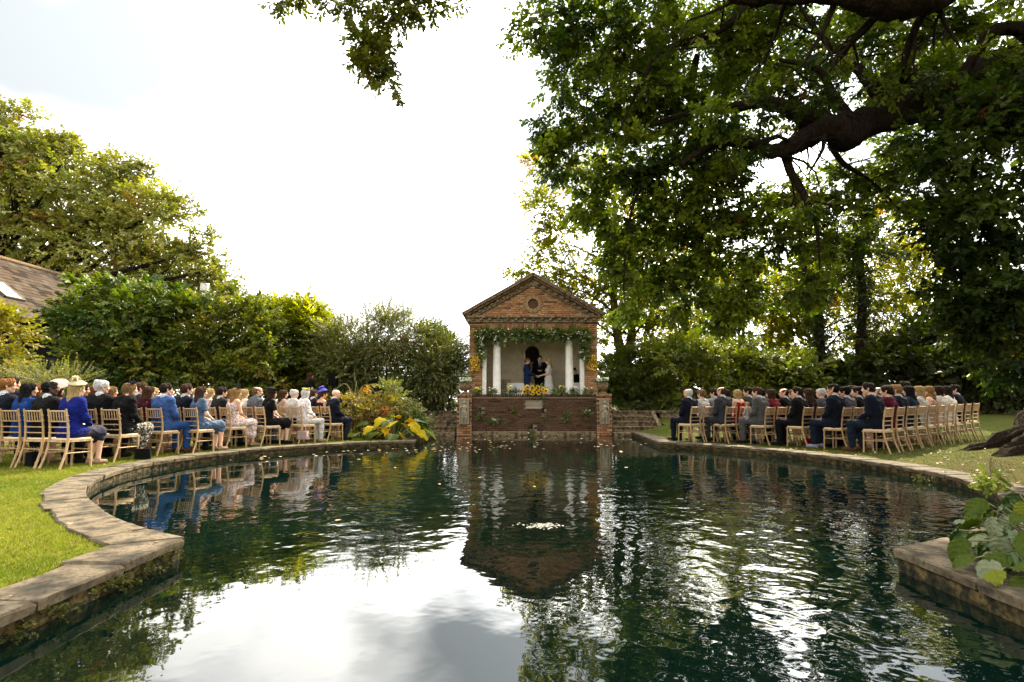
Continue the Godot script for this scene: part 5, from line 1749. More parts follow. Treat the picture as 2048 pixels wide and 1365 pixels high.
func beds():
	var r := RandomNumberGenerator.new()
	r.seed = 303
	cache.big_leaves = []
	for k in 4:
		var m := MB.new()
		big_leaf(m, 1.0, 60 + k)
		cache.big_leaves.append(m.mesh())
	for k in 3:
		var m := MB.new()
		big_leaf(m, 1.0, 70 + k, 1, 0.03)
		cache.big_leaves.append(m.mesh())
	var tones := [mat("leaf_silver", lin(0.12, 0.135, 0.068), 0.75, {"vc": true, "back": Color(0.2, 0.25, 0.08)}), mat("leaf_green", lin(0.06, 0.085, 0.012), 0.7, {"spec": 0.2, "vc": true, "back": Color(0.7, 0.75, 0.15)}), mat("leaf_deep", lin(0.05, 0.085, 0.02), 0.5, {"vc": true, "back": Color(0.4, 0.5, 0.1)}), mat("leaf_yellow", lin(0.42, 0.32, 0.015), 0.75, {"vc": true, "back": Color(0.9, 0.75, 0.1), "spec": 0.15}), mat("leaf_lime", lin(0.14, 0.155, 0.018), 0.75, {"spec": 0.15, "vc": true, "back": Color(0.8, 0.8, 0.15)})]
	# the big crinkled plant on the right hand corner of the coping
	var p := thing("large_leaved_plant", "plant with big crinkled silvery green leaves spilling over the right coping corner", "plant", "", V(3.55, 0.02, 3.75))
	var list := []
	var spots := [Vector3(-0.569, 0.112, -0.05), Vector3(-0.508, 0.171, -0), Vector3(-0.543, 0.145, 0.15), Vector3(-0.347, 0.152, 0.05), Vector3(-0.495, 0.158, -0.2), Vector3(-0.39, 0.207, -0.2), Vector3(-0.381, 0.222, -0.05), Vector3(-0.264, 0.254, -0.05), Vector3(-0.754, 0.19, 0.15), Vector3(-0.75, 0.097, 0.3), Vector3(-0.677, 0.082, 0.35), Vector3(-0.683, 0.056, 0.45), Vector3(-0.285, 0.347, -0.25), Vector3(-0.253, 0.332, -0.15), Vector3(-0.144, 0.413, -0.15), Vector3(-0.25, 0.336, 0.05), Vector3(-0.415, 0.198, 0.25), Vector3(-0.361, 0.264, -0.25), Vector3(-0.491, 0.305, 0.05), Vector3(-0.598, 0.153, 0.3), Vector3(-0.543, 0.278, 0.35), Vector3(-0.681, 0.163, 0.55), Vector3(-0.796, 0.112, 0.25), Vector3(-0.648, 0.128, 0.2), Vector3(-0.503, 0.231, 0.2), Vector3(-0.623, 0.163, 0.1), Vector3(-0.807, 0.068, 0.4), Vector3(-0.647, 0.11, 0.4), Vector3(-0.377, 0.204, -0.3), Vector3(-0.173, 0.356, -0.2), Vector3(-0.296, 0.306, -0.2), Vector3(-0.292, 0.398, 0.05), Vector3(-0.644, 0.125, 0.3), Vector3(-0.712, 0.121, 0.05)]
	for k in spots.size():
		var q: Vector3 = spots[k] + Vector3(0.0, 0.0, 0)
		q.y = maxf(q.y - 0.02, 0.03)
		var yaw := atan2(-q.x, -q.z) + r.randf_range(-0.7, 0.7)
		list.append([q, yaw, r.randf_range(-1.0, 0.3), r.randf_range(-0.8, 0.8), r.randf_range(0.085, 0.165), k % 4, [0, 0, 1, 0, 2, 1][k % 6] if k < 12 else [1, 4, 1, 0, 2][k % 5]])
	for k in 34:
		var q := Vector3(r.randf_range(-0.58, -0.1), r.randf_range(0.05, 0.2), r.randf_range(-0.35, 0.4))
		q.y += 0.25 * smoothstep(-0.5, 0.0, q.x) * r.randf()
		list.append([q, atan2(-q.x, -q.z) + r.randf_range(-1.0, 1.0), r.randf_range(-1.0, 0.1), r.randf_range(-0.6, 0.6), r.randf_range(0.08, 0.14), k % 4, [0, 0, 1, 2][k % 4]])
	leafy(p, list, tones, M.stem)
	var soil := MB.new()
	soil.lathe([[1.15, 0.0], [1.0, 0.05], [0.5, 0.09], [0.0, 0.1]], Vector3.ZERO, 20)
	var so := struct("planting_soil", soil, M.soil)
	so.position = V(4.15, 0.0, 3.4)
	var loose := thing("fallen_leaf_stalk", "single crumpled pale green leaf lying over the edge of the right coping", "leaf", "", V(2.86, 0.04, 3.42))
	part("leaf", cache.big_leaves[1], tones[0], loose, Transform3D(Basis(Vector3.UP, 0.9).scaled(Vector3.ONE * 0.14), Vector3.ZERO))
	# plants by the left end of the rows
	p = thing("yellow_leaved_plant", "rhubarb-like plant with large yellow and green leaves on the left coping", "plant", "", V(-3.3, 0, 16.05))
	list = []
	for k in 46:
		var a := r.randf() * TAU
		var rad := r.randf_range(0.15, 0.9)
		var h := r.randf_range(0.15, 0.7) * (1.0 - rad * 0.4)
		list.append([Vector3(cos(a) * rad, h, sin(a) * rad * 0.8), -a - PI / 2 + r.randf_range(-0.4, 0.4), r.randf_range(-0.4, 0.4), r.randf_range(-0.4, 0.4), r.randf_range(0.26, 0.46), 4 + k % 3, [3, 4, 3, 1, 4, 2][k % 6]])
	leafy(p, list, tones, M.stem)
	bush("peony_bush", "russet and yellow bush at the left end of the front row", "bush", V(-4.3, 0, 17.0), "oval", M.leaf, [[-4.288, 0.863, 17, 0.627, 0.359, 0.474], [-4.812, 1.01, 17, 0.373, 0.269, 0.317], [-3.768, 0.819, 17, 0.418, 0.329, 0.371], [-4.279, 0.495, 17, 0.672, 0.269, 0.425]], 620, Color(0.13, 0.11, 0.02), Color(0.38, 0.27, 0.04), 31, {"per": 12, "smin": 0.5, "smax": 0.8, "rare": 0.08, "third": Color(0.3, 0.16, 0.03), "floor": 0.05})
	bush("orange_flower_clump", "clump of orange-red leaves among the greenery by the left coping", "flower", V(-3.6, 0, 16.2), "oval", M.leaf, [[-3.66, 0.685, 16.4, 0.115, 0.173, 0.141]], 30, Color(0.45, 0.1, 0.03), Color(0.55, 0.17, 0.05), 32, {"per": 6, "smin": 0.25, "smax": 0.4, "cmin": 0.06, "cmax": 0.12})
	bush("pale_shrub", "tall thin pale green plant behind the orange flowers", "plant", V(-3.4, 0, 17.4), "oval", M.leaf, [[-3.635, 1.085, 17.4, 0.306, 0.428, 0.362], [-3.796, 1.464, 17.4, 0.153, 0.214, 0.181], [-3.399, 0.708, 17.4, 0.459, 0.306, 0.375], [-3.094, 0.603, 17.4, 0.459, 0.245, 0.335]], 460, Color(0.13, 0.15, 0.05), Color(0.28, 0.27, 0.1), 33, {"per": 10, "smin": 0.5, "smax": 0.8, "floor": 0.03})
	bush("groundcover_mound", "low mound of light green leaves beside the left steps", "ground cover", V(-3.1, 0, 17.6), "broad", M.leaf, [[-3.03, 0.328, 17.5, 0.4, 0.246, 0.314], [-3.407, 0.148, 17.5, 0.338, 0.185, 0.25], [-2.707, 0.148, 17.5, 0.215, 0.138, 0.173]], 420, Color(0.09, 0.12, 0.035), Color(0.2, 0.22, 0.07), 34, {"per": 10, "smin": 0.5, "smax": 0.8, "floor": 0.02})
	# arching grass stems
	var ag := thing("arching_grass", "tall arching grass stems in front of the dark shrubs on the left", "grass", "", V(-5.1, 0.1, 18.5))
	for k in 9:
		var m := MB.new()
		var dx := r.randf_range(-0.5, 1.6) * (1.0 if k % 3 else -0.6)
		var hgt := r.randf_range(0.9, 1.6)
		limb(m, [Vector3(k * 0.08 - 0.3, 0, 0), Vector3(dx * 0.3, hgt * 0.8, 0), Vector3(dx, hgt, r.randf_range(-0.2, 0.2)), Vector3(dx * 1.7, hgt * 0.8, 0)], [0.012, 0.01, 0.008, 0.004], 5)
		part("stem", m, mats_once("straw", lin(0.3, 0.26, 0.1), 0.7), ag)
	# small seedling on the right bank edge and moss clumps
	bush("seedling", "small lime green seedling growing at the far right coping edge", "plant", Vector3(5.739, 0.083, -6.9), "broad", M.leaf, [[5.566, 0.167, 6.7, 0.071, 0.041, 0.054], [5.47, 0.128, 6.7, 0.047, 0.024, 0.033], [5.619, 0.111, 6.7, 0.047, 0.029, 0.037], [5.476, -0.002, 6.7, 0.059, 0.024, 0.037]], 36, Color(0.16, 0.2, 0.03), Color(0.24, 0.27, 0.05), 35, {"per": 4, "smin": 0.3, "smax": 0.5, "cmin": 0.03, "cmax": 0.05})
	for q in [["dark moss hanging over the right coping below the grey-suited guests", [[4.826, -0.137, 13.4, 0.212, 0.059, 0.112], [5.231, -0.16, 13.4, 0.353, 0.059, 0.144], [5.519, -0.194, 13.4, 0.165, 0.047, 0.088]], 120, 36], ["moss and ferns at the waterline of the right bank near the oak", [[5.978, -0.076, 8.4, 0.162, 0.037, 0.077], [6.227, -0.132, 8.4, 0.177, 0.037, 0.081], [6.368, -0.175, 8.4, 0.089, 0.03, 0.051]], 110, 37], ["moss tufts along the near left pool wall", [[-2.43, -0.08, 4.1, 0.02, 0.04, 0.25], [-2.43, -0.09, 3.5, 0.02, 0.035, 0.3], [-2.43, -0.08, 3.0, 0.02, 0.04, 0.2], [-2.44, -0.1, 3.8, 0.02, 0.03, 0.25]], 220, 38]]:
		var mo := thing("moss_clump", q[0], "moss")
		crown(mo, "foliage", "ivy", M.leaf_dark, q[1], q[2], Color(0.04, 0.05, 0.012), Color(0.12, 0.11, 0.025), q[3], {"per": 6, "smin": 0.1, "smax": 0.24, "cmin": 0.03, "cmax": 0.08, "floor": -0.14})


func mats_once(called: String, c: Color, rough: float, o := {}) -> Material:
	if not M.has(called):
		mat(called, c, rough, o)
	return M[called]


# ---------------------------------------------------------------- chairs
func knotted(m: MB, a: Vector3, b: Vector3, r: float, knots: int, seg := 7):
	# a turned rail with bamboo rings
	var pts := []
	var rr := []
	for k in knots + 1:
		var t := float(k) / knots
		for q in [[-0.012, 1.0], [-0.004, 1.25], [0.004, 1.25], [0.012, 1.0]]:
			var u: float = t + q[0] / maxf(a.distance_to(b), 0.1)
			if u < 0.0 or u > 1.0:
				continue
			pts.append(a.lerp(b, u))
			rr.append(r * q[1])
	m.tube(pts, rr, seg)


func make_chair() -> Node3D:
	var c := Node3D.new()
	for s in [-1.0, 1.0]:
		var rear := MB.new()
		limb(rear, [Vector3(s * 0.205, 0, 0.3), Vector3(s * 0.195, 0.22, 0.225), Vector3(s * 0.19, 0.44, 0.19), Vector3(s * 0.185, 0.68, 0.205), Vector3(s * 0.18, 0.915, 0.25)], [0.0165, 0.0175, 0.019, 0.0165, 0.0145], 8)
		for y in [[0.1, 0.268], [0.3, 0.206], [0.56, 0.194], [0.65, 0.201], [0.75, 0.214], [0.83, 0.23]]:
			rear.tube([Vector3(s * 0.192, y[0] - 0.008, y[1] + 0.001), Vector3(s * 0.192, y[0], y[1]), Vector3(s * 0.192, y[0] + 0.008, y[1])], [0.016, 0.0205, 0.016], 8)
		rear.tube([Vector3(s * 0.18, 0.91, 0.25), Vector3(s * 0.18, 0.918, 0.251), Vector3(s * 0.18, 0.932, 0.252)], [0.0165, 0.0175, 0.01], 8)
		part("leg", rear, M.chair_wood, c)
		var fr := MB.new()
		knotted(fr, Vector3(s * 0.2, 0, -0.2), Vector3(s * 0.19, 0.425, -0.185), 0.0165, 4, 8)
		part("leg", fr, M.chair_wood, c)
		var sd := MB.new()
		knotted(sd, Vector3(s * 0.195, 0.245, -0.19), Vector3(s * 0.195, 0.245, 0.222), 0.0095, 3)
		part("stretcher", sd, M.chair_wood, c)
	var fs := MB.new()
	knotted(fs, Vector3(-0.19, 0.285, -0.19), Vector3(0.19, 0.285, -0.19), 0.0095, 3)
	part("stretcher", fs, M.chair_wood, c)
	var bs := MB.new()
	knotted(bs, Vector3(-0.195, 0.3, 0.208), Vector3(0.195, 0.3, 0.208), 0.0095, 3)
	part("stretcher", bs, M.chair_wood, c)
	var seat := MB.new()
	seat.prism(PackedVector2Array([Vector2(-0.205, -0.21), Vector2(0.205, -0.21), Vector2(0.2, 0.21), Vector2(-0.2, 0.21)]), 0.415, 0.447, Transform3D(Basis(Vector3.RIGHT, Vector3(0, 0, 1), Vector3(0, 1, 0)), Vector3.ZERO))
	var seat_part := part("seat", seat, M.chair_wood, c)
	var cu := MB.new()
	var n := 5
	cu.box(Vector3(0.37, 0.026, 0.37), at_pos(Vector3(0, 0.461, -0.01)), 0.011)
	part("cushion", cu, M.cushion, seat_part)
	for y in [[0.895, 0.246, 0.0125], [0.735, 0.214, 0.0105], [0.645, 0.202, 0.01], [0.555, 0.194, 0.01]]:
		var ra := MB.new()
		knotted(ra, Vector3(-0.185, y[0], y[1]), Vector3(0.185, y[0], y[1]), y[2], 4)
		part("back_rail", ra, M.chair_wood, c)
	for k in 6:
		var sp := MB.new()
		var x := -0.138 + k * 0.0552
		knotted(sp, Vector3(x, 0.74, 0.215), Vector3(x, 0.89, 0.245), 0.0085, 2, 6)
		part("spindle", sp, M.chair_wood, c)
	return c


var chair0: Node3D


func chair(pos: Vector3, yaw: float, label: String, group := "wedding chairs in rows"):
	if chair0 == null:
		chair0 = make_chair()
	var c := chair0.duplicate()
	c.name = numbered("wooden_chair")
	c.position = pos
	c.rotation.y = yaw + rng.randf_range(-0.08, 0.08)
	add_child(c)
	var tone := rng.randi() % 3
	if tone < 2:
		for q in c.find_children("*", "MeshInstance3D", true, false):
			if q.material_override == M.chair_wood:
				q.material_override = M["chair_wood_%d" % tone]
	tag(c, label, "chair", group)
	return c


# ---------------------------------------------------------------- people
func pose_seated(sex: String, v: int) -> Dictionary:
	var m := sex == "m"
	var sh := 0.19 if m else 0.16
	var hw := 0.09 if m else 0.085
	var kn := 0.135 if m else 0.07
	var p := {
		"m": m, "sit": true, "pelvis": Vector3(0, 0.56, 0.03), "waist": Vector3(0, 0.76, 0.04), "chest": Vector3(0, 0.94, 0.04), "neck": Vector3(0, 1.085, 0.03), "head": Vector3(0, 1.245, -0.005),
		"sl": Vector3(-sh, 1.02, 0.035), "sr": Vector3(sh, 1.02, 0.035), "el": Vector3(-sh - 0.06, 0.77, -0.02), "er": Vector3(sh + 0.06, 0.77, -0.02), "wl": Vector3(-0.07, 0.665, -0.23), "wr": Vector3(0.07, 0.665, -0.24),
		"hl": Vector3(-hw, 0.555, 0.0), "hr": Vector3(hw, 0.555, 0.0), "kl": Vector3(-kn, 0.54, -0.43), "kr": Vector3(kn, 0.54, -0.44), "al": Vector3(-kn, 0.09, -0.42), "ar": Vector3(kn * 0.9, 0.09, -0.45), "tl": Vector3(-kn - 0.03, 0.035, -0.57), "tr": Vector3(kn, 0.035, -0.6),
	}
	if not m:
		p.head.y -= 0.02
		p.al = Vector3(-0.05, 0.09, -0.4)
		p.ar = Vector3(0.06, 0.09, -0.45)
		p.tl = Vector3(-0.06, 0.035, -0.53)
		p.tr = Vector3(0.07, 0.035, -0.58)
	var lean: float = [0.03, 0.16, -0.03][v]
	if v == 1:
		p.wl = Vector3(-0.05, 0.62, -0.33)
		p.wr = Vector3(0.05, 0.63, -0.34)
		p.ar = p.ar + Vector3(0, 0, 0.12)
		p.tr = p.tr + Vector3(0, 0, 0.12)
	if v == 2:
		p.al = p.al + Vector3(0.0, 0, 0.16)
		p.tl = p.tl + Vector3(0.0, 0, 0.16)
		p.wl = Vector3(-0.12, 0.64, -0.2)
	var piv: Vector3 = p.pelvis
	for k in ["waist", "chest", "neck", "head", "sl", "sr", "el", "er"]:
		p[k] = piv + Basis(Vector3.RIGHT, -lean) * (p[k] - piv)
	return p


func pose_standing(sex: String, arms: String) -> Dictionary:
	var m := sex == "m"
	var sh := 0.19 if m else 0.16
	var p := {
		"m": m, "sit": false, "pelvis": Vector3(0, 0.93, 0.0), "waist": Vector3(0, 1.1, 0.0), "chest": Vector3(0, 1.29, 0.01), "neck": Vector3(0, 1.46, 0.02), "head": Vector3(0, 1.62, -0.01),
		"sl": Vector3(-sh, 1.4, 0.02), "sr": Vector3(sh, 1.4, 0.02), "el": Vector3(-sh - 0.05, 1.13, 0.05), "er": Vector3(sh + 0.05, 1.13, 0.05), "wl": Vector3(-sh - 0.03, 0.9, -0.03), "wr": Vector3(sh + 0.03, 0.9, -0.03),
		"hl": Vector3(-0.09, 0.9, 0), "hr": Vector3(0.09, 0.9, 0), "kl": Vector3(-0.1, 0.5, -0.02), "kr": Vector3(0.1, 0.5, -0.02), "al": Vector3(-0.1, 0.09, 0.02), "ar": Vector3(0.1, 0.09, 0.02), "tl": Vector3(-0.13, 0.035, -0.14), "tr": Vector3(0.13, 0.035, -0.14),
	}
	if arms == "reach":
		p.el = Vector3(-sh - 0.04, 1.14, -0.04)
		p.er = Vector3(sh + 0.04, 1.14, -0.04)
		p.wl = Vector3(-0.07, 1.06, -0.33)
		p.wr = Vector3(0.07, 1.06, -0.33)
	elif arms == "book":
		p.wl = Vector3(-0.07, 1.17, -0.26)
		p.wr = Vector3(0.08, 1.17, -0.26)
	elif arms == "clasp":
		p.wl = Vector3(-0.04, 1.0, -0.2)
		p.wr = Vector3(0.04, 1.0, -0.2)
	return p


func torso_bones(p: Dictionary, o: float, tail := 0.0) -> Array:
	var f := 1.0 if p.m else 0.88
	var s := 0.075 * f
	var b := []
	var back := Vector3(0, 0, 0.0)
	for k in [-1.0, 1.0]:
		var w := Vector3(k * s, 0, 0)
		b.append([p.pelvis + w * (1.05 if p.m else 1.25), p.waist + w * (0.95 if p.m else 0.72), 0.105 * f + o, 0.098 * f + o * 0.9])
		b.append([p.waist + w * (0.95 if p.m else 0.72), p.chest + w * 1.15, 0.098 * f + o * 0.9, 0.11 * f + o])
		b.append([p.chest + w * 1.15, (p.sl if k < 0 else p.sr).lerp(p.neck, 0.25) - Vector3(0, 0.015, 0), 0.11 * f + o, 0.062 * f + o])
	b.append([p.sl, p.sr, 0.055 * f + o, 0.055 * f + o])
	b.append([p.sl.lerp(p.neck, 0.35), p.neck - Vector3(0, 0.03, 0), 0.055 * f + o, 0.055 * f + o])
	b.append([p.sr.lerp(p.neck, 0.35), p.neck - Vector3(0, 0.03, 0), 0.055 * f + o, 0.055 * f + o])
	if not p.m:
		for k in [-1.0, 1.0]:
			b.append([p.chest + Vector3(k * 0.06, -0.01, -0.085), p.chest + Vector3(k * 0.055, -0.03, -0.075), 0.05 + o, 0.05 + o])
	return b


func arm_bones(p: Dictionary, o: float, part_of := 1.0) -> Array:
	var f := 1.0 if p.m else 0.84
	var b := []
	for s in ["l", "r"]:
		var sh: Vector3 = p["s" + s]
		var el: Vector3 = p["e" + s]
		var wr: Vector3 = p["w" + s]
		if part_of <= 0.5:
			b.append([sh, sh.lerp(el, part_of * 2.0), 0.055 * f + o, 0.05 * f + o])
		else:
			b.append([sh, el, 0.056 * f + o, 0.043 * f + o])
			b.append([el, el.lerp(wr, part_of * 2.0 - 1.0), 0.043 * f + o, 0.028 * f + o])
	return b


func leg_bones(p: Dictionary, o: float, to := 1.0) -> Array:
	var f := 1.0 if p.m else 0.93
	var b := []
	for s in ["l", "r"]:
		var h: Vector3 = p["h" + s]
		var k: Vector3 = p["k" + s]
		var a: Vector3 = p["a" + s]
		b.append([h, k, 0.084 * f + o, 0.058 * f + o])
		b.append([k, k.lerp(a, 0.35 * to), 0.058 * f + o, 0.056 * f + o])
		b.append([k.lerp(a, 0.35 * to), k.lerp(a, to), 0.056 * f + o, 0.036 * f + o])
	return b


func foot_bones(p: Dictionary, o: float) -> Array:
	var f := 1.0 if p.m else 0.84
	var b := []
	for s in ["l", "r"]:
		var a: Vector3 = p["a" + s]
		var t: Vector3 = p["t" + s]
		b.append([a - Vector3(0, 0.01, 0), a + Vector3(0, -0.05, 0.03), 0.036 * f + o, 0.03 * f + o])
		b.append([a + Vector3(0, -0.045, 0.01), t, 0.034 * f + o, 0.028 * f + o])
	return b


func hand_mesh() -> MB:
	if cache.has("hand"):
		return cache.hand
	var b := []
	var xs := [-0.027, -0.009, 0.009, 0.026]
	var ls := [0.068, 0.078, 0.073, 0.057]
	for k in 4:
		var root := Vector3(xs[k], 0.0, -0.088 + absf(k - 1.5) * 0.004)
		b.append([Vector3(xs[k] * 0.6, 0, -0.012), root, 0.015, 0.0125])
		var mid := root + Vector3(xs[k] * 0.12, -0.012, -ls[k] * 0.5)
		b.append([root, mid, 0.0092, 0.0085])
		b.append([mid, mid + Vector3(0, -0.028, -ls[k] * 0.42), 0.0085, 0.0072])
	b.append([Vector3(0, 0, 0.03), Vector3(0, 0, -0.02), 0.026, 0.02])
	b.append([Vector3(-0.02, -0.006, -0.022), Vector3(-0.046, -0.014, -0.055), 0.014, 0.0105])
	b.append([Vector3(-0.046, -0.014, -0.055), Vector3(-0.05, -0.022, -0.085), 0.0105, 0.0082])
	cache.hand = sdf(b, 0.0058, 0.008)
	return cache.hand


func head_mesh() -> MB:
	if cache.has("head"):
		return cache.head
	var b := [
		[Vector3(0, 0.032, -0.028), Vector3(0, 0.036, 0.04), 0.076, 0.08],
		[Vector3(0, -0.02, -0.046), Vector3(0, -0.07, -0.054), 0.06, 0.04],
		[Vector3(0, -0.086, -0.07), Vector3(0, -0.09, -0.074), 0.022, 0.02],
		[Vector3(0.048, -0.045, -0.012), Vector3(0.012, -0.086, -0.06), 0.024, 0.02],
		[Vector3(-0.048, -0.045, -0.012), Vector3(-0.012, -0.086, -0.06), 0.024, 0.02],
		[Vector3(0.034, 0.024, -0.084), Vector3(0.02, 0.026, -0.09), 0.016, 0.015],
		[Vector3(-0.034, 0.024, -0.084), Vector3(-0.02, 0.026, -0.09), 0.016, 0.015],
		[Vector3(0.036, -0.022, -0.074), Vector3(0.03, -0.03, -0.078), 0.02, 0.018],
		[Vector3(-0.036, -0.022, -0.074), Vector3(-0.03, -0.03, -0.078), 0.02, 0.018],
		[Vector3(0, -0.06, 0.012), Vector3(0, -0.17, 0.03), 0.05, 0.054],
		[Vector3(0.031, 0.004, -0.114), Vector3(0.033, 0.004, -0.114), 0.014, 0.014, true],
		[Vector3(-0.031, 0.004, -0.114), Vector3(-0.033, 0.004, -0.114), 0.014, 0.014, true],
		[Vector3(0, 0.012, -0.098), Vector3(0, -0.026, -0.117), 0.009, 0.0125],
		[Vector3(0.012, -0.03, -0.106), Vector3(-0.012, -0.03, -0.106), 0.009, 0.009],
		[Vector3(-0.018, -0.058, -0.094), Vector3(0.018, -0.058, -0.094), 0.0085, 0.0085],
		[Vector3(0.079, 0.008, 0.012), Vector3(0.078, -0.028, 0.006), 0.014, 0.01],
		[Vector3(-0.079, 0.008, 0.012), Vector3(-0.078, -0.028, 0.006), 0.014, 0.01],
	]
	var m := sdf(b, 0.0085, 0.016)
	for i in m.v.size():
		var p := m.v[i]
		if absf(p.y + 0.058) < 0.01 and absf(p.x) < 0.026 and p.z < -0.09:
			m.c[i] = Color(0.9, 0.55, 0.5)
		elif absf(p.y - 0.03) < 0.007 and absf(absf(p.x) - 0.032) < 0.018 and p.z < -0.085:
			m.c[i] = Color(0.35, 0.28, 0.25)
	for s in [-1.0, 1.0]:
		m.col = Color(1.4, 1.5, 1.6)
		m.lathe([[0.0, -0.011], [0.0078, -0.0078], [0.011, 0.0], [0.0078, 0.0078], [0.0, 0.011]], Vector3(s * 0.031, 0.003, -0.092), 8)
		m.col = Color(0.06, 0.05, 0.05)
		m.lathe([[0.0, -0.0055], [0.004, -0.004], [0.0055, 0.0], [0.004, 0.004], [0.0, 0.0055]], Vector3(s * 0.031, 0.003, -0.0985), 8)
	cache.head = m
	return m


func hair_mesh(style: String) -> ArrayMesh:
	if cache.has("hair_" + style):
		return cache["hair_" + style]
	var face := [Vector3(0, -0.075, -0.11), Vector3(0, 0.0, -0.14), 0.1, 0.092, true]
	var nape := [Vector3(0, -0.13, 0.06), Vector3(0, -0.2, 0.08), 0.075, 0.09, true]
	var b := [[Vector3(0, 0.04, -0.028), Vector3(0, 0.038, 0.045), 0.086, 0.09], [Vector3(0, 0.0, 0.06), Vector3(0, -0.03, 0.05), 0.068, 0.06]]
	var r := RandomNumberGenerator.new()
	r.seed = hash(style) % 1000
	match style:
		"short":
			b.append([Vector3(0.0, 0.105, -0.05), Vector3(0.0, 0.11, 0.0), 0.035, 0.03])
			b += [face, nape, [Vector3(0.1, -0.045, -0.03), Vector3(0.1, -0.06, 0.01), 0.045, 0.04, true], [Vector3(-0.1, -0.045, -0.03), Vector3(-0.1, -0.06, 0.01), 0.045, 0.04, true]]
		"crop":
			b[0][2] = 0.081
			b[0][3] = 0.085
			b += [face, nape, [Vector3(0.1, -0.045, -0.03), Vector3(0.1, -0.06, 0.01), 0.045, 0.04, true], [Vector3(-0.1, -0.045, -0.03), Vector3(-0.1, -0.06, 0.01), 0.045, 0.04, true]]
		"fringe":
			b[0][2] = 0.079
			b[0][3] = 0.084
			b += [face, nape, [Vector3(0, 0.12, -0.06), Vector3(0, 0.125, 0.03), 0.09, 0.07, true], [Vector3(0, 0.03, -0.12), Vector3(0, 0.05, -0.12), 0.09, 0.09, true]]
		"full":
			for k in 16:
				var a := r.randf() * TAU
				b.append([Vector3(cos(a) * 0.06, r.randf_range(0.0, 0.1), 0.02 + sin(a) * 0.07), Vector3(cos(a) * 0.065, r.randf_range(0.0, 0.11), 0.02 + sin(a) * 0.08), 0.034, 0.03])
			b += [face, nape]
		"bob":
			b.append([Vector3(0, 0.0, 0.05), Vector3(0, -0.1, 0.055), 0.082, 0.062])
			for s in [-1.0, 1.0]:
				b.append([Vector3(s * 0.06, 0.02, 0.0), Vector3(s * 0.075, -0.1, 0.0), 0.045, 0.034])
			b += [face]
		"long":
			b.append([Vector3(0, 0.0, 0.05), Vector3(0, -0.14, 0.075), 0.083, 0.062])
			b.append([Vector3(-0.02, -0.14, 0.08), Vector3(-0.03, -0.34, 0.105), 0.06, 0.035])
			b.append([Vector3(0.025, -0.14, 0.08), Vector3(0.03, -0.32, 0.105), 0.06, 0.035])
			for s in [-1.0, 1.0]:
				b.append([Vector3(s * 0.06, 0.02, 0.0), Vector3(s * 0.075, -0.1, 0.015), 0.044, 0.036])
				b.append([Vector3(s * 0.075, -0.1, 0.02), Vector3(s * 0.075, -0.26, 0.05), 0.036, 0.022])
			b += [face]
		"curly":
			for k in 46:
				var a := r.randf() * TAU
				var y := r.randf_range(-0.27, 0.1)
				var w := 0.072 + 0.02 * smoothstep(0.1, -0.2, y)
				var q := Vector3(cos(a) * w, y, 0.035 + sin(a) * w * 0.75 - y * 0.13)
				if q.z < -0.03 and y < 0.05:
					continue
				b.append([q, q + Vector3(r.randf_range(-0.02, 0.02), -0.03, r.randf_range(-0.015, 0.015)), 0.03, 0.024])
			b += [face]
		"bun":
			b.append([Vector3(0, 0.05, 0.12), Vector3(0.01, 0.055, 0.13), 0.046, 0.044])
			b += [face, nape, [Vector3(0.1, -0.05, -0.02), Vector3(0.1, -0.06, 0.02), 0.045, 0.04, true], [Vector3(-0.1, -0.05, -0.02), Vector3(-0.1, -0.06, 0.02), 0.045, 0.04, true]]
		"updo":
			b.append([Vector3(0.03, -0.03, 0.11), Vector3(-0.02, -0.02, 0.12), 0.05, 0.046])
			for k in 14:
				var a := r.randf() * TAU
				b.append([Vector3(cos(a) * 0.06, 0.04 + sin(a) * 0.06, 0.09), Vector3(cos(a + 0.5) * 0.06, 0.03 + sin(a + 0.5) * 0.06, 0.1), 0.03, 0.024])
			b += [face, nape]
	cache["hair_" + style] = crease(sdf(b, 0.0085, 0.014), 0.016, 42.0, 9.0, 5).mesh()
	return cache["hair_" + style]


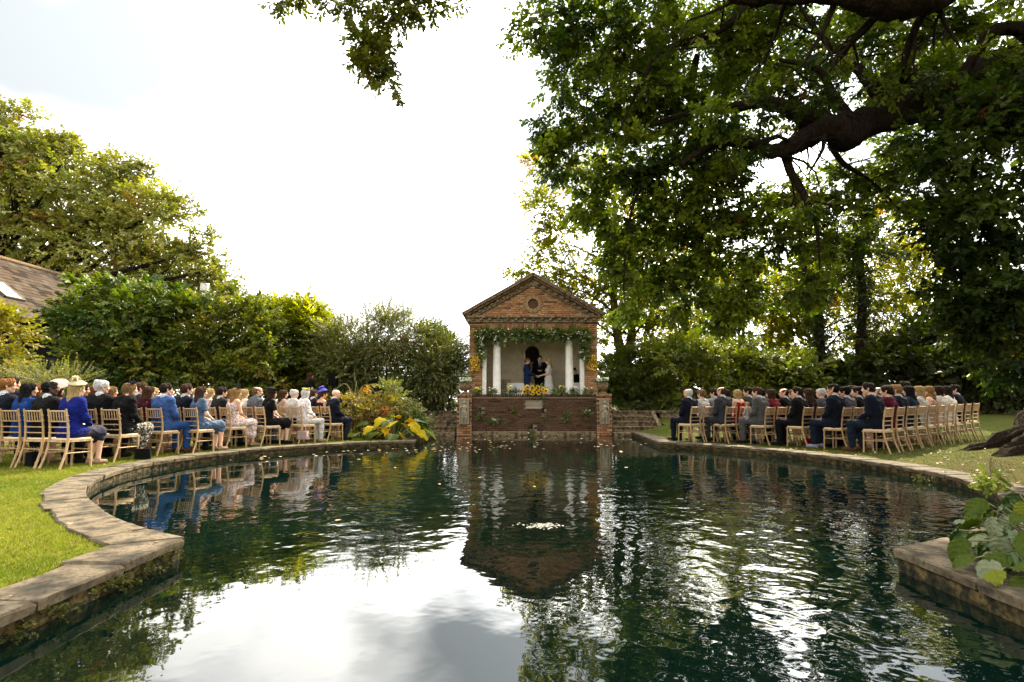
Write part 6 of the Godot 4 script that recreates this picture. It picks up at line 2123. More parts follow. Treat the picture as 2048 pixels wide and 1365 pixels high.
func clothes(key: String, p: Dictionary, what: String) -> ArrayMesh:
	var id := key + "/" + what
	if cache.has(id):
		return cache[id]
	var b := []
	var k := 0.03
	match what:
		"jacket":
			b = torso_bones(p, 0.024) + arm_bones(p, 0.017, 0.96)
			if p.sit:
				b.append([p.pelvis + Vector3(-0.09, -0.02, 0.02), p.pelvis + Vector3(0.09, -0.02, 0.02), 0.115, 0.115])
				for s in ["l", "r"]:
					b.append([p["h" + s] + Vector3(0, 0.01, 0.03), p["h" + s].lerp(p["k" + s], 0.28) + Vector3(0, 0.01, 0), 0.112, 0.098])
			else:
				b.append([p.pelvis + Vector3(-0.06, 0, 0), p.pelvis + Vector3(-0.065, -0.16, 0), 0.13, 0.125])
				b.append([p.pelvis + Vector3(0.06, 0, 0), p.pelvis + Vector3(0.065, -0.16, 0), 0.13, 0.125])
		"waistcoat":
			b = torso_bones(p, 0.018)
		"shirt_sleeves":
			b = arm_bones(p, 0.014, 0.95)
		"top_sleeveless":
			b = torso_bones(p, 0.009)
			b.append([p.neck + Vector3(0, 0.03, 0.0), p.neck + Vector3(0, 0.12, -0.02), 0.085, 0.1, true])
		"top_strapless":
			b = torso_bones(p, 0.009)
			b.append([p.chest + Vector3(-0.3, 0.165, 0), p.chest + Vector3(0.3, 0.165, 0), 0.12, 0.12, true])
		"top_short":
			b = torso_bones(p, 0.011) + arm_bones(p, 0.014, 0.3)
		"top_long":
			b = torso_bones(p, 0.014) + arm_bones(p, 0.013, 0.95)
		"trousers":
			b = leg_bones(p, 0.017, 0.97)
			b.append([p.pelvis + Vector3(-0.07, -0.02, 0), p.pelvis + Vector3(0.07, -0.02, 0), 0.115, 0.115])
			for s in ["l", "r"]:
				b.append([p["k" + s].lerp(p["a" + s], 0.5), p["a" + s] + Vector3(0, 0.015, 0.0), 0.062, 0.056])
		"skirt", "midi_skirt", "long_skirt":
			var to: float = {"skirt": 0.22, "midi_skirt": 0.62, "long_skirt": 0.88}[what]
			if p.sit:
				b.append([p.pelvis + Vector3(-0.07, -0.01, 0), p.pelvis + Vector3(0.07, -0.01, 0), 0.118, 0.118])
				for s in ["l", "r"]:
					b.append([p["h" + s], p["k" + s], 0.1, 0.08])
					b.append([p["k" + s], p["k" + s].lerp(p["a" + s], to), 0.08, 0.075])
				b.append([(p.hl + p.hr) / 2, (p.kl + p.kr) / 2, 0.09, 0.075])
				b.append([(p.kl + p.kr) / 2 + Vector3(0, -0.01, 0), ((p.kl + p.kr) / 2).lerp((p.al + p.ar) / 2, to) + Vector3(0, 0, 0.04), 0.08, 0.085])
				b.append([(p.kl + p.kr) / 2 + Vector3(0, -0.05, 0.2), ((p.kl + p.kr) / 2).lerp((p.al + p.ar) / 2, to * 0.9) + Vector3(0, 0, 0.14), 0.07, 0.06])
				k = 0.05
			else:
				for q in 9:
					var a := TAU * q / 9
					b.append([p.pelvis + Vector3(cos(a) * 0.06, 0.04, sin(a) * 0.04), Vector3(cos(a) * 0.2, 0.06, sin(a) * 0.2 + 0.03), 0.1, 0.05])
				b.append([p.pelvis, Vector3(0, 0.1, 0.03), 0.12, 0.18])
				k = 0.035
		"shoes":
			b = foot_bones(p, 0.012)
			for s in ["l", "r"]:
				b.append([p["a" + s] + Vector3(0, -0.06, 0.035), p["a" + s] + Vector3(0, -0.075, 0.035), 0.02 if p.m else 0.012, 0.02 if p.m else 0.01])
			b.append([p.al + Vector3(-0.3, 0.055, 0), p.ar + Vector3(0.3, 0.055, 0), 0.04, 0.04, true])
			k = 0.015
		"collar":
			var nb: Vector3 = p.neck
			b = [[nb + Vector3(0, -0.01, 0.008), nb + Vector3(0, 0.028, 0.004), 0.072, 0.065]]
	var fine: bool = what == "shoes" or what == "collar"
	cache[id] = crease(sdf(b, 0.011 if fine else 0.015, k), 0.0 if fine else 0.02, 7.0, 9.0, hash(id) % 900).mesh()
	return cache[id]


func body_mesh(key: String, p: Dictionary, turn: float, nod := 0.0) -> ArrayMesh:
	var id := "%s_%d_%d" % [key, roundi(turn), roundi(nod)]
	if cache.has(id):
		return cache[id]
	if not cache.has(key + "_trunk"):
		var b := torso_bones(p, 0.0) + arm_bones(p, 0.0) + leg_bones(p, 0.0) + foot_bones(p, 0.0)
		b.append([p.neck - Vector3(0, 0.04, 0), p.neck + Vector3(0, 0.06, -0.012), 0.058, 0.05])
		b.append([p.pelvis - Vector3(0.05, 0.02, 0), p.pelvis + Vector3(0.05, -0.02, 0), 0.1, 0.1])
		var m := sdf(b, 0.02, 0.03)
		for s in ["l", "r"]:
			var w: Vector3 = p["w" + s]
			var d: Vector3 = (w - p["e" + s]).normalized()
			if p.sit:
				d = (d + Vector3(0.35 if s == "l" else -0.35, -0.25, -0.2)).normalized()
			var up := (Vector3(0, 1, 0) + Vector3(0.4 if s == "l" else -0.4, 0, 0)).normalized()
			if absf(d.dot(up)) > 0.9:
				up = Vector3(1, 0, 0)
			var sc := Vector3(1.0 if s == "r" else -1.0, 1, 1) * (1.0 if p.m else 0.9)
			m.add(hand_mesh(), Transform3D(Basis.looking_at(d, up) * Basis.from_scale(sc), w))
		cache[key + "_trunk"] = m
	var all := MB.new()
	all.add(cache[key + "_trunk"])
	all.add(head_mesh(), head_xf(p, turn, nod))
	cache[id] = all.mesh()
	return cache[id]


func head_xf(p: Dictionary, turn: float, nod := 0.0) -> Transform3D:
	return Transform3D(Basis(Vector3.UP, deg_to_rad(-turn)) * Basis(Vector3.RIGHT, deg_to_rad(-nod)).scaled(Vector3.ONE * (0.96 if p.m else 0.92)), p.head)


const SKIN := {"fair": Color(0.6, 0.36, 0.25), "tan": Color(0.5, 0.27, 0.16), "brown": Color(0.27, 0.13, 0.07), "dark": Color(0.08, 0.04, 0.025)}
const HAIR := {"ginger": Color(0.3, 0.12, 0.035), "black": Color(0.012, 0.01, 0.009), "brown": Color(0.07, 0.035, 0.018), "dark": Color(0.03, 0.018, 0.012), "light": Color(0.22, 0.12, 0.05), "blonde": Color(0.5, 0.34, 0.14), "honey": Color(0.34, 0.19, 0.07), "white": Color(0.75, 0.72, 0.66), "grey": Color(0.3, 0.28, 0.26), "auburn": Color(0.17, 0.06, 0.02)}


func col_of(t: Dictionary, k: String) -> Color:
	var c: Color = t[k]
	return c.linear_to_srgb()


func person(s: Dictionary, pos: Vector3, yaw: float, p: Dictionary, key: String) -> MeshInstance3D:
	var turn: float = s.get("turn", 0.0)
	var nod: float = s.get("nod", 0.0)
	var o := one("person", body_mesh(key, p, turn, nod), skin_mat(col_of(SKIN, s.get("skin", "fair"))), s.label, "person", s.get("group", ""), pos, yaw)
	o.scale = Vector3.ONE * s.get("size", 1.0)
	var tops: Array = s.get("wear", ["jacket", "trousers", "shoes", "collar"])
	for w in tops:
		var c: Color
		match w:
			"trousers", "skirt", "midi_skirt", "long_skirt":
				c = s.get("low", s.get("top", Color(0.02, 0.02, 0.03)))
			"shoes":
				c = s.get("shoe", Color(0.012, 0.01, 0.01))
			"collar", "shirt_sleeves":
				c = s.get("shirt", Color(0.72, 0.72, 0.74))
			_:
				c = s.get("top", Color(0.02, 0.02, 0.03))
		var nm: String = {"jacket": "jacket", "waistcoat": "waistcoat", "shirt_sleeves": "sleeves", "top_sleeveless": "bodice", "top_strapless": "bodice", "top_short": "top", "top_long": "top", "trousers": "trousers", "skirt": "skirt", "midi_skirt": "skirt", "long_skirt": "skirt", "shoes": "shoes", "collar": "shirt_collar"}[w]
		var mt := cloth_mat(c.linear_to_srgb())
		if s.has("print") and nm in ["bodice", "top", "skirt"] and not s.get("print_on", nm) != nm:
			mt = print_mat(s.print)
		part(nm, clothes(key, p, w), mt, o)
	var hx := head_xf(p, turn, nod)
	if s.get("hair", "") != "":
		part("hair", hair_mesh(s.hair), hair_mat(col_of(HAIR, s.get("hc", "brown"))), o, hx)
	if s.has("hat"):
		hat(o, s.hat, hx)
	if s.get("glasses", false):
		var g := MB.new()
		for e in [-1.0, 1.0]:
			var ring := []
			var rr := []
			for q in 11:
				var a := TAU * q / 10
				ring.append(Vector3(e * 0.032 + cos(a) * 0.021, 0.003 + sin(a) * 0.017, -0.113))
				rr.append(0.0022)
			g.tube(ring, rr, 5, false)
			g.tube([Vector3(e * 0.053, 0.006, -0.112), Vector3(e * 0.086, 0.008, -0.02)], [0.002, 0.002], 5)
		g.tube([Vector3(-0.011, 0.006, -0.114), Vector3(0.011, 0.006, -0.114)], [0.002, 0.002], 5)
		part("glasses", g, M.black_board, o, hx)
	return o


func print_mat(which: String) -> Material:
	if M.has("print_" + which):
		return M["print_" + which]
	var C := FastNoiseLite.TYPE_CELLULAR
	var S := FastNoiseLite.TYPE_SIMPLEX_SMOOTH
	match which:
		"black_white":
			mat("print_" + which, Color(1, 1, 1), 0.85, {"tex": noise_tex(51, 0.03, [[0.0, Color(0.03, 0.03, 0.03)], [0.47, Color(0.03, 0.03, 0.03)], [0.49, Color(0.8, 0.77, 0.68)], [0.6, Color(0.8, 0.77, 0.68)], [0.62, Color(0.04, 0.04, 0.04)]], S, 2), "scale": 1.0})
		"white_floral":
			mat("print_" + which, Color(1, 1, 1), 0.85, {"tex": noise_tex(52, 0.022, [[0.0, Color(0.12, 0.1, 0.12)], [0.34, Color(0.2, 0.15, 0.15)], [0.37, Color(0.9, 0.86, 0.82)], [0.63, Color(0.9, 0.86, 0.82)], [0.66, Color(0.6, 0.25, 0.25)], [1.0, Color(0.4, 0.12, 0.15)]], S, 2), "scale": 2.2})
		"blue_floral":
			mat("print_" + which, Color(1, 1, 1), 0.85, {"tex": noise_tex(53, 0.05, [[0.0, Color(0.06, 0.09, 0.16)], [0.4, Color(0.16, 0.24, 0.36)], [0.55, Color(0.45, 0.53, 0.6)], [0.7, Color(0.1, 0.16, 0.27)]], S, 2), "scale": 2.0})
		"red_floral":
			mat("print_" + which, Color(1, 1, 1), 0.85, {"tex": noise_tex(54, 0.018, [[0.0, Color(0.9, 0.88, 0.86)], [0.63, Color(0.9, 0.88, 0.86)], [0.65, Color(0.45, 0.08, 0.1)], [0.8, Color(0.3, 0.05, 0.08)]], S, 2), "scale": 3.2})
		"lace":
			mat("print_" + which, Color(1, 1, 1), 0.85, {"tex": noise_tex(55, 0.09, [[0.0, Color(0.5, 0.42, 0.36)], [0.35, Color(0.62, 0.54, 0.46)], [0.5, Color(0.88, 0.85, 0.8)], [1.0, Color(0.92, 0.9, 0.86)]], S, 2), "scale": 3.0})
		"navy_lace":
			mat("print_" + which, Color(1, 1, 1), 0.85, {"tex": noise_tex(56, 0.09, [[0.0, Color(0.02, 0.02, 0.06)], [0.5, Color(0.06, 0.06, 0.14)], [0.6, Color(0.25, 0.25, 0.38)], [0.66, Color(0.04, 0.04, 0.11)]], S, 2), "scale": 3.0})
	return M["print_" + which]


func hat(o: Node, kind: String, hx: Transform3D):
	var m := MB.new()
	var c := Color(0.7, 0.58, 0.36)
	var xf := hx
	var r := RandomNumberGenerator.new()
	r.seed = hash(kind) % 997
	match kind:
		"beige_saucer":
			m.lathe([[0.0, 0.02], [0.08, 0.02], [0.125, 0.0], [0.14, 0.012], [0.125, 0.018], [0.09, 0.045], [0.06, 0.06], [0.0, 0.065]], Vector3.ZERO, 22)
			for k in 6:
				var a := k * 1.05
				m.tube([Vector3(-0.03, 0.05, 0.02), Vector3(-0.03 + cos(a) * 0.05, 0.12, 0.02 + sin(a) * 0.05), Vector3(-0.03 + cos(a) * 0.08, 0.07, 0.02 + sin(a) * 0.08)], [0.02, 0.026, 0.008], 6)
			xf = hx * Transform3D(Basis(Vector3.BACK, -0.25) * Basis(Vector3.RIGHT, 0.15), Vector3(0.015, 0.1, 0.01))
		"pink_disc":
			c = Color(0.72, 0.5, 0.42)
			m.lathe([[0.0, 0.0], [0.165, -0.015], [0.175, 0.0], [0.165, 0.008], [0.0, 0.03]], Vector3.ZERO, 24)
			for k in 5:
				m.tube([Vector3(0.05, 0, 0.05), Vector3(0.05 + 0.03 * k, 0.05, 0.08), Vector3(0.08 + 0.02 * k, 0.02, 0.12)], [0.01, 0.018, 0.004], 5)
			xf = hx * Transform3D(Basis(Vector3.BACK, -0.5) * Basis(Vector3.RIGHT, 0.5), Vector3(0.02, 0.14, 0.0))
		"black_hat":
			c = Color(0.015, 0.014, 0.013)
			m.lathe([[0.0, -0.02], [0.12, -0.02], [0.145, -0.03], [0.15, -0.02], [0.112, 0.0], [0.108, 0.07], [0.1, 0.085], [0.0, 0.09]], Vector3.ZERO, 22)
			for k in 5:
				var a := k * 1.3
				m.tube([Vector3(0.1, 0.03, -0.02), Vector3(0.13, 0.05 + 0.03 * cos(a), -0.02 + 0.04 * sin(a)), Vector3(0.11, 0.03 + 0.05 * cos(a), -0.02 + 0.06 * sin(a))], [0.01, 0.02, 0.006], 6)
			xf = hx * Transform3D(Basis(Vector3.BACK, -0.12), Vector3(0.0, 0.075, 0.015))
		"yellow_flower":
			c = Color(0.72, 0.6, 0.16)
			for k in 26:
				var a := r.randf() * TAU
				var rad := r.randf_range(0.03, 0.13)
				var q := Vector3(cos(a) * rad, r.randf_range(0.0, 0.06), sin(a) * rad)
				m.tube([Vector3(q.x * 0.3, 0, q.z * 0.3), q + Vector3(0, 0.02, 0), q * 1.25], [0.008, 0.024, 0.006], 5)
			xf = hx * Transform3D(Basis(), Vector3(0.02, 0.09, -0.01))
		"purple_saucer":
			c = Color(0.11, 0.1, 0.5)
			m.lathe([[0.0, 0.03], [0.07, 0.05], [0.12, 0.02], [0.15, -0.01], [0.155, -0.002], [0.125, 0.035], [0.08, 0.09], [0.0, 0.1]], Vector3.ZERO, 22)
			for k in 9:
				var a := k * 0.75
				m.tube([Vector3(0, 0.07, 0), Vector3(cos(a) * 0.06, 0.15, sin(a) * 0.06), Vector3(cos(a + 0.5) * 0.12, 0.12, sin(a + 0.5) * 0.1)], [0.012, 0.022, 0.004], 6)
			xf = hx * Transform3D(Basis(Vector3.BACK, 0.2) * Basis(Vector3.RIGHT, 0.2), Vector3(0.0, 0.085, 0.02))
		"navy_fascinator", "feather_fascinator":
			c = Color(0.025, 0.025, 0.06) if kind == "navy_fascinator" else Color(0.35, 0.24, 0.2)
			for k in 12:
				var a := r.randf() * TAU
				var q := Vector3(cos(a), r.randf_range(0.3, 1.3), sin(a)) * 0.055
				m.tube([Vector3.ZERO, q * 0.7, q + Vector3(0, -0.01, 0)], [0.006, 0.017, 0.003], 5)
			xf = hx * Transform3D(Basis(Vector3.BACK, -0.6), Vector3(0.05, 0.12, -0.02))
		"flower_band":
			c = Color(0.75, 0.68, 0.52)
			for k in 14:
				var a := -0.4 + k * 0.32
				var q := Vector3(cos(a) * 0.088, 0.075, 0.02 + sin(a) * 0.1)
				m.lathe([[0.0, -0.012], [0.014, -0.005], [0.016, 0.006], [0.0, 0.014]], q, 6)
			xf = hx
	part("hat" if kind.ends_with("hat") or kind.ends_with("saucer") or kind.ends_with("disc") else "fascinator" if kind != "flower_band" else "flower_band", m, cloth_mat(c.linear_to_srgb()), o, xf)


func seat(row_end: Vector2, theta: float, j: float, side: float, spec, order: String, gap := SEAT_GAP):
	# side -1: the row runs to the left and back, facing right by theta; side +1: mirrored
	var t := deg_to_rad(theta)
	var x := row_end.x + side * cos(t) * gap * j
	var d := row_end.y + sin(t) * gap * j
	var pos := V(x, lawn_y(x, d) - 0.012, d)
	var yaw := t * side
	if spec == null:
		chair(pos, yaw, "empty light wooden chair %s" % order)
		return
	chair(pos, yaw, "wooden chair under %s" % spec.label)
	if spec.has("none"):
		return
	var m: String = spec.get("sex", "m")
	var v: int = spec.get("pose", 0)
	var key := "%s%d" % [m, v]
	if not cache.has("pose_" + key):
		cache["pose_" + key] = pose_seated(m, v)
	var who := person(spec, pos + Vector3(0, 0.012, 0), yaw + rng.randf_range(-0.14, 0.14), cache["pose_" + key], key)
	who.rotation.z = rng.randf_range(-0.045, 0.045)


const NAVY := Color(0.0095, 0.0115, 0.021)
const BLACK := Color(0.008, 0.008, 0.0085)
const CHAR := Color(0.02, 0.021, 0.023)
const GREY := Color(0.1, 0.1, 0.105)
const BLUE := Color(0.05, 0.11, 0.3)
const ROYAL := Color(0.01, 0.018, 0.19)


func man(label: String, hair: String, hc: String, top: Color, o := {}) -> Dictionary:
	var d := {"sex": "m", "label": label, "hair": hair, "hc": hc, "top": top, "low": top}
	d.merge(o, true)
	return d


func woman(label: String, hair: String, hc: String, top: Color, wear: Array, o := {}) -> Dictionary:
	var d := {"sex": "w", "label": label, "hair": hair, "hc": hc, "top": top, "low": top, "wear": wear, "shoe": Color(0.4, 0.26, 0.17)}
	d.merge(o, true)
	return d


func chairs_and_guests():
	var SL := ["top_sleeveless", "skirt", "shoes"]
	var SS := ["top_short", "skirt", "shoes"]
	var ST := ["top_strapless", "skirt", "shoes"]
	var JS := ["jacket", "skirt", "shoes"]
	var LL := ["top_long", "skirt", "shoes"]
	var white := Color(0.72, 0.68, 0.62)
	# left rows, from the back (nearest the camera) to the front; seats run from the pool side outwards
	var rows := [
		[Vector2(-7.05, 9.2), 14.0, "in the back left row", [
			woman("woman with straight blonde hair, beige saucer hat and royal blue jacket", "long", "blonde", ROYAL, JS, {"print": "navy_lace", "hat": "beige_saucer", "turn": 20.0}),
			man("dark-skinned man with cropped black hair, left of the beige hat", "crop", "black", BLACK, {"skin": "dark", "turn": 30.0}),
			woman("woman with long black hair and royal blue dress", "long", "black", Color(0.012, 0.05, 0.22), SS, {"skin": "tan", "turn": 35.0}),
			man("man with ginger hair, glasses and dark navy suit at the left edge", "short", "ginger", NAVY, {"turn": 40.0, "glasses": true, "size": 1.03}),
			null]],
		[Vector2(-6.98, 10.26), 12.0, "in the second left row from the back", [
			woman("woman with light brown bob, navy fascinator and black-and-white patterned skirt", "bob", "light", BLACK, ["jacket", "midi_skirt", "shoes"], {"print": "black_white", "hat": "navy_fascinator", "turn": 25.0, "pose": 1, "shoe": BLACK, "size": 1.03}),
			man("man with full white hair and black suit", "full", "white", BLACK, {"turn": 35.0, "size": 1.04}),
			man("young man with thick dark brown hair just behind the beige hat", "full", "dark", BLACK, {"turn": 40.0, "skin": "tan"}),
			woman("woman under a tilted pale pink disc hat", "bob", "dark", Color(0.25, 0.1, 0.09), SS, {"hat": "pink_disc"}),
			woman("woman with auburn bob behind the black-haired woman in royal blue", "bob", "auburn", NAVY, SS, {}),
			man("man with wavy black hair rising behind the woman in royal blue dress", "full", "black", NAVY, {"skin": "tan", "turn": 30.0, "size": 1.05})]],
		[Vector2(-6.92, 11.4), 18.0, "in the third left row from the back", [
			man("man with short dark hair in bright blue suit", "short", "dark", BLUE, {"low": Color(0.03, 0.09, 0.3), "shoe": Color(0.1, 0.05, 0.02), "turn": 15.0, "size": 1.02}),
			woman("woman with long straight brown hair and maroon dress", "long", "brown", Color(0.06, 0.008, 0.014), SS, {"turn": 20.0}),
			woman("woman with black shoulder-length hair between fascinator and maroon dress", "bob", "black", BLACK, SS, {}),
			woman("woman with light brown hair and bright orange dress", "bob", "light", Color(0.7, 0.13, 0.01), SS, {"turn": 20.0}),
			woman("woman with auburn hair behind the white-haired man", "long", "auburn", Color(0.3, 0.22, 0.16), SS, {})]],
		[Vector2(-6.48, 11.9), 23.0, "in the fourth left row from the back", [
			woman("woman with brown half-up hair and blue patterned short dress", "long", "brown", Color(0.1, 0.15, 0.25), SS, {"print": "blue_floral", "turn": 15.0}),
			man("man with quiffed brown hair in navy suit", "short", "brown", NAVY, {"turn": 10.0, "nod": -6.0, "size": 1.03}),
			woman("woman with auburn bun and salmon pink dress", "bun", "auburn", Color(0.6, 0.25, 0.18), SS, {}),
			woman("woman with long blonde hair behind the bright blue suit", "long", "blonde", Color(0.55, 0.35, 0.25), SS, {}),
			man("tall man with short brown hair above the maroon dress", "short", "brown", CHAR, {"turn": 20.0, "size": 1.06})]],
		[Vector2(-6.35, 13.1), 28.0, "in the fifth left row from the back", [
			woman("woman with ombre hair and off-shoulder white floral long dress", "long", "honey", white, ["top_strapless", "midi_skirt", "shoes"], {"print": "white_floral", "hat": "navy_fascinator", "turn": 10.0, "skin": "tan"}),
			man("man with short dark hair in charcoal suit beside the white floral dress", "short", "dark", CHAR, {}),
			woman("woman with long blonde hair and white floral blouse", "long", "blonde", white, SS, {"print": "white_floral", "turn": 20.0}),
			man("bald tanned man in dark grey, middle of the left rows", "", "dark", GREY, {"skin": "tan"})]],
		[Vector2(-5.84, 13.75), 31.0, "in the third left row from the front", [
			woman("woman in black brimmed hat and black dress", "bob", "brown", BLACK, SS, {"hat": "black_hat", "shoe": BLACK, "turn": -10.0}),
			man("man with thinning brown hair in grey waistcoat", "fringe", "light", Color(0.13, 0.14, 0.16), {"wear": ["waistcoat", "shirt_sleeves", "trousers", "shoes", "collar"], "shirt": Color(0.2, 0.21, 0.23), "turn": 20.0, "size": 1.02}),
			woman("woman with long blonde hair facing right between floral dress and waistcoat", "long", "blonde", white, SS, {"print": "lace", "turn": 20.0}),
			woman("woman with light brown hair low in the middle of the left rows", "bob", "light", Color(0.4, 0.4, 0.42), SS, {})]],
		[Vector2(-5.26, 14.5), 36.0, "in the second left row from the front", [
			woman("woman in frilly yellow hat and white outfit with red flowers", "bob", "white", white, ["top_long", "trousers", "shoes"], {"print": "red_floral", "low": white, "hat": "yellow_flower", "turn": -10.0}),
			woman("woman with fluffy white hair and white cardigan", "full", "white", white, ["top_long", "skirt", "shoes"], {"low": BLACK}),
			woman("woman with long wavy brown hair and pale floral dress", "curly", "brown", Color(0.45, 0.3, 0.22), SL, {"turn": 15.0}),
			woman("woman with strawberry blonde hair behind the black hat", "long", "honey", Color(0.5, 0.35, 0.28), SL, {})]],
		[Vector2(-4.78, 15.25), 40.0, "in the front left row", [
			man("bald man in dark suit at the end of the front left row", "crop", "light", NAVY, {"pose": 1, "skin": "fair", "low": Color(0.015, 0.018, 0.03), "hair": ""}),
			woman("woman in violet blue saucer hat and navy dress", "updo", "brown", NAVY, ["top_strapless", "skirt", "shoes"], {"hat": "purple_saucer", "skin": "tan"}),
			man("man with short brown hair in navy suit behind the purple hat", "crop", "brown", NAVY, {}),
			man("man with greying brown hair in the front left row", "short", "light", CHAR, {}),
			woman("woman with black hair far along the front left row", "bob", "black", BLACK, SS, {})]],
	]
	for row in rows:
		for j in row[3].size():
			seat(row[0], row[1], j, -1.0, row[3][j], row[2])
	# right rows, front to back
	rows = [
		[Vector2(4.62, 14.95), 30.0, "in the front right row", [
			man("man with cropped grey hair and navy suit, nearest the right steps", "fringe", "white", NAVY, {"turn": -15.0}),
			woman("woman with feathered fascinator, light brown hair and white top", "updo", "light", white, ["top_short", "skirt", "shoes"], {"low": Color(0.12, 0.08, 0.06), "hat": "feather_fascinator"}),
			man("man in glasses half hidden in the front right row", "short", "dark", Color(0.3, 0.31, 0.33), {"glasses": true, "turn": -20.0}),
			woman("woman with dark brown curls and cream dress beside the red dress", "curly", "dark", Color(0.6, 0.5, 0.36), SS, {})]],
		[Vector2(5.45, 14.7), 30.0, "in the second right row", [
			man("balding man in mid grey suit left of the red dress", "fringe", "brown", Color(0.045, 0.047, 0.055), {"turn": -10.0, "size": 1.03}),
			woman("blonde woman with bob and bare-shouldered bright red dress", "bob", "blonde", Color(0.4, 0.012, 0.016), ST, {}),
			man("man with short dark hair, glasses and grey suit facing left", "short", "dark", Color(0.05, 0.05, 0.055), {"glasses": true, "turn": -35.0, "size": 1.03}),
			man("man with dark hair peeping behind the grey suits on the right", "short", "black", CHAR, {})]],
		[Vector2(6.08, 13.95), 34.0, "in the third right row", [
			man("man in woven grey suit holding a child on his lap", "short", "brown", Color(0.1, 0.095, 0.09), {"pose": 1, "turn": -15.0, "size": 1.02}),
			woman("woman with brown bob and dark red dress beside the held child", "bob", "brown", Color(0.2, 0.02, 0.025), SS, {}),
			man("balding man with glasses in black suit, middle of the right rows", "fringe", "dark", BLACK, {"glasses": true, "turn": -40.0}),
			woman("woman with dark blonde bun and black top", "bun", "light", BLACK, SS, {"turn": -20.0})]],
		[Vector2(6.71, 13.4), 33.0, "in the fourth right row", [
			man("man with short dark hair in black suit sitting before the brown-haired woman", "short", "dark", BLACK, {"turn": -25.0}),
			woman("woman with very long brown hair and dark dress", "long", "brown", Color(0.03, 0.016, 0.016), SL, {}),
			woman("woman with tousled silver hair, in the middle of the right rows", "full", "white", Color(0.1, 0.1, 0.12), SS, {}),
			man("dark-haired man peeping out behind the silver-haired woman", "short", "dark", CHAR, {})]],
		[Vector2(7.13, 12.6), 33.0, "in the fifth right row", [
			man("man with short black hair, navy suit and pale grey shoes", "crop", "black", NAVY, {"turn": -20.0, "skin": "tan", "size": 1.04, "low": Color(0.012, 0.017, 0.034), "shoe": Color(0.3, 0.32, 0.36)}),
			man("man with thick black hair in mid grey jacket", "full", "black", Color(0.09, 0.09, 0.095), {"skin": "tan", "turn": -20.0}),
			man("man with dark curly hair and black suit beside the grey jacket", "full", "dark", BLACK, {"turn": -30.0}),
			woman("woman with auburn bun and peach dress", "bun", "auburn", Color(0.6, 0.3, 0.17), ST, {}),
			man("balding man behind the burgundy dress", "fringe", "grey", CHAR, {})]],
		[Vector2(7.48, 11.76), 34.5, "in the back right row", [
			man("stocky man in navy suit and brown shoes nearest the oak and water", "short", "dark", NAVY, {"pose": 1, "turn": -15.0, "size": 1.04, "low": Color(0.012, 0.02, 0.034), "shoe": Color(0.12, 0.05, 0.025)}),
			woman("woman with dark hair pinned up and burgundy dress", "updo", "dark", Color(0.1, 0.008, 0.022), SS, {"turn": -20.0}),
			man("bearded man with swept back brown hair and navy suit", "short", "honey", NAVY, {"turn": -20.0}),
			woman("woman with long black hair and dark teal dress", "long", "black", Color(0.012, 0.03, 0.05), LL, {}),
			woman("woman with straight blonde hair and sleeveless white dress", "long", "blonde", white, SL, {"turn": -15.0}),
			woman("woman with wavy honey hair and dusky pink strapless dress", "curly", "honey", Color(0.5, 0.33, 0.24), ST, {}),
			woman("woman with brown bob and white strap dress", "bob", "dark", white, SL, {"skin": "tan", "turn": -20.0}),
			woman("woman with long brown hair and white lace top", "long", "dark", white, LL, {"print": "lace"}),
			man("man in sunglasses and black suit at the far right end", "short", "dark", BLACK, {"glasses": true, "turn": -30.0}),
			null]],
	]
	for row in rows:
		for j in row[3].size():
			seat(row[0], row[1], j, 1.0, row[3][j], row[2], 0.54 if row[1] > 34.2 else 0.5)
	# a few more heads standing out between the rows
	seat(Vector2(9.4, 13.6), 34.0, 0, 1.0, man("tall man with dark hair and white collar behind the long black hair", "short", "dark", NAVY, {"turn": -35.0, "size": 1.08, "skin": "tan"}), "")
	seat(Vector2(8.6, 13.1), 34.0, 0, 1.0, man("man with wavy brown hair behind the bearded man", "full", "brown", NAVY, {"turn": -25.0, "size": 1.02}), "")
	seat(Vector2(8.2, 13.7), 34.0, 0, 1.0, man("man in sunglasses beside the thick black hair", "short", "brown", NAVY, {"turn": -35.0, "glasses": true, "size": 1.03}), "")
	# the child on the lap
	var ch := person({"label": "small fair-haired child held on the lap of the woven grey suit", "hair": "short", "hc": "blonde", "sex": "w", "wear": ["top_long", "trousers", "shoes"], "top": Color(0.55, 0.45, 0.4), "low": Color(0.2, 0.22, 0.3), "size": 0.52}, V(5.83, 0.32, 14.16), deg_to_rad(25), pose_seated("w", 0), "w0")
	ch.name = "child"


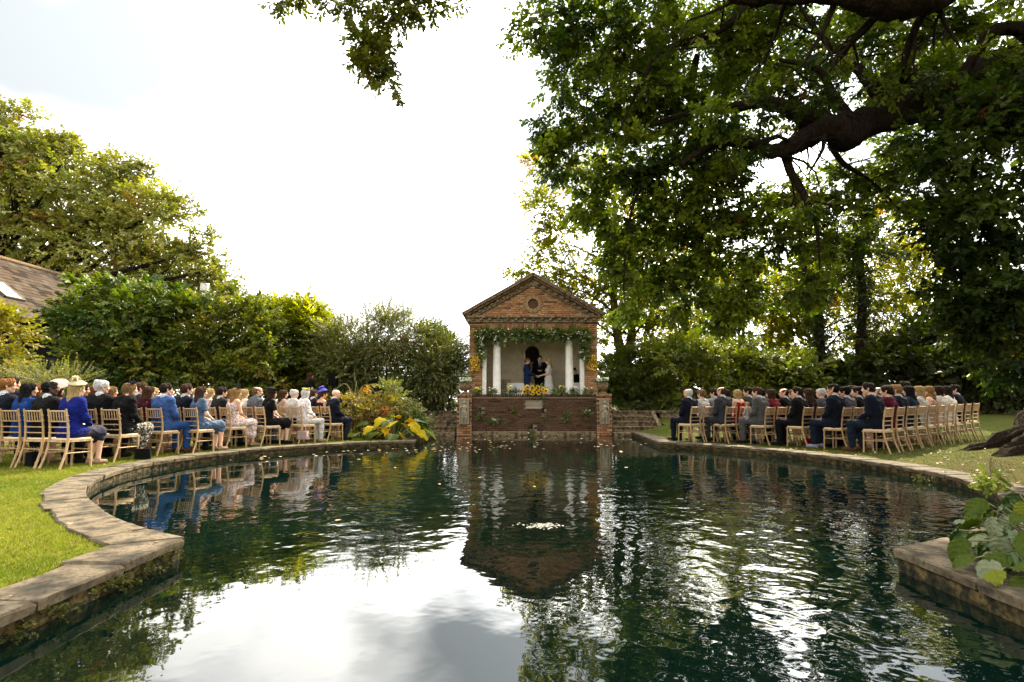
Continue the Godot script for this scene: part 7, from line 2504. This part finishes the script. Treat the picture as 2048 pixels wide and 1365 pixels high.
func ceremony():
	var y := FLOOR_Y + 0.002
	var st := pose_standing("m", "reach")
	person({"label": "groom in blue suit with white collar holding the bride's hands", "hair": "crop", "hc": "light", "top": Color(0.016, 0.03, 0.09), "low": Color(0.016, 0.03, 0.09), "skin": "tan", "nod": 8.0, "size": 0.96}, V(0.56, y, 21.15), -PI / 2, st, "groom")
	person({"label": "bride with curled blonde hair in white cap-sleeved gown", "hair": "curly", "hc": "blonde", "top": Color(0.78, 0.74, 0.66), "low": Color(0.78, 0.74, 0.66), "wear": ["top_short", "long_skirt"], "hat": "flower_band", "nod": 4.0, "size": 0.95}, V(1.36, y, 21.15), PI / 2, pose_standing("w", "reach"), "bride")
	var off := person({"label": "celebrant in black suit and grey tie reading behind the couple", "hair": "short", "hc": "dark", "top": BLACK, "low": BLACK, "skin": "fair", "nod": 14.0, "size": 1.04}, V(1.06, y, 21.75), PI, pose_standing("m", "book"), "celebrant")
	var shirt := MB.new()
	shirt.prism(PackedVector2Array([Vector2(-0.055, 1.47), Vector2(0.055, 1.47), Vector2(0.0, 1.16)]), -0.162, -0.15)
	part("shirt", shirt, cloth_mat(Color(0.85, 0.86, 0.88)), off)
	var tie := MB.new()
	tie.prism(PackedVector2Array([Vector2(-0.018, 1.46), Vector2(0.018, 1.46), Vector2(0.026, 1.24), Vector2(0, 1.2), Vector2(-0.026, 1.24)]), -0.168, -0.163)
	part("tie", tie, cloth_mat(Color(0.2, 0.22, 0.28)), off)
	var bk := MB.new()
	bk.box(Vector3(0.24, 0.02, 0.3), Transform3D(Basis(Vector3.RIGHT, -0.5), Vector3.ZERO), 0.004)
	one("ceremony_book", bk, cloth_mat(Color(0.1, 0.1, 0.1)), "open dark folder held by the celebrant", "book", "", V(1.06, y + 1.23, 21.42))
	# bust in the dark doorway
	var b := thing("stone_bust", "pale stone bust in the dark arched niche behind the couple", "statue", "", V(0.83, y, 23.15))
	var pl := MB.new()
	pl.box(Vector3(0.26, 1.1, 0.26), at_pos(Vector3(0, 0.55, 0)), 0.015)
	part("plinth", pl, M.carved_stone, b)
	var head := MB.new()
	head.add(head_mesh(), at_pos(Vector3(0, 1.52, 0), PI, 1.25), Color(0.9, 0.9, 0.9))
	head.add(sdf([[Vector3(-0.12, 1.26, 0), Vector3(0.12, 1.26, 0), 0.09, 0.09], [Vector3(0, 1.1, 0), Vector3(0, 1.25, 0), 0.07, 0.09]], 0.02, 0.03))
	part("bust", head, M.carved_stone, b)
	# tables, chair, registrar
	for q in [[0.28, 21.95, 0.9, "white-clothed table beside the groom"], [2.42, 21.55, 0.7, "white-clothed table of the seated registrar"]]:
		var t := thing("table", q[3], "table", "", V(q[0], y, q[1]))
		var top := MB.new()
		top.box(Vector3(q[2], 0.03, 0.6), at_pos(Vector3(0, 0.735, 0)), 0.006)
		part("tabletop", top, M.chair_wood, t)
		for sx in [-1.0, 1.0]:
			for sz in [-1.0, 1.0]:
				var l := MB.new()
				l.box(Vector3(0.05, 0.72, 0.05), at_pos(Vector3(sx * (q[2] / 2 - 0.06), 0.36, sz * 0.22)), 0.006)
				part("leg", l, M.chair_wood, t)
		var cl := MB.new()
		var n := 44
		var ring := []
		for k in n:
			var a := TAU * k / n
			var cx: float = clampf(cos(a) * 1.5, -1, 1) * (q[2] / 2 + 0.015)
			var cz: float = clampf(sin(a) * 1.5, -1, 1) * 0.315
			var fl := 0.03 + 0.025 * sin(a * 11.0)
			ring.append([Vector3(cx, 0.757, cz), Vector3(cx * (1.0 + fl), 0.4, cz * (1.0 + fl * 1.4)), Vector3(cx * (1.04 + fl * 1.8), 0.06, cz * (1.06 + fl * 2.0))])
		for k in n:
			var k2 := (k + 1) % n
			cl.tri(Vector3(0, 0.759, 0), ring[k][0], ring[k2][0], Vector3.UP)
			cl.quad(ring[k][0], ring[k2][0], ring[k2][1], ring[k][1], ring[k][0] - Vector3(0, 0.757, 0))
			cl.quad(ring[k][1], ring[k2][1], ring[k2][2], ring[k][2], ring[k][0] - Vector3(0, 0.757, 0))
		one("tablecloth", cl, M.linen, "white cloth draped over the %s" % q[3].replace("white-clothed ", ""), "tablecloth", "", V(q[0], y, q[1]))
	chair(V(-0.27, y, 22.35), PI, "wooden chair standing empty inside the temple behind the left column", "")
	chair(V(2.42, y, 22.05), PI, "wooden chair under the registrar inside the temple", "")
	person({"label": "registrar in dark clothes seated at the table behind the right column", "hair": "updo", "hc": "black", "sex": "w", "top": BLACK, "low": BLACK, "wear": ["jacket", "skirt", "shoes"], "nod": 20.0}, V(2.42, y, 22.05), PI, pose_seated("w", 0), "w0")
	# young woman standing by the shrubs on the left
	person({"label": "young woman with long brown hair in black dress standing by the left shrubs", "hair": "long", "hc": "brown", "sex": "w", "top": BLACK, "low": BLACK, "wear": ["top_short", "long_skirt", "shoes"], "turn": 25.0, "skin": "tan", "size": 1.0}, V(-7.2, 0.32, 20.3), -0.6, pose_standing("w", "clasp"), "standing_guest")


# ---------------------------------------------------------------- flowers, urns, bags, fallen leaves
func sunflower(m: MB, at: Transform3D, size: float, r: RandomNumberGenerator):
	for ring in 2:
		for k in 13:
			var a := TAU * (k + ring * 0.5) / 13
			var b := at * Transform3D(Basis(Vector3.BACK, a) * Basis(Vector3.RIGHT, -0.25 - ring * 0.2), Vector3.ZERO)
			m.col = Color(0.72, 0.36, 0.008).lerp(Color(0.8, 0.5, 0.02), r.randf())
			var l := size * r.randf_range(0.85, 1.1)
			var p0 := b * Vector3(-0.02 * size / 0.1, size * 0.34, 0.004)
			var p1 := b * Vector3(0.02 * size / 0.1, size * 0.34, 0.004)
			var q0 := b * Vector3(-0.024 * size / 0.1, size * 0.68, 0.012)
			var q1 := b * Vector3(0.024 * size / 0.1, size * 0.68, 0.012)
			m.quad(p0, p1, q1, q0, at.basis.z)
			m.tri(q0, q1, b * Vector3(0, l, 0.0), at.basis.z)


func bunch(called: String, label: String, pos: Vector3, rx: float, ry: float, nf: int, sd: int, size := 0.075):
	var t := thing(called, label, "flowers", "", pos)
	var r := RandomNumberGenerator.new()
	r.seed = sd
	crown(t, "foliage", "oval", M.leaf, [[0, 0, 0, rx, ry, 0.06]], int(70 * rx / 0.2), Color(0.05, 0.085, 0.02), Color(0.2, 0.22, 0.04), sd, {"per": 6, "smin": 0.35, "smax": 0.6, "cmin": 0.05, "cmax": 0.09, "shell": 0.1, "floor": -2.0})
	for k in nf:
		var a := k * 2.399
		var q := sqrt((k + 0.5) / nf)
		var m := MB.new()
		var big := size * r.randf_range(0.85, 1.2)
		sunflower(m, Transform3D(), big, r)
		var fl := part("sunflower", m, M.petal, t, Transform3D(Basis(Vector3.UP, r.randf_range(-0.4, 0.4)) * Basis(Vector3.RIGHT, r.randf_range(-0.5, 0.15)), Vector3(cos(a) * q * rx * 0.95, sin(a) * q * ry * 0.95, 0.11 + r.randf_range(-0.01, 0.03))))
		var d := MB.new()
		d.col = Color(0.03, 0.014, 0.006)
		d.lathe([[0.0, 0.0], [big * 0.4, 0.0], [big * 0.38, big * 0.12], [0.0, big * 0.16]], Vector3.ZERO, 12)
		part("seed_head", d, M.petal, fl, Transform3D(Basis(Vector3.RIGHT, PI / 2), Vector3(0, 0, 0.006)))
	var sm := MB.new()
	for k in int(40 * rx / 0.2):
		sm.col = Color(0.7, 0.5, 0.02) if k % 3 else Color(0.75, 0.72, 0.55)
		var p := Vector3(r.randf_range(-1, 1) * rx, r.randf_range(-1, 1) * ry, 0.08 + r.randf() * 0.05)
		sm.lathe([[0.0, -0.014], [0.018, -0.004], [0.014, 0.012], [0.0, 0.016]], p, 6)
	part("small_blooms", sm, M.petal, t)


func posy(called: String, label: String, pos: Vector3, w: float, h: float, c: Color, n: int, sd: int, stems := false):
	var t := thing(called, label, "plant", "", pos)
	var r := RandomNumberGenerator.new()
	r.seed = sd
	crown(t, "foliage", "oval", M.leaf, [[0, h * 0.45, 0, w, h * 0.5, 0.08]], int(60 * w / 0.15), Color(0.06, 0.1, 0.03), Color(0.2, 0.24, 0.06), sd, {"per": 6, "smin": 0.28, "smax": 0.5, "cmin": 0.04, "cmax": 0.07, "shell": 0.1, "floor": -2.0})
	if n == 0:
		return
	var m := MB.new()
	for k in n:
		var p := Vector3(r.randf_range(-1, 1) * w, h * r.randf_range(0.5, 1.05) + (h * r.randf_range(0.2, 0.9) if stems else 0.0), r.randf_range(-0.05, 0.08))
		m.col = c
		m.lathe([[0.0, -0.02], [0.026, -0.01], [0.03, 0.008], [0.016, 0.022], [0.0, 0.024]], p, 7)
		m.col = Color(0.1, 0.14, 0.04)
		m.tube([p, Vector3(p.x * 0.7, 0, 0)], [0.003, 0.004], 4)
	part("blooms", m, M.petal, t)


func small_things():
	var r := RandomNumberGenerator.new()
	r.seed = 404
	# urns on the two piers
	for s in [-1.0, 1.0]:
		var x: float = 0.77 + s * 2.4 + (0.01 if s < 0 else -0.02)
		var side := "left" if s < 0 else "right"
		var u := MB.new()
		u.lathe([[0.0, 0.0], [0.15, 0.0], [0.15, 0.03], [0.11, 0.05], [0.06, 0.08], [0.055, 0.1], [0.09, 0.12], [0.16, 0.17], [0.2, 0.24], [0.195, 0.3], [0.18, 0.32], [0.205, 0.345], [0.21, 0.37], [0.19, 0.375], [0.16, 0.35], [0.0, 0.34]], Vector3.ZERO, 26)
		for k in 12:
			var a := TAU * k / 12
			u.tube([Vector3(cos(a) * 0.1, 0.125, sin(a) * 0.1), Vector3(cos(a) * 0.165, 0.17, sin(a) * 0.165), Vector3(cos(a) * 0.2, 0.235, sin(a) * 0.2)], [0.012, 0.022, 0.008], 6)
		one("stone_urn", u, M.old_stone, "round stone urn on the %s brick pier" % side, "urn", "stone urns on the piers", V(x, 1.297, 19.86))
		var w := V(x, 1.297 + 0.33, 19.86)
		posy("urn_flowers", "white flowers and pale leaves growing in the %s urn" % side, w, 0.2, 0.21, Color(0.7, 0.74, 0.62), 70, 600 + int(s))
	# sunflower sprays on the piers and on the ledge
	bunch("sunflower_spray", "spray of sunflowers hung on the left brick pier", V(-1.32, 2.4, 20.44), 0.18, 0.28, 12, 501, 0.064)
	bunch("sunflower_spray", "spray of sunflowers hung on the right brick pier", V(2.87, 2.4, 20.44), 0.18, 0.28, 13, 502, 0.064)
	bunch("sunflower_trough", "long low arrangement of sunflowers on the ledge in front of the couple", V(0.77, 1.42, 19.68), 0.46, 0.13, 16, 503, 0.085)
	for q in [[-1.2, 0.14, Color(0.75, 0.6, 0.1), 8, "yellow and green plant on the ledge by the left pier"], [-0.66, 0.13, Color(0.75, 0.74, 0.68), 4, "green plant with white flowers on the ledge before the left column"], [-0.12, 0.12, Color(0.75, 0.58, 0.05), 12, "small bright yellow flowers on the ledge right of the left column"],
			[1.72, 0.15, Color(0.75, 0.6, 0.1), 6, "low yellow flowers on the ledge right of the bride"], [2.12, 0.17, Color(0.78, 0.77, 0.74), 5, "leafy plant with white heads on the ledge before the right column"], [2.6, 0.15, Color(0.78, 0.77, 0.74), 5, "leafy plant with tall white heads on the ledge by the right pier"], [0.12, 0.08, Color(0.6, 0.62, 0.3), 0, "mossy greenery on the ledge left of the sunflowers"], [1.45, 0.08, Color(0.6, 0.62, 0.3), 0, "mossy greenery on the ledge right of the sunflowers"]]:
		posy("ledge_plant", q[4], V(q[0], 1.285, 19.72), q[1], 0.16, q[2], q[3], int(q[0] * 100) + 700, true)
	# plants in the wall
	for q in [[0.11, 0.68, 0.09, 0, "round dark green plant growing from the wall left of the plaque"], [-0.6, 0.32, 0.13, 9, "trailing plant with white flowers low on the wall"], [-1.1, 0.52, 0.1, 0, "fern under the left drain slot"], [1.05, 0.58, 0.06, 0, "fern under the drain slot by the plaque"], [1.85, 0.5, 0.08, 0, "small green cushion on the right of the wall"], [2.58, 0.6, 0.13, 5, "leafy plant near the right pier on the wall"], [0.65, -0.08, 0.14, 3, "leafy plant growing from the middle drain down to the water"]]:
		posy("wall_plant", q[4], V(q[0], q[1] - 0.07, 19.62), q[2], 0.2 if q[2] > 0.07 else 0.12, Color(0.75, 0.75, 0.7), q[3], int(q[0] * 100) + 900)
	# garland of leaves and white flowers over the opening
	var g := thing("flower_garland", "thick garland of green leaves and white flowers over the opening", "garland", "", V(0.77, 3.5, 20.36))
	var bl := []
	for k in 19:
		bl.append([-1.95 + k * 0.217, 0.02 + 0.05 * sin(k * 1.7) - 0.05 * absf(k - 9.0) / 9.0, 0, 0.16, 0.12 + 0.03 * sin(k * 2.3), 0.09])
	for k in 8:
		bl.append([-1.86 + 0.02 * sin(k * 2.0), -0.1 - k * 0.1, 0, 0.11 - k * 0.006, 0.1, 0.07])
		bl.append([1.84 + 0.02 * sin(k * 2.0), -0.1 - k * 0.115, 0, 0.11 - k * 0.006, 0.1, 0.07])
	for k in 9:
		bl.append([-1.4 + k * 0.35, -0.16 - 0.06 * sin(k * 2.1), 0, 0.07, 0.12, 0.05])
	crown(g, "foliage", "oval", M.leaf, bl, 1500, Color(0.045, 0.08, 0.02), Color(0.18, 0.22, 0.05), 505, {"per": 7, "smin": 0.45, "smax": 0.8, "cmin": 0.05, "cmax": 0.1, "shell": 0.15, "droop": 0.35, "floor": -5.0})
	var fm := MB.new()
	for k in 130:
		var b = bl[r.randi() % bl.size()]
		fm.col = Color(0.75, 0.74, 0.66) if k % 4 else Color(0.6, 0.65, 0.3)
		var s := r.randf_range(0.6, 1.5)
		fm.lathe([[0.0, -0.02 * s], [0.026 * s, -0.006 * s], [0.022 * s, 0.014 * s], [0.0, 0.02 * s]], Vector3(b[0] + r.randf_range(-1, 1) * b[3], b[1] + r.randf_range(-1.2, 0.9) * b[4], 0.09 + r.randf() * 0.04), 7)
	part("white_flowers", fm, M.petal, g)
	var tr := MB.new()
	for k in 40:
		var x := r.randf_range(-1.9, 1.9)
		var l := r.randf_range(0.15, 0.45)
		tr.tube([Vector3(x, -0.08, 0.03), Vector3(x + r.randf_range(-0.04, 0.04), -0.08 - l * 0.6, 0.05), Vector3(x + r.randf_range(-0.06, 0.06), -0.08 - l, 0.05)], [0.004, 0.003, 0.002], 4)
	part("trailing_stems", tr, M.stem, g)
	# bags beneath the chairs
	for q in [["red handbag on the grass under the back left row", V(-8.2, 0.02, 9.0), Color(0.16, 0.012, 0.012), 0.3, 0.2], ["black leather bag on the grass behind the royal blue dress", V(-7.75, 0.0, 9.35), BLACK, 0.3, 0.24], ["dark bag under the patterned skirt", V(-6.65, 0.0, 10.4), BLACK, 0.26, 0.2], ["pale floral handbag hanging low beside the yellow-hatted woman's chair", V(-5.15, 0.12, 14.2), Color(0.6, 0.42, 0.36), 0.28, 0.2], ["small red bag under the fourth right row", V(6.95, 0.0, 13.5), Color(0.3, 0.02, 0.02), 0.22, 0.18]]:
		var t := thing("handbag", q[0], "bag", "bags under the chairs", q[1] - Vector3(0, 0.01, 0), r.randf_range(-0.6, 0.6))
		var m := MB.new()
		m.prism(PackedVector2Array([Vector2(-q[3] / 2, 0), Vector2(q[3] / 2, 0), Vector2(q[3] * 0.42, q[4]), Vector2(-q[3] * 0.42, q[4])]), -0.06, 0.06)
		part("bag", m, cloth_mat(q[2].linear_to_srgb()), t)
		var hd := MB.new()
		hd.tube([Vector3(-q[3] * 0.25, q[4] - 0.01, 0), Vector3(-q[3] * 0.2, q[4] + 0.1, 0), Vector3(0, q[4] + 0.15, 0), Vector3(q[3] * 0.2, q[4] + 0.1, 0), Vector3(q[3] * 0.25, q[4] - 0.01, 0)], [0.008, 0.008, 0.008, 0.008, 0.008], 6)
		part("handle", hd, cloth_mat(q[2].linear_to_srgb()), t)
	# drain pipe in the right bank
	var dp := MB.new()
	var ring := []
	var rr := []
	for k in 17:
		var a := TAU * k / 16
		ring.append(Vector3(cos(a) * 0.05, sin(a) * 0.06, 0))
		rr.append(0.012)
	dp.tube(ring, rr, 6, false)
	var pipe := thing("drain_pipe", "round drain pipe mouth in the right pool wall", "pipe", "", Vector3(5.758, -0.101, -11.95), -0.45)
	pipe.position.y = -0.045
	part("rim", dp, M.old_stone, pipe)
	var dv := MB.new()
	dv.lathe([[0.0, 0.0], [0.05, 0.0]], Vector3.ZERO, 14)
	part("opening", dv, M.dark_void, pipe, Transform3D(Basis(Vector3.RIGHT, PI / 2), Vector3(0, 0, -0.004)))
	# speaker on its stand by the dark shrubs
	var sp := thing("loudspeaker", "black loudspeaker on a stand before the dark shrubs on the left", "speaker", "", V(-6.25, 0.05, 19.9))
	var sb := MB.new()
	sb.box(Vector3(0.28, 0.45, 0.26), at_pos(Vector3(0, 1.75, 0)), 0.02)
	part("cabinet", sb, M.black_board, sp)
	var pole := MB.new()
	pole.tube([Vector3(0, 0.0, 0), Vector3(0, 1.55, 0)], [0.018, 0.018], 8)
	for k in 3:
		var a := k * TAU / 3
		pole.tube([Vector3(0, 0.5, 0), Vector3(cos(a) * 0.4, 0, sin(a) * 0.4)], [0.012, 0.012], 6)
	part("stand", pole, M.black_board, sp)
	# leaves afloat and leaves on the grass
	var shapes := []
	for k in 3:
		var m := MB.new()
		leaf_shape(m, OAK if k < 2 else OVAL, 1.0, Transform3D(), 0.15)
		shapes.append(m.mesh())
	var tones := []
	for c in [Color(0.4, 0.3, 0.13), Color(0.28, 0.17, 0.06), Color(0.5, 0.42, 0.25), Color(0.42, 0.2, 0.03), Color(0.55, 0.5, 0.38)]:
		tones.append(mat("dry_leaf_%d" % tones.size(), c.linear_to_srgb(), 0.7))
	var placed := 0
	var rest := MB.new()
	while placed < 240:
		var x := r.randf_range(-5.5, 5.5)
		var d := r.randf_range(4.5, 19.4)
		var u := r.randf()
		if u < 0.6:
			d = 19.3 - 6.0 * pow(r.randf(), 1.6)
			x = r.randf_range(-2.4, 3.8)
		elif u < 0.85:
			var a := r.randf_range(3.4, 5.9)
			var q := POOL_R - 0.15 - pow(r.randf(), 2.0) * 1.6
			x = POOL_C.x + cos(a) * q * (1.0 if r.randf() < 0.5 else -1.0)
			d = POOL_C.y - sin(a) * q * 0.9
			x = -absf(x)
		elif x > 1.0 and r.randf() < 0.6:
			continue
		if not in_pool(x, d, -0.1):
			continue
		var o := one("floating_leaf", shapes[placed % 3], tones[r.randi() % 5], "small dry leaf floating on the dark pool water", "leaf", "fallen leaves afloat on the pool", V(x, WATER_Y + 0.004, d), r.randf() * TAU)
		o.scale = Vector3.ONE * r.randf_range(0.05, 0.11)
		o.scale.x *= 1.3
		placed += 1
	var patch := thing("leaf_raft", "raft of pale floating petals in the middle of the pool", "leaves", "", V(0.3, WATER_Y + 0.004, 5.55))
	var spots := []
	var tints := []
	for k in 90:
		spots.append(Transform3D(Basis(Vector3.UP, r.randf() * TAU).scaled(Vector3.ONE * r.randf_range(0.02, 0.05)), Vector3(r.randfn() * 0.09, r.randf() * 0.004, r.randfn() * 0.05)))
		tints.append(Color(0.6, 0.55, 0.42))
	many("petals", shapes[2], M.petal, spots, tints, patch)
	spots = []
	tints = []
	for k in 900:
		var x: float
		var d: float
		if k < 620:
			x = r.randf_range(5.0, 12.0)
			d = r.randf_range(5.5, 14.0)
		elif k < 760:
			x = r.randf_range(3.6, 7.0)
			d = r.randf_range(14.0, 21.0)
		else:
			d = r.randf_range(3.0, 14.0)
			x = -r.randf_range(2.6, 10.0)
		if in_pool(x, d, 0.05):
			continue
		var on := 0.024 if in_pool(x, d, 0.5) else 0.004
		spots.append(Transform3D(Basis(Vector3.UP, r.randf() * TAU) * Basis(Vector3.RIGHT, r.randf_range(-0.4, 0.4)).scaled(Vector3.ONE * r.randf_range(0.04, 0.085)), V(x, lawn_y(x, d) + on, d)))
		tints.append([Color(0.28, 0.16, 0.05), Color(0.4, 0.26, 0.1), Color(0.2, 0.11, 0.04), Color(0.4, 0.3, 0.16)][r.randi() % 4])
	var lit := many("fallen_leaves", shapes[0], M.petal, spots, tints, self)
	tag(lit, "brown leaves fallen on the lawn and the coping", "leaves")
